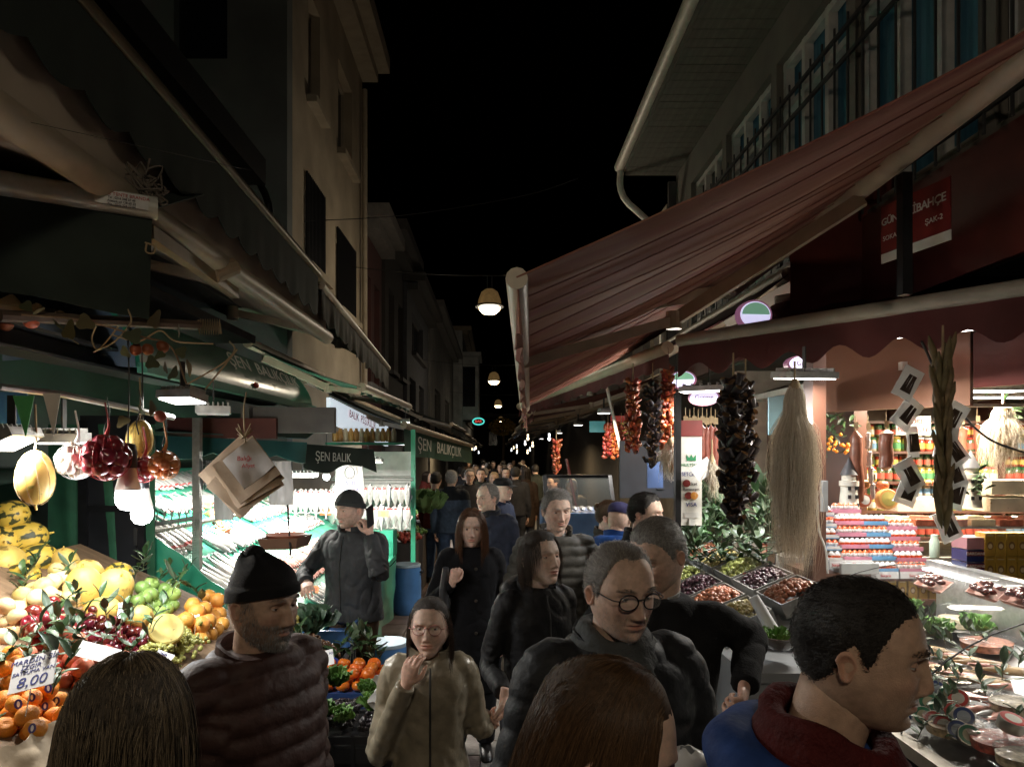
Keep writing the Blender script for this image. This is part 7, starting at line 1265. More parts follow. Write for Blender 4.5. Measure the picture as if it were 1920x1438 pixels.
bw = empty('bowl', P(1462, 1215, 2.9), 0, 'glass bowl with black olives and lettuce near the young man', 'bowl'); part(MB().lathe([(.04, 0), (.09, .04), (.1, .06), (.095, .06), (.085, .042), (.01, .01)], 24), 'bowl', mat('dark glass bowl', (.15, .12, .1), .1, coat=1), bw, world=False); lettuce(P(1450, 1205, 2.95), .07, 'curly lettuce in the glass bowl', 77, 12); thing(MB().box((0, 0, 0), (.5, .6, .04)).box((0, 0, -.45), (.46, .56, .85)), 'side_table', GREYC, 'small grey covered table carrying the glass bowl', 'table', smooth=False, loc=P(1455, 1230, 3.05))
# ---------------- glass counter in front
gc = empty('glass_counter', (1.95, 2.6, 0), 0, 'refrigerated glass counter full of packed delicacies', 'display counter'); STEEL = mat('stainless steel', (.45, .45, .44), .3, .8, .1, 20)
GCX, GCZ, GCS = 1.58, .9, .24
def gcp(px, py, dz=0.): a = (px - VX) / F; b = (py - VY) / F; Y = (H - GCZ - dz + GCS * GCX) / (b + GCS * a); return Vector((a * Y, Y, H - b * Y))
part(MB().sheet(lambda u, v: (GCX + .9 * u, 1.3 + 2.5 * v, GCZ - .03 + GCS * .9 * u), 4, 4, .03), 'floor', STEEL, gc, False); part(MB().box((GCX - .02, 2.55, .42), (.05, 2.5, .84)), 'front', mat('dark counter front', (.03, .03, .035), .4), gc, False); part(MB().bar((GCX - .03, 1.3, GCZ - .02), (GCX - .03, 3.8, GCZ - .02), .06, .05), 'front_trim', WHITE_METAL, gc, False); part(MB().bar((2.43, 1.3, 1.37), (2.43, 3.8, 1.37), .07, .04).bar((2.46, 1.3, 1.2), (2.46, 3.8, 1.2), .02, .3), 'rear_rail', ALU, gc, False)
part(MB().sheet(lambda u, v: (GCX - .02 + .85 * (1 - math.cos(u * PI / 2)) * .9 + .06 * u, 1.3 + 2.5 * v, GCZ + .0 + .47 * math.sin(u * PI / 2)), 16, 3, .005), 'curved_glass', mat('counter glass', (.1, .1, .1), .02, 0, 0, alpha=.06, spec=.5), gc)
for y in (1.3, 2.62, 3.78): part(MB().tube([(GCX - .024 + .765 * (1 - math.cos(u * PI / 20)) + .06 * u / 10, y, GCZ + .006 + .47 * math.sin(u * PI / 20)) for u in range(11)], .0035, 5), 'glass_joint', DARKMETAL, gc)
light_area('counter_light', (.44, .05, 1.33), (0, 0, R(90)), (2.3, .04), 5, NEUT, gc)
part(MB().box((2.39, 2.65, 1.34), (.035, 2.3, .012)), 'tube_light', LENS, gc, False)
CANM = []
for i, (c1, c2) in enumerate((((.03, .2, .1), (.5, .45, .3)), ((.03, .06, .2), (.35, .4, .45)), ((.5, .05, .04), (.6, .58, .5)))):
    b = MB(); b.lathe([(.036, 0), (.037, .002), (.037, .034), (.036, .036)], 22, mi=0); b.lathe([(.034, .0365), (.022, .0372)], 22, mi=1, caps=False); b.lathe([(.022, .0372), (.001, .0376)], 22, mi=2, caps=False); CANM.append(b.mesh('tin', [mat('tin side', (.5, .48, .42), .3, .6), mat('tin lid %d' % i, c1, .35), mat('tin centre %d' % i, c2, .35)]))
for k in range(18):
    px = 1688 + (k % 6) * 22 + 9 * (k // 6); py = 1268 + (k // 6) * 34 + (k % 6) * 9; o = tag(link('tin', CANM[(k * 7 // 3) % 3], None, gcp(px, py, .03) , (R(58), .1 * math.sin(k), R(-30) + .2 * math.sin(k * 2))), 'round tin in the %s row of tins in the glass counter' % ('rear', 'middle', 'front')[k // 6], 'tin', 'round tins in the glass counter')
def tub(px, py, r, m, lab, sx=1.3):
    root = empty('deli_tub', gcp(px, py), .4, lab, 'tub', 'clear tubs in the glass counter'); M = Matrix.Diagonal((sx, 1, 1)); part(MB().lathe([(r * .9, 0), (r, .04), (r * 1.06, .045), (r * 1.05, .05), (r * .96, .05)], 24, M=M, caps=False), 'wall', CLEAR, root, world=False); part(MB().lathe([(r * .92, .0), (r * .96, .032), (r * .6, .04), (.001, .038)], 24, M=M), 'contents', m, root, world=False); part(MB().lathe([(r * 1.05, .052), (r * .9, .058), (.001, .06)], 24, M=M), 'lid', CLEAR, root, world=False)
MEZ = [mat('meze %d' % i, c, .4, 0, .5, 45, .6, 60, coat=.3) for i, c in enumerate(((.5, .1, .06), (.42, .3, .16), (.5, .42, .28), (.25, .2, .08), (.5, .2, .12)))]
for k, (px, py, r, i, lab) in enumerate(((1875, 1400, .085, 0, 'oval tub of red meze at the lower right'), (1790, 1370, .09, 1, 'oval tub of brown meze behind the red one'), (1900, 1330, .075, 2, 'tub of beige pieces at the right edge'), (1915, 1430, .07, 2, 'tub cut by the lower right corner'), (1720, 1185, .09, 3, 'tub of green salad at the far end'), (1850, 1215, .1, 4, 'tub of pink meze in the middle of the counter'))): tub(px, py, r, MEZ[i], lab)
o = tag(link('tin', CANM[2], None, gcp(1893, 1365, .07), (.3, .1, 0), 1.15), 'red sided tin with pale lid on top of the tubs', 'tin')
SMF = mat('smoked fish', (.5, .34, .18), .4, 0, .4, 20, .3, 60, coat=.3); SF = fishbody(.24, .05, .035, [SMF, mat('smoked fish back', (.32, .18, .07), .4), SMF, EYEF])
for k in range(16):
    px = 1700 + (k % 8) * 27; py = 1208 + (k // 8) * 30 + (k % 8) * 7; o = tag(link('smoked_fish', SF if k % 3 else FISH['mullet'], None), 'golden smoked fish in the %s row of the glass counter' % ('rear', 'front')[k // 8], 'fish', 'smoked fish in the glass counter'); o.matrix_world = Matrix.Translation(gcp(px, py, .02)) @ Matrix.Rotation(R(60 + 14 * math.sin(k * 3)), 4, 'Z') @ Matrix.Rotation(R(78), 4, 'Y')
for k in range(9): o = tag(link('filleted_fish', FISH['small' if k % 2 else 'mullet'], None), 'pale fish fillet packed beside the tubs', 'fish', 'packed fish fillets'); o.matrix_world = Matrix.Translation(gcp(1800 + (k % 5) * 26, 1300 + 24 * (k // 5) + (k % 5) * 6, .02)) @ Matrix.Rotation(R(40 + 9 * k), 4, 'Z') @ Matrix.Rotation(R(80), 4, 'Y')
for k in range(16): sprig(gcp(1690 + (k * 53) % 235, 1200 + (k * 37) % 215, .01), 'laurel sprig laid between the packed delicacies', 7, 1.0, k * 1.3, 1.1, 'laurel sprigs in the glass counter')
dm = empty('glass_dome', gcp(1790, 1175), 0, 'clear glass dome with knob over a dish', 'dome'); part(MB().lathe([(.13, 0), (.128, .05), (.09, .1), (.03, .125), (.012, .128), (.014, .15), (.001, .152)], 30, caps=False), 'dome', GLB, dm, world=False); part(MB().lathe([(.14, -.002), (.15, .006), (.001, .008)], 30), 'dish', STEEL, dm, world=False); part(MB().lathe([(.1, .01), (.07, .05), (.001, .06)], 20), 'food', MEZ[2], dm, world=False)
lettuce(gcp(1760, 1195), .09, 'curly lettuce under the glass dome', 91, 14); lettuce(gcp(1830, 1190), .09, 'curly lettuce right of the glass dome', 92, 14); lettuce(gcp(1710, 1150), .08, 'curly lettuce at the far end of the glass counter', 93, 12)
for k, (px, py) in enumerate(((1750, 1100), (1850, 1115), (1915, 1130))):
    q = P(px, py, 3.3 - .22 * k); root = empty('meat_pack', q, .5, ('left', 'middle', 'right')[k] + ' wrapped tray of dark red dried meat on top of the counter', 'meat pack', 'meat packs'); part(MB().lathe([(.07, 0), (.095, .02), (.09, .02), (.065, .004), (.01, .003)], 4, M=Matrix.Rotation(R(45), 3, 'Z') @ Matrix.Diagonal((1.2, .9, 1))), 'tray', mat('pink foam', (.6, .3, .24), .5), root, False, False); b = MB(); rnd = random.Random(k)
    for t in range(16): b.ell((rnd.uniform(-.06, .06), rnd.uniform(-.045, .045), .025 + rnd.uniform(0, .02)), (.022, .016, .012), 9, 6, M=Matrix.Rotation(rnd.uniform(0, 3), 3, 'Z'))
    tag(part(b, 'meat', mat('dried red meat', (.14, .02, .015), .25, 0, .4, 20, coat=.8), root, world=False), kind='stuff'); part(MB().lathe([(.095, .02), (.08, .05), (.03, .058), (.001, .058)], 16, M=Matrix.Diagonal((1.15, .9, 1)), caps=False), 'wrap', CLEAR, root, world=False)
    root.rotation_euler = (.1, -.2, .5)
# ================================================================ down the street
def small_stall(X, Y, side, lab, cols, seed):
    rnd = random.Random(seed); root = empty('market_stall', (X, Y, 0), 0, lab, 'stall', 'smaller stalls down the street'); part(MB().box((0, 0, .4), (.8, 1.5, .8)), 'table', mat('dark stall front', (.06, .05, .045), .7), root, False, False)
    for k in range(6):
        b = MB(); x = -.28 + .28 * (k % 3); y = -.45 + .8 * (k // 3)
        for q in range(46): b.ell((x + rnd.gauss(0, .06), y + rnd.gauss(0, .14), .83 + rnd.uniform(0, .07)), (.032,) * 3, 8, 5)
        tag(part(b, 'produce_heap', cols[k % len(cols)], root, world=False), kind='stuff')
PC = [mat('far produce %d' % i, c, .4, 0, .3, 10) for i, c in enumerate(((.5, .2, .04), (.1, .2, .04), (.35, .05, .03), (.55, .42, .12)))]
for k, (X, Y, lab) in enumerate(((-1.45, 9.6, 'produce stall just beyond the fish stall'), (-1.5, 12.5, 'second produce stall beyond the fish stall'), (-1.6, 17, 'far produce stall on the left'), (1.35, 7.6, 'produce stall behind the glass fish case'), (1.5, 11, 'produce stall on the right with warm lamps'), (1.6, 15.5, 'far produce stall on the right'))): small_stall(X, Y, 1, lab, PC[k % 2:] + PC[:k % 2], k)
lettuce(P(800, 960, 9.2), .3, 'green leafy heap at the corner beyond the fish stall', 120, 20, mat('far greens', (.09, .16, .05), .6))
fc = empty('fish_case', P(1085, 930, 7.4), 0, 'slanted glass case of the stall across the street', 'display case'); q = P(1085, 960, 7.4)
part(MB().box(q + Vector((0, .3, -.55)), (.75, .9, 1.1)), 'base', mat('blue case base', (.06, .12, .25), .5), fc, False); part(MB().sheet(lambda u, v: q + Vector((-.36 + .72 * v, -.15 + .3 * u, .02 + .36 * u)), 2, 2, .01), 'glass', GLB, fc, False); part(MB().bar(q + Vector((-.36, -.15, .02)), q + Vector((-.36, .15, .38)), .04, .05).bar(q + Vector((.36, -.15, .02)), q + Vector((.36, .15, .38)), .04, .05).bar(q + Vector((-.36, .15, .38)), q + Vector((.36, .15, .38)), .04, .04), 'frame', BLACK, fc, False)
for k in range(8): part(MB().ell(q + Vector((-.28 + .08 * k, .02, .04)), (.03, .12, .025), 10, 6), 'fish', PALEF, fc)
for k, (px, py, Y, lab) in enumerate(((1150, 812, 8.0, 'pale leaning pole by the spice shop'), (1062, 880, 9, 'red brown post on the right'))): thing(MB().tube([P(px - (18 if k == 0 else 0), 700 if k == 0 else 860, Y), P(px + 20, 870 if k == 0 else 960, Y)], .02, 8), 'pole', (WHITE_METAL, MAROON)[k], lab, 'pole')
for k, (px, py, n, i, lab) in enumerate(((1043, 850, 60, 0, 'orange dried fruit string by the far right stall'), (1140, 820, 60, 2, 'dark string of dried fruit in the spice shop'), (1152, 822, 50, 1, 'brown string of dried fruit in the spice shop'), (1165, 818, 50, 2, 'third string of dried fruit in the spice shop'))): string_of('dried_fruit_string', px, py - 25, py + 35, 8.2, .05, n, [PEPM[i]], lab, 'dried fruit', 1.2, 'dried_fruit')
thing(MB().box((0, 0, 0), (.12, .02, .2)), 'poster', mat('blue poster', (.03, .06, .15), .6), 'blue poster card beside the straw bunch', 'poster', smooth=False, loc=P(1228, 890, 5.2)); thing(MB().box((0, 0, 0), (.5, .04, .5)).box((.1, -.03, -.1), (.06, .02, .15)), 'notice_board', mat('grey blue board', (.03, .032, .04), .7), 'grey blue board with cards under the pepper strings', 'board', smooth=False, loc=P(1215, 880, 6.0))
for k, (px, py, c) in enumerate(((1164, 803, (.6, .5, .1)), (1160, 790, (.4, .05, .04)), (1120, 800, (.1, .35, .35)))): thing(MB().box((0, 0, 0), (.2, .02, .14)), 'small_sign', mat('small sign %d' % k, c, .5, emis=.25, ecol=c), ('yellow', 'red', 'teal')[k] + ' little shop sign by the pale leaning pole', 'sign', smooth=False, loc=P(px, py, 8.5 + .1 * k))
oval_ = empty('neon_sign', P(897, 790, 40), 0, 'small red and teal neon oval far down the left side', 'neon sign'); part(MB().tube([P(897, 790, 40) + Vector((.33 * math.cos(t), 0, .19 * math.sin(t))) for t in [2 * PI * q / 24 for q in range(25)]], .04, 6), 'ring', mat('teal neon', (.1, .8, .7), .5, emis=.9), oval_); text('BAR', .22, mat('red neon', (.9, .1, .08), .5, emis=.9), oval_, frame(P(897, 790, 40), (1, 0, 0), (0, 0, 1)))
WB = mat('far warm bulb', (1, .85, .6), .4, emis=4, ecol=(1, .75, .45)); CB = mat('far cold bulb', (1, 1, 1), .4, emis=3.5, ecol=(.9, .95, 1))
bm1 = MB().ell((0, 0, 0), (.032, .032, .04), 10, 7).cyl((0, 0, .05), (0, 0, .11), .02); bmm = [bm1.mesh('market_bulb', WB), bm1.mesh('market_bulb', CB)]
rnd = random.Random(5)
for k in range(22):
    side = -1 if k % 2 else 1; Y = 14 + 1.2 * k; X = side * (rnd.uniform(.75, 1.3) if side > 0 else rnd.uniform(.9, 1.5)); tag(link('market_bulb', bmm[0 if rnd.random() < .6 else 1], None, (X, Y, rnd.uniform(2.0, 2.35))), 'small glowing bulb under the %s awnings far down the street' % ('left' if side < 0 else 'right'), 'light bulb', 'bulbs under the far awnings')
for k, (X, Y, p, c) in enumerate(((-1.3, 9.8, 14, COOL), (1.2, 7.6, 16, NEUT), (1.3, 10.8, 16, WARM), (-1.4, 13, 14, WARM), (1.4, 15, 16, WARM), (-1.4, 18, 18, NEUT), (1.4, 21, 20, WARM), (-1.4, 26, 22, WARM))): flood((X, Y, 2.42), .3 * k, (.12, .09), p * 2.4, ('LED lamp over the %s stall of the far row' % ('first left', 'first right', 'second right', 'second left', 'third right', 'third left', 'fourth right', 'fourth left')[k]), col=c, group='lamps of the far stalls')
tk = empty('street_tree', P(942, 800, 48), 0, 'small tree with yellow lit leaves at the far end', 'tree'); part(MB().tube([(0, 0, -3.8), (.1, 0, -1), (0, 0, .3)], [.12, .08, .04], 8), 'trunk', WOOD, tk, world=False)
b = MB()
for k in range(500): a = random.uniform(0, 6.3); r_ = random.random() ** .4 * 1.0; z = random.uniform(-1, 1); c = Vector((r_ * math.cos(a) * (1 - z * z) ** .5, r_ * math.sin(a) * .6, z * .6)); b.box(c, (.12, .01, .09), M=Matrix.Rotation(random.uniform(0, 3), 3, (random.random(), random.random(), 1)))
tag(part(b, 'crown', mat('yellow leaves', (.4, .25, .04), .6, 0, .3, 6), tk, False, False), kind='stuff')
# ================================================================ the people in the street
def loc_(X, Y, yaw, p): return tuple(Matrix.Rotation(-R(yaw), 3, 'Z') @ (Vector(p) - Vector((X, Y, 0))))
def at(px, Y): return P(px, VY, Y).x
H_BLK = hmat('hair black', (.010, .008, .007), (.028, .02, .015)); H_DK = hmat('hair dark brown', (.02, .012, .008), (.055, .032, .02)); H_BR = hmat('hair brown', (.045, .024, .012), (.13, .072, .036)); H_AUB = hmat('hair auburn', (.06, .025, .012), (.16, .075, .035)); H_BLN = hmat('hair streaked', (.022, .017, .012), (.26, .2, .13)); H_GR = hmat('hair grey', (.14, .13, .125), (.42, .4, .38)); H_SLT = hmat('hair greying brown', (.1, .085, .075), (.36, .33, .3)); H_FAIR = hmat('hair fair', (.3, .2, .1), (.5, .37, .2)); H_WH = hmat('hair white', (.35, .34, .32), (.62, .6, .57))
capm = lambda n, c: mat('scalp hair ' + n, c, .6, 0, .4, 40, .5, 160, stretch=(4, 4, 1))
C_BLK = capm('black', (.014, .011, .009)); C_DK = capm('dark', (.024, .015, .01)); C_BR = capm('brown', (.06, .033, .017)); C_AUB = capm('auburn', (.08, .035, .017)); C_BLN = capm('streak', (.06, .045, .03)); C_GR = capm('grey', (.22, .21, .2)); C_SLT = capm('greying', (.17, .15, .135)); C_FAIR = capm('fair', (.33, .24, .13)); C_WH = capm('white', (.4, .39, .37))
K_ = lambda n, c, **k: cloth(n, c, **k)
# woman at the lower left, seen from behind
person('woman with long streaked straight hair seen from behind at lower left', at(222, 1.0), 1.0, 1.672, 186, 0, 4, w=.86, skn='light', hair=dict(kind='long', mat=H_BLN, capmat=C_BLN, len=.42, n=15000, rad=.0003, vol=.014, side=.3, k=18, a0=.9, th=.006, grav=1.6, wob=.09), coat=dict(mat=K_('charcoal coat', (.03, .03, .032)), hem=.45), seed=1, jaw=.86)
# woman at the lower middle, face turned away to the right
person('brown haired woman in the front row turned away to the right', at(1085, .98), .98, 1.685, 78, 4, 16, w=.86, skn='light', hair=dict(kind='long', mat=H_BR, capmat=C_BR, len=.42, grav=1.6, wob=.09, nobrow=1, n=15000, rad=.0003, vol=.013, side=.3, k=18, a0=1.3, th=.006, open=.075), coat=dict(mat=K_('dark coat', (.025, .024, .026)), hem=.45), seed=2, jaw=.86, nose=.9)
# young man at the right front
X, Y = at(1512, 1.12), 1.12
person('young man in blue jacket and dark red scarf in the right foreground', X, Y, 1.783, 58, 0, 8, w=1.0, hs=.93, must=.75, skn='tan', jaw=.98, nose=.86, full=1.06, lidlow=.5, brow=(.2, .18, .17), hair=dict(mat=H_BLK, capmat=C_BLK, n=14000, len=.006, rad=.00035, th=.004, lift=.5), coat=dict(mat=K_('royal blue jacket', (.02, .055, .21), bump=.25, bs=60), hem=.5, loose=.03, wr=.012, collar=0), hood=K_('royal blue jacket', (.02, .055, .21)), scarf=dict(mat=K_('dark red knit', (.085, .009, .009), bump=.6, bs=120), n=3, r=1.04), irc=(.03, .018, .01), seed=3, lean=.12)
# brown jacket man with beanie
X, Y = at(478, 1.92), 1.92
person('bearded older man in brown quilted jacket and black beanie', X, Y, 1.70, 58, 4, 6, w=1.02, skn='tan', nose=1.15, full=1.1, old=1., lidlow=.35, hat=dict(kind='beanie', mat=K_('black knit', (.009, .009, .01), bump=.3, bs=420), tip=.9, h=.125), hair=dict(mat=H_GR, n=900, len=.008, th=.003, raise_=0), beard=((.5, .48, .46), .75, 3200, .009, H_GR), coat=dict(mat=K_('dark brown nylon', (.06, .03, .025), rough=.6, bump=.5, bs=34), hem=.47, loose=.035, puff=(.066, .015), wr=.008, collar=.02, belly=.03, gap=.5, name='quilted_jacket', ), shirt=K_('dark jumper', (.02, .021, .026)), seed=4)
# fishmonger's customer on the phone
X, Y, yw = at(662, 4.65), 4.65, -22
hA = loc_(X, Y, yw, P(575, 1092, 4.5)); hB = loc_(X, Y, yw, P(694, 1002, 4.5))
person('man in charcoal parka and grey beanie holding a phone to his ear', X, Y, 1.735, yw, -18, 6, w=1.06, lod=0, skn='light', nose=1.05, old=.7, hat=dict(kind='beanie', mat=K_('grey knit', (.05, .055, .055), bump=.5, bs=150), h=.12), hair=dict(mat=H_GR, n=500, len=.012, th=.003), beard=((.7, .68, .66), .4, 600, .004, H_GR), coat=dict(mat=K_('charcoal nylon', (.05, .052, .057), rough=.62, bump=.5, bs=34), hem=.5, loose=.035, wr=.016, collar=.05, flare=.015, zip=1, name='parka'), legs=K_('brown trousers', (.1, .06, .035)), armA=((-.31, -.12, 1.16), hA), armB=((.3, -.16, 1.2), hB), handA=dict(palm=(.2, .2, -1), curl=.45), handB=dict(fwd=(-.35, .12, .93), palm=(-.9, .35, .3), curl=.75), seed=5)
ph = P(694, 968, 4.47); thing(MB().box((0, 0, 0), (.012, .07, .14)), 'mobile_phone', BLACKP, 'black mobile phone held to the ear of the man in the parka', 'phone', smooth=False, loc=ph, rot=(.35, .15, -.35))
# girl with glasses
X, Y, yw = at(806, 2.62), 2.62, 6
jn = P(922, 1352, 2.72); gA = loc_(X, Y, yw, P(762, 1282, 2.45)); gB = loc_(X, Y, yw, jn + Vector((-.045, 0, .05)))
person('girl with glasses in a shiny taupe raincoat holding a hand', X, Y, 1.437, yw, -8, -3, w=.74, hs=.9, skn='light', nose=.55, jaw=.85, full=1.1, brow=(.6, .55, .52), hair=dict(nobrow=1, kind='long', mat=H_DK, capmat=C_DK, len=.34, n=3500, rad=.0004, vol=.008, side=.25, back=.9, grav=.6, a0=1.5, open=.075, th=.006, wob=.1), glasses=dict(mat=mat('rose metal', (.35, .12, .12), .3, .5), r=.023, t=.0013), coat=dict(mat=K_('shiny taupe coat', (.3, .26, .19), rough=.3, bump=.45, bs=26, spec=.7), hem=.32, loose=.022, flare=.035, wr=.012, collar=.04, cmat=K_('shiny taupe coat', (.16, .135, .105)), zip=1, name='raincoat'), armA=((-.2, -.03, .84), gA), armB=((.2, .02, .9), gB), handA=dict(fwd=(.25, -.1, .95), palm=(.45, .85, .1), curl=.55, thumb=.4), handB=dict(fwd=(.35, -.1, -.9), palm=(.9, .2, .3), curl=1.0), lips=(.9, .62, .6), seed=6)
# woman with a bob, holding the girl's hand
X, Y, yw = at(1006, 3.15), 3.15, 28
bA = loc_(X, Y, yw, jn + Vector((.05, .02, .1)))
person('woman with dark bob in black hooded jacket looking right', X, Y, 1.622, yw, 8, -10, w=.9, skn='pale', nose=.85, jaw=.84, lidlow=.3, hair=dict(nobrow=1, kind='bob', mat=H_DK, capmat=C_DK, len=.155, n=6500, rad=.00042, vol=.017, side=.35, grav=1.4, k=14, part=-.012, open=.055, th=.009, topv=.006), coat=dict(mat=K_('black nylon', (.017, .017, .019), rough=.6, bump=.5, bs=34), hem=.4, loose=.015, wr=.012, collar=.02, zip=1, cuff=.02, gap=.75), hood=K_('black nylon', (.017, .017, .019)), armA=((-.235, .03, 1.03), bA), handA=dict(fwd=(-.2, -.1, -.95), palm=(-.9, .2, -.2), curl=1.0), lips=(.75, .42, .42), brow=(.3, .26, .25), seed=7)
# woman in the black coat
X, Y, yw = at(884, 4.5), 4.5, 6; cA = loc_(X, Y, yw, P(848, 1092, 4.3))
person('woman with long auburn hair in a buttoned black coat', X, Y, 1.615, yw, -4, 3, w=.92, skn='light', nose=1.0, jaw=.9, old=.5, hair=dict(nobrow=1, kind='long', mat=H_AUB, capmat=C_AUB, len=.44, n=5000, rad=.0005, vol=.02, side=.4, part=.0, open=.05, th=.008), coat=dict(mat=K_('black wool', (.010, .010, .012), rough=.95), hem=.27, loose=.018, flare=.03, wr=.01, collar=.03, buttons=4, gap=.8), armA=((-.27, -.03, 1.0), cA), handA=dict(fwd=(.3, -.05, .95), palm=(.3, .9, .1), curl=1.1, thumb=.8), seed=8)
thing(MB().tube([P(836, 1065, 4.3), P(832, 1110, 4.33), P(834, 1160, 4.36)], [(.03, .02), (.05, .03), (.045, .03)], 12, sub=10), 'handbag', mat('dark grey leather', (.05, .05, .055), .4), 'small dark handbag under the arm of the woman in the black coat', 'handbag')
# man with round glasses
X, Y = at(1145, 1.86), 1.86
person('man with round glasses, grey scarf and dark padded jacket', X, Y, 1.742, 14, 6, 8, w=1.08, skn='mid', nose=1.1, full=1.04, old=.9, hair=dict(mat=H_SLT, capmat=C_SLT, n=7000, len=.02, rad=.0004, th=.005, comb=(.5, 1, -.2), thin=.012, **{'raise': .016}), glasses=dict(mat=BLACK, r=.0235, t=.0021, h=.86), beard=((.72, .7, .68), .35, 900, .003, H_GR), scarf=dict(mat=K_('grey wool', (.075, .08, .082), bump=.5, bs=90), n=3, tail=1), coat=dict(mat=K_('black nylon padded', (.02, .021, .024), rough=.62, bump=.5, bs=34), hem=.47, loose=.04, puff=(.08, .008), wr=.005, collar=.03, zip=1, name='padded_jacket'), armA=((-.29, -.02, 1.06), (-.2, -.24, .96)), armB=((.3, -.04, 1.06), (.16, -.26, 1.0)), seed=9, lean=.08)
# grey haired man in the black jumper
X, Y, yw = at(1236, 2.36), 2.36, -18; eB = loc_(X, Y, yw, P(1408, 1195, 2.36)); wB = loc_(X, Y, yw, P(1395, 1290, 2.15))
person('grey haired man in black jumper with white collar looking down', X, Y, 1.76, yw, -34, 24, w=1.08, skn='mid', nose=1.15, full=1.04, old=1., lidlow=.7, hair=dict(mat=H_GR, capmat=C_GR, n=8000, len=.012, rad=.0004, th=.005), coat=dict(mat=K_('black jumper', (.012, .012, .013), rough=.95, bump=.35, bs=160), hem=.5, loose=.02, wr=.007, collar=0, name='jumper'), collar=K_('white shirt', (.55, .56, .57)), armB=(eB, wB), handB=dict(curl=1.0), seed=10)
# dark haired man behind
X, Y = at(1202, 4.1), 4.1
person('dark haired man in black jacket partly hidden behind the grey haired man', X, Y, 1.742, 52, 0, 2, w=1.02, lod=1, skn='light', nose=1.1, hair=dict(mat=H_BLK, capmat=C_BLK, n=4500, len=.022, rad=.0005, th=.009), coat=dict(mat=K_('black shell', (.014, .015, .018)), hem=.5, loose=.03, wr=.01, collar=.04), seed=11)
# smiling man in the olive grey puffer
X, Y = at(1042, 4.2), 4.2
person('smiling grey haired man in an olive grey puffer jacket', X, Y, 1.752, 8, 4, 6, w=1.04, lod=0, skn='light', nose=1.05, full=1.05, smile=1., old=1., lidlow=.4, hair=dict(mat=H_GR, capmat=C_GR, n=5000, len=.03, rad=.0005, th=.012, comb=(.8, .5, -.2)), coat=dict(mat=K_('olive grey nylon', (.085, .08, .07), rough=.6), hem=.46, loose=.035, puff=(.062, .014), wr=.006, collar=.05, zip=0, gap=.9, name='puffer_jacket'), shirt=K_('brown jumper', (.04, .035, .03)), collar=K_('white shirt', (.55, .56, .57)), armB=((.3, .0, 1.08), (.17, -.17, .95)), armA=((-.3, .0, 1.08), (-.18, -.16, .95)), seed=12)
# navy jacket man and capped man behind him
X, Y = at(916, 6.0), 6.0
person('balding older man in navy jacket and dark scarf looking left', X, Y, 1.712, -22, -24, 2, w=1.08, lod=0, skn='light', nose=1.15, old=1., hair=dict(mat=H_GR, capmat=C_GR, n=3000, len=.025, rad=.0006, th=.009, thin=.03, **{'raise': .025}), coat=dict(mat=K_('navy shell', (.022, .028, .05)), hem=.46, loose=.04, wr=.012, collar=.04, flare=.01), scarf=dict(mat=K_('dark scarf', (.02, .02, .023)), n=2), legs=K_('beige trousers', (.25, .22, .18)), seed=13)
X, Y = at(938, 7.2), 7.2
person('man in dark flat cap behind the man in navy', X, Y, 1.73, 60, 0, 0, w=1.02, lod=1, skn='light', hat=dict(kind='cap', mat=K_('black knit', (.009, .009, .01))), hair=dict(mat=H_GR, n=200, len=.01, th=.003), coat=dict(mat=K_('blue shell', (.02, .03, .07)), hem=.48, loose=.03), seed=14)
# quilted blue jacket from behind, maroon companion
X, Y = at(846, 9.8), 9.8
person('white haired man in blue quilted jacket seen from behind', X, Y, 1.735, 176, 0, 0, w=1.08, lod=1, hair=dict(mat=H_WH, capmat=C_WH, n=2500, len=.02, rad=.0009, th=.009), coat=dict(mat=[K_('slate blue quilt', (.075, .11, .17)), K_('navy yoke', (.022, .026, .035))], split=.765, hem=.49, loose=.035, diamond=1, collar=.03), legs=JEANS, seed=15)
X, Y = at(815, 10.4), 10.4
person('man in maroon jumper and jeans beside the blue quilted jacket', X, Y, 1.7, 150, 20, 0, w=1.0, lod=1, hair=dict(mat=H_BLK, capmat=C_BLK, n=0, th=.01), coat=dict(mat=K_('maroon knit', (.13, .018, .018)), hem=.5, loose=.02, collar=0), legs=JEANS, seed=16)
# right middle: woman with bun, blue hoodie
X, Y = at(1136, 5.4), 5.4
person('woman with hair bun and beige jacket by the glass case', X, Y, 1.6, 60, 0, 10, w=.88, lod=1, skn='pale', hair=dict(mat=H_BR, capmat=C_BR, n=2500, len=.03, rad=.0007, th=.01, bun=1), coat=dict(mat=K_('patterned dark', (.03, .025, .022)), hem=.5, loose=.02), seed=17)
X, Y = at(1158, 4.9), 4.9
person('person in bright blue hoodie and purple cap seen from behind', X, Y, 1.63, 150, 0, 14, w=1.0, lod=1, hat=dict(kind='cap', mat=K_('purple cap', (.03, .025, .08))), hair=dict(mat=H_BLK, n=0, th=.004), coat=dict(mat=K_('bright blue fleece', (.012, .06, .24)), hem=.5, loose=.03, collar=.05), hood=K_('bright blue fleece', (.012, .06, .24)), seed=18)
# woman behind the fish counter
X, Y = at(335, 6.0), 6.0
person('fair haired woman in beige jacket bending behind the fish stall', X, Y, 1.72, -70, 0, 30, w=.95, lod=1, skn='pale', hair=dict(mat=H_FAIR, capmat=C_FAIR, n=3500, len=.05, rad=.0007, th=.018, lift=.6), coat=dict(mat=K_('beige jacket', (.32, .27, .2)), hem=.5, loose=.035, collar=.05), seed=19, lean=.3)
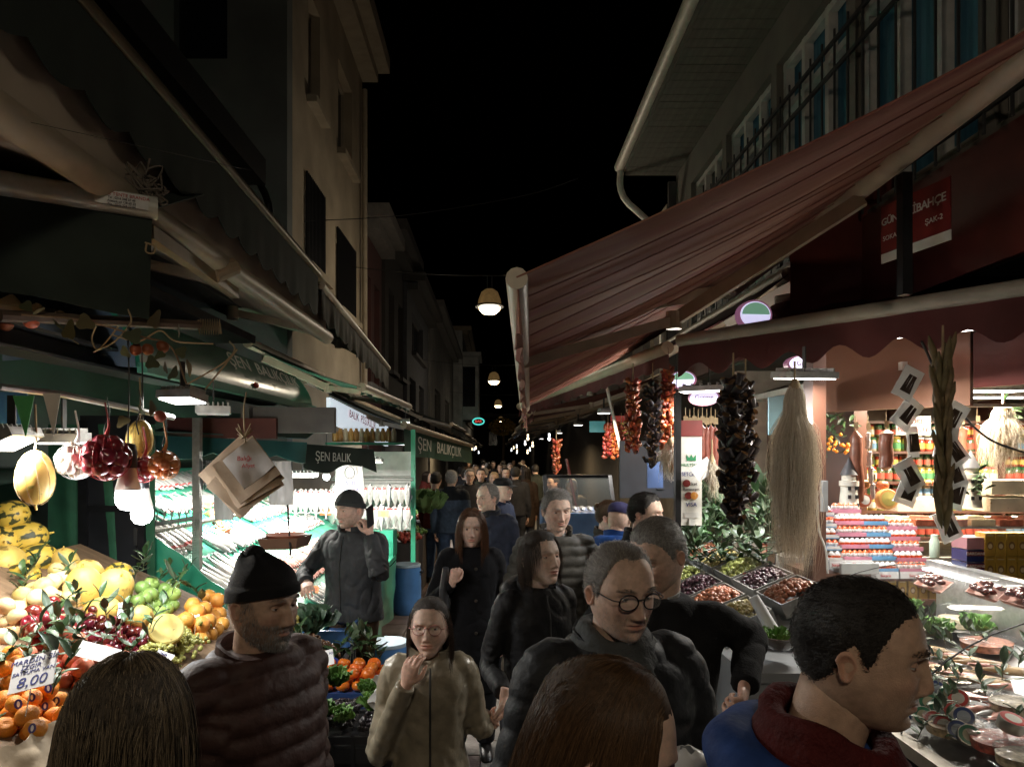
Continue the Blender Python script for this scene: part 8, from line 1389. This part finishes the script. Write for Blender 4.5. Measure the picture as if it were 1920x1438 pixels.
# the crowd further down
cc_ = [(.03, .03, .035), (.05, .03, .02), (.02, .025, .05), (.1, .09, .08), (.11, .02, .02), (.025, .03, .025), (.2, .17, .13), (.05, .05, .06)]
CR = [(880, 11.5, 1.72, 10, 'm', 'man with glasses and dark jacket behind the woman in the black coat', H_SLT, C_SLT, 0), (902, 13, 1.7, 0, 'm', 'man in dark coat left of the fair haired woman', H_BLK, C_BLK, 5), (927, 12.5, 1.64, -8, 'f', 'fair haired woman facing the camera in the crowd', H_FAIR, C_FAIR, 3), (948, 13.5, 1.7, 5, 'm', 'man facing the camera right of the fair haired woman', H_DK, C_DK, 0), (966, 12.2, 1.74, 180, 'm', 'tall person in black seen from behind in the crowd', H_BLK, C_BLK, 0), (986, 12.8, 1.72, 175, 'f', 'woman in maroon brown coat seen from behind in the crowd', H_DK, C_DK, 1),
      (1004, 16, 1.72, 180, 'm', 'person in dark coat far back under the right awning', H_BLK, C_BLK, 5), (1040, 11.2, 1.62, -60, 'm', 'stallholder in red vest at the far right stall', H_DK, C_DK, 4), (1072, 10.2, 1.6, -10, 'f', 'woman in pale cap behind the glass case', H_WH, C_WH, 6), (892, 17, 1.7, 0, 'm', 'man in brown jacket deep in the crowd', H_DK, C_DK, 1), (915, 18, 1.74, 180, 'm', 'tall man walking away deep in the crowd', H_BLK, C_BLK, 2), (938, 19, 1.68, 0, 'f', 'woman in grey coat deep in the crowd', H_BR, C_BR, 7), (957, 18.5, 1.72, 0, 'm', 'man in navy coat deep in the crowd', H_SLT, C_SLT, 2), (975, 21, 1.7, 180, 'f', 'woman walking away far down the street', H_DK, C_DK, 3),
      (865, 15, 1.7, 180, 'm', 'man in grey coat at the left of the crowd', H_BLK, C_BLK, 7), (925, 24, 1.7, 0, 'm', 'small far figure in the middle of the street', H_DK, C_DK, 0), (945, 26, 1.72, 180, 'm', 'small far figure right of the middle of the street', H_BLK, C_BLK, 2), (908, 25, 1.66, 0, 'f', 'small far figure left of the middle of the street', H_BR, C_BR, 4), (798, 14.5, 1.6, 90, 'f', 'stallholder in red behind the far left produce', H_DK, C_DK, 4), (880, 28, 1.7, 0, 'm', 'distant figure under the left awnings', H_BLK, C_BLK, 1), (963, 30, 1.7, 0, 'm', 'distant figure under the right awnings', H_BLK, C_BLK, 5)]
for k, (px, Y, tp, yw, sx, lab, hm_, cm_, ci) in enumerate(CR):
    cl = dict(mat=K_('crowd %d' % ci, cc_[ci]), hem=.5 if sx == 'm' else .36, loose=.03, collar=.03)
    person(lab, at(px, Y), Y, tp, yw, w=1.03 if sx == 'm' else .88, lod=2 if Y > 13.2 else 1, skn=('light', 'mid', 'tan')[k % 3], hair=dict(mat=hm_, capmat=cm_, n=0, th=.012) if sx == 'm' else dict(kind='bob', mat=hm_, capmat=cm_, len=.3, n=0, th=.012, open=.05), coat=cl, seed=30 + k, group='crowd further down the street', glasses=dict(mat=BLACK) if k == 0 else None, legpose=.5 * (-1) ** k)
src = [o for o in COL.objects if o.get('group') == 'crowd further down the street' and o.location.y > 13.3]
for k in range(14):
    Y = 14.2 + 1.15 * k; c = copy_tree(src[(k * 5) % len(src)]); c.location = (at(872 + (k * 37) % 112, Y), Y, 0); c.rotation_euler = (0, 0, random.choice((0, PI)) + random.uniform(-.4, .4)); c.scale = (1, 1, random.uniform(.96, 1.03)); c['label'] = 'dark coated passer-by in the dense far part of the crowd'; c['group'] = 'dense far crowd'
bg_ = thing(MB().sheet(lambda u, v: P(1290, 1425, 1.62) + Vector((.05 * math.cos(6.28 * u) * (.4 + math.sin(PI * v)), .04 * math.sin(6.28 * u) * (.4 + math.sin(PI * v)), .07 * (v - .6) + .012 * nz3((u * 7, v * 7, 4)))), 18, 12, .002), 'plastic_bag', MATS['frosted plastic'], 'crumpled clear plastic in the hands of the man with round glasses', 'bag')

bpy.data.scenes.remove(TS)
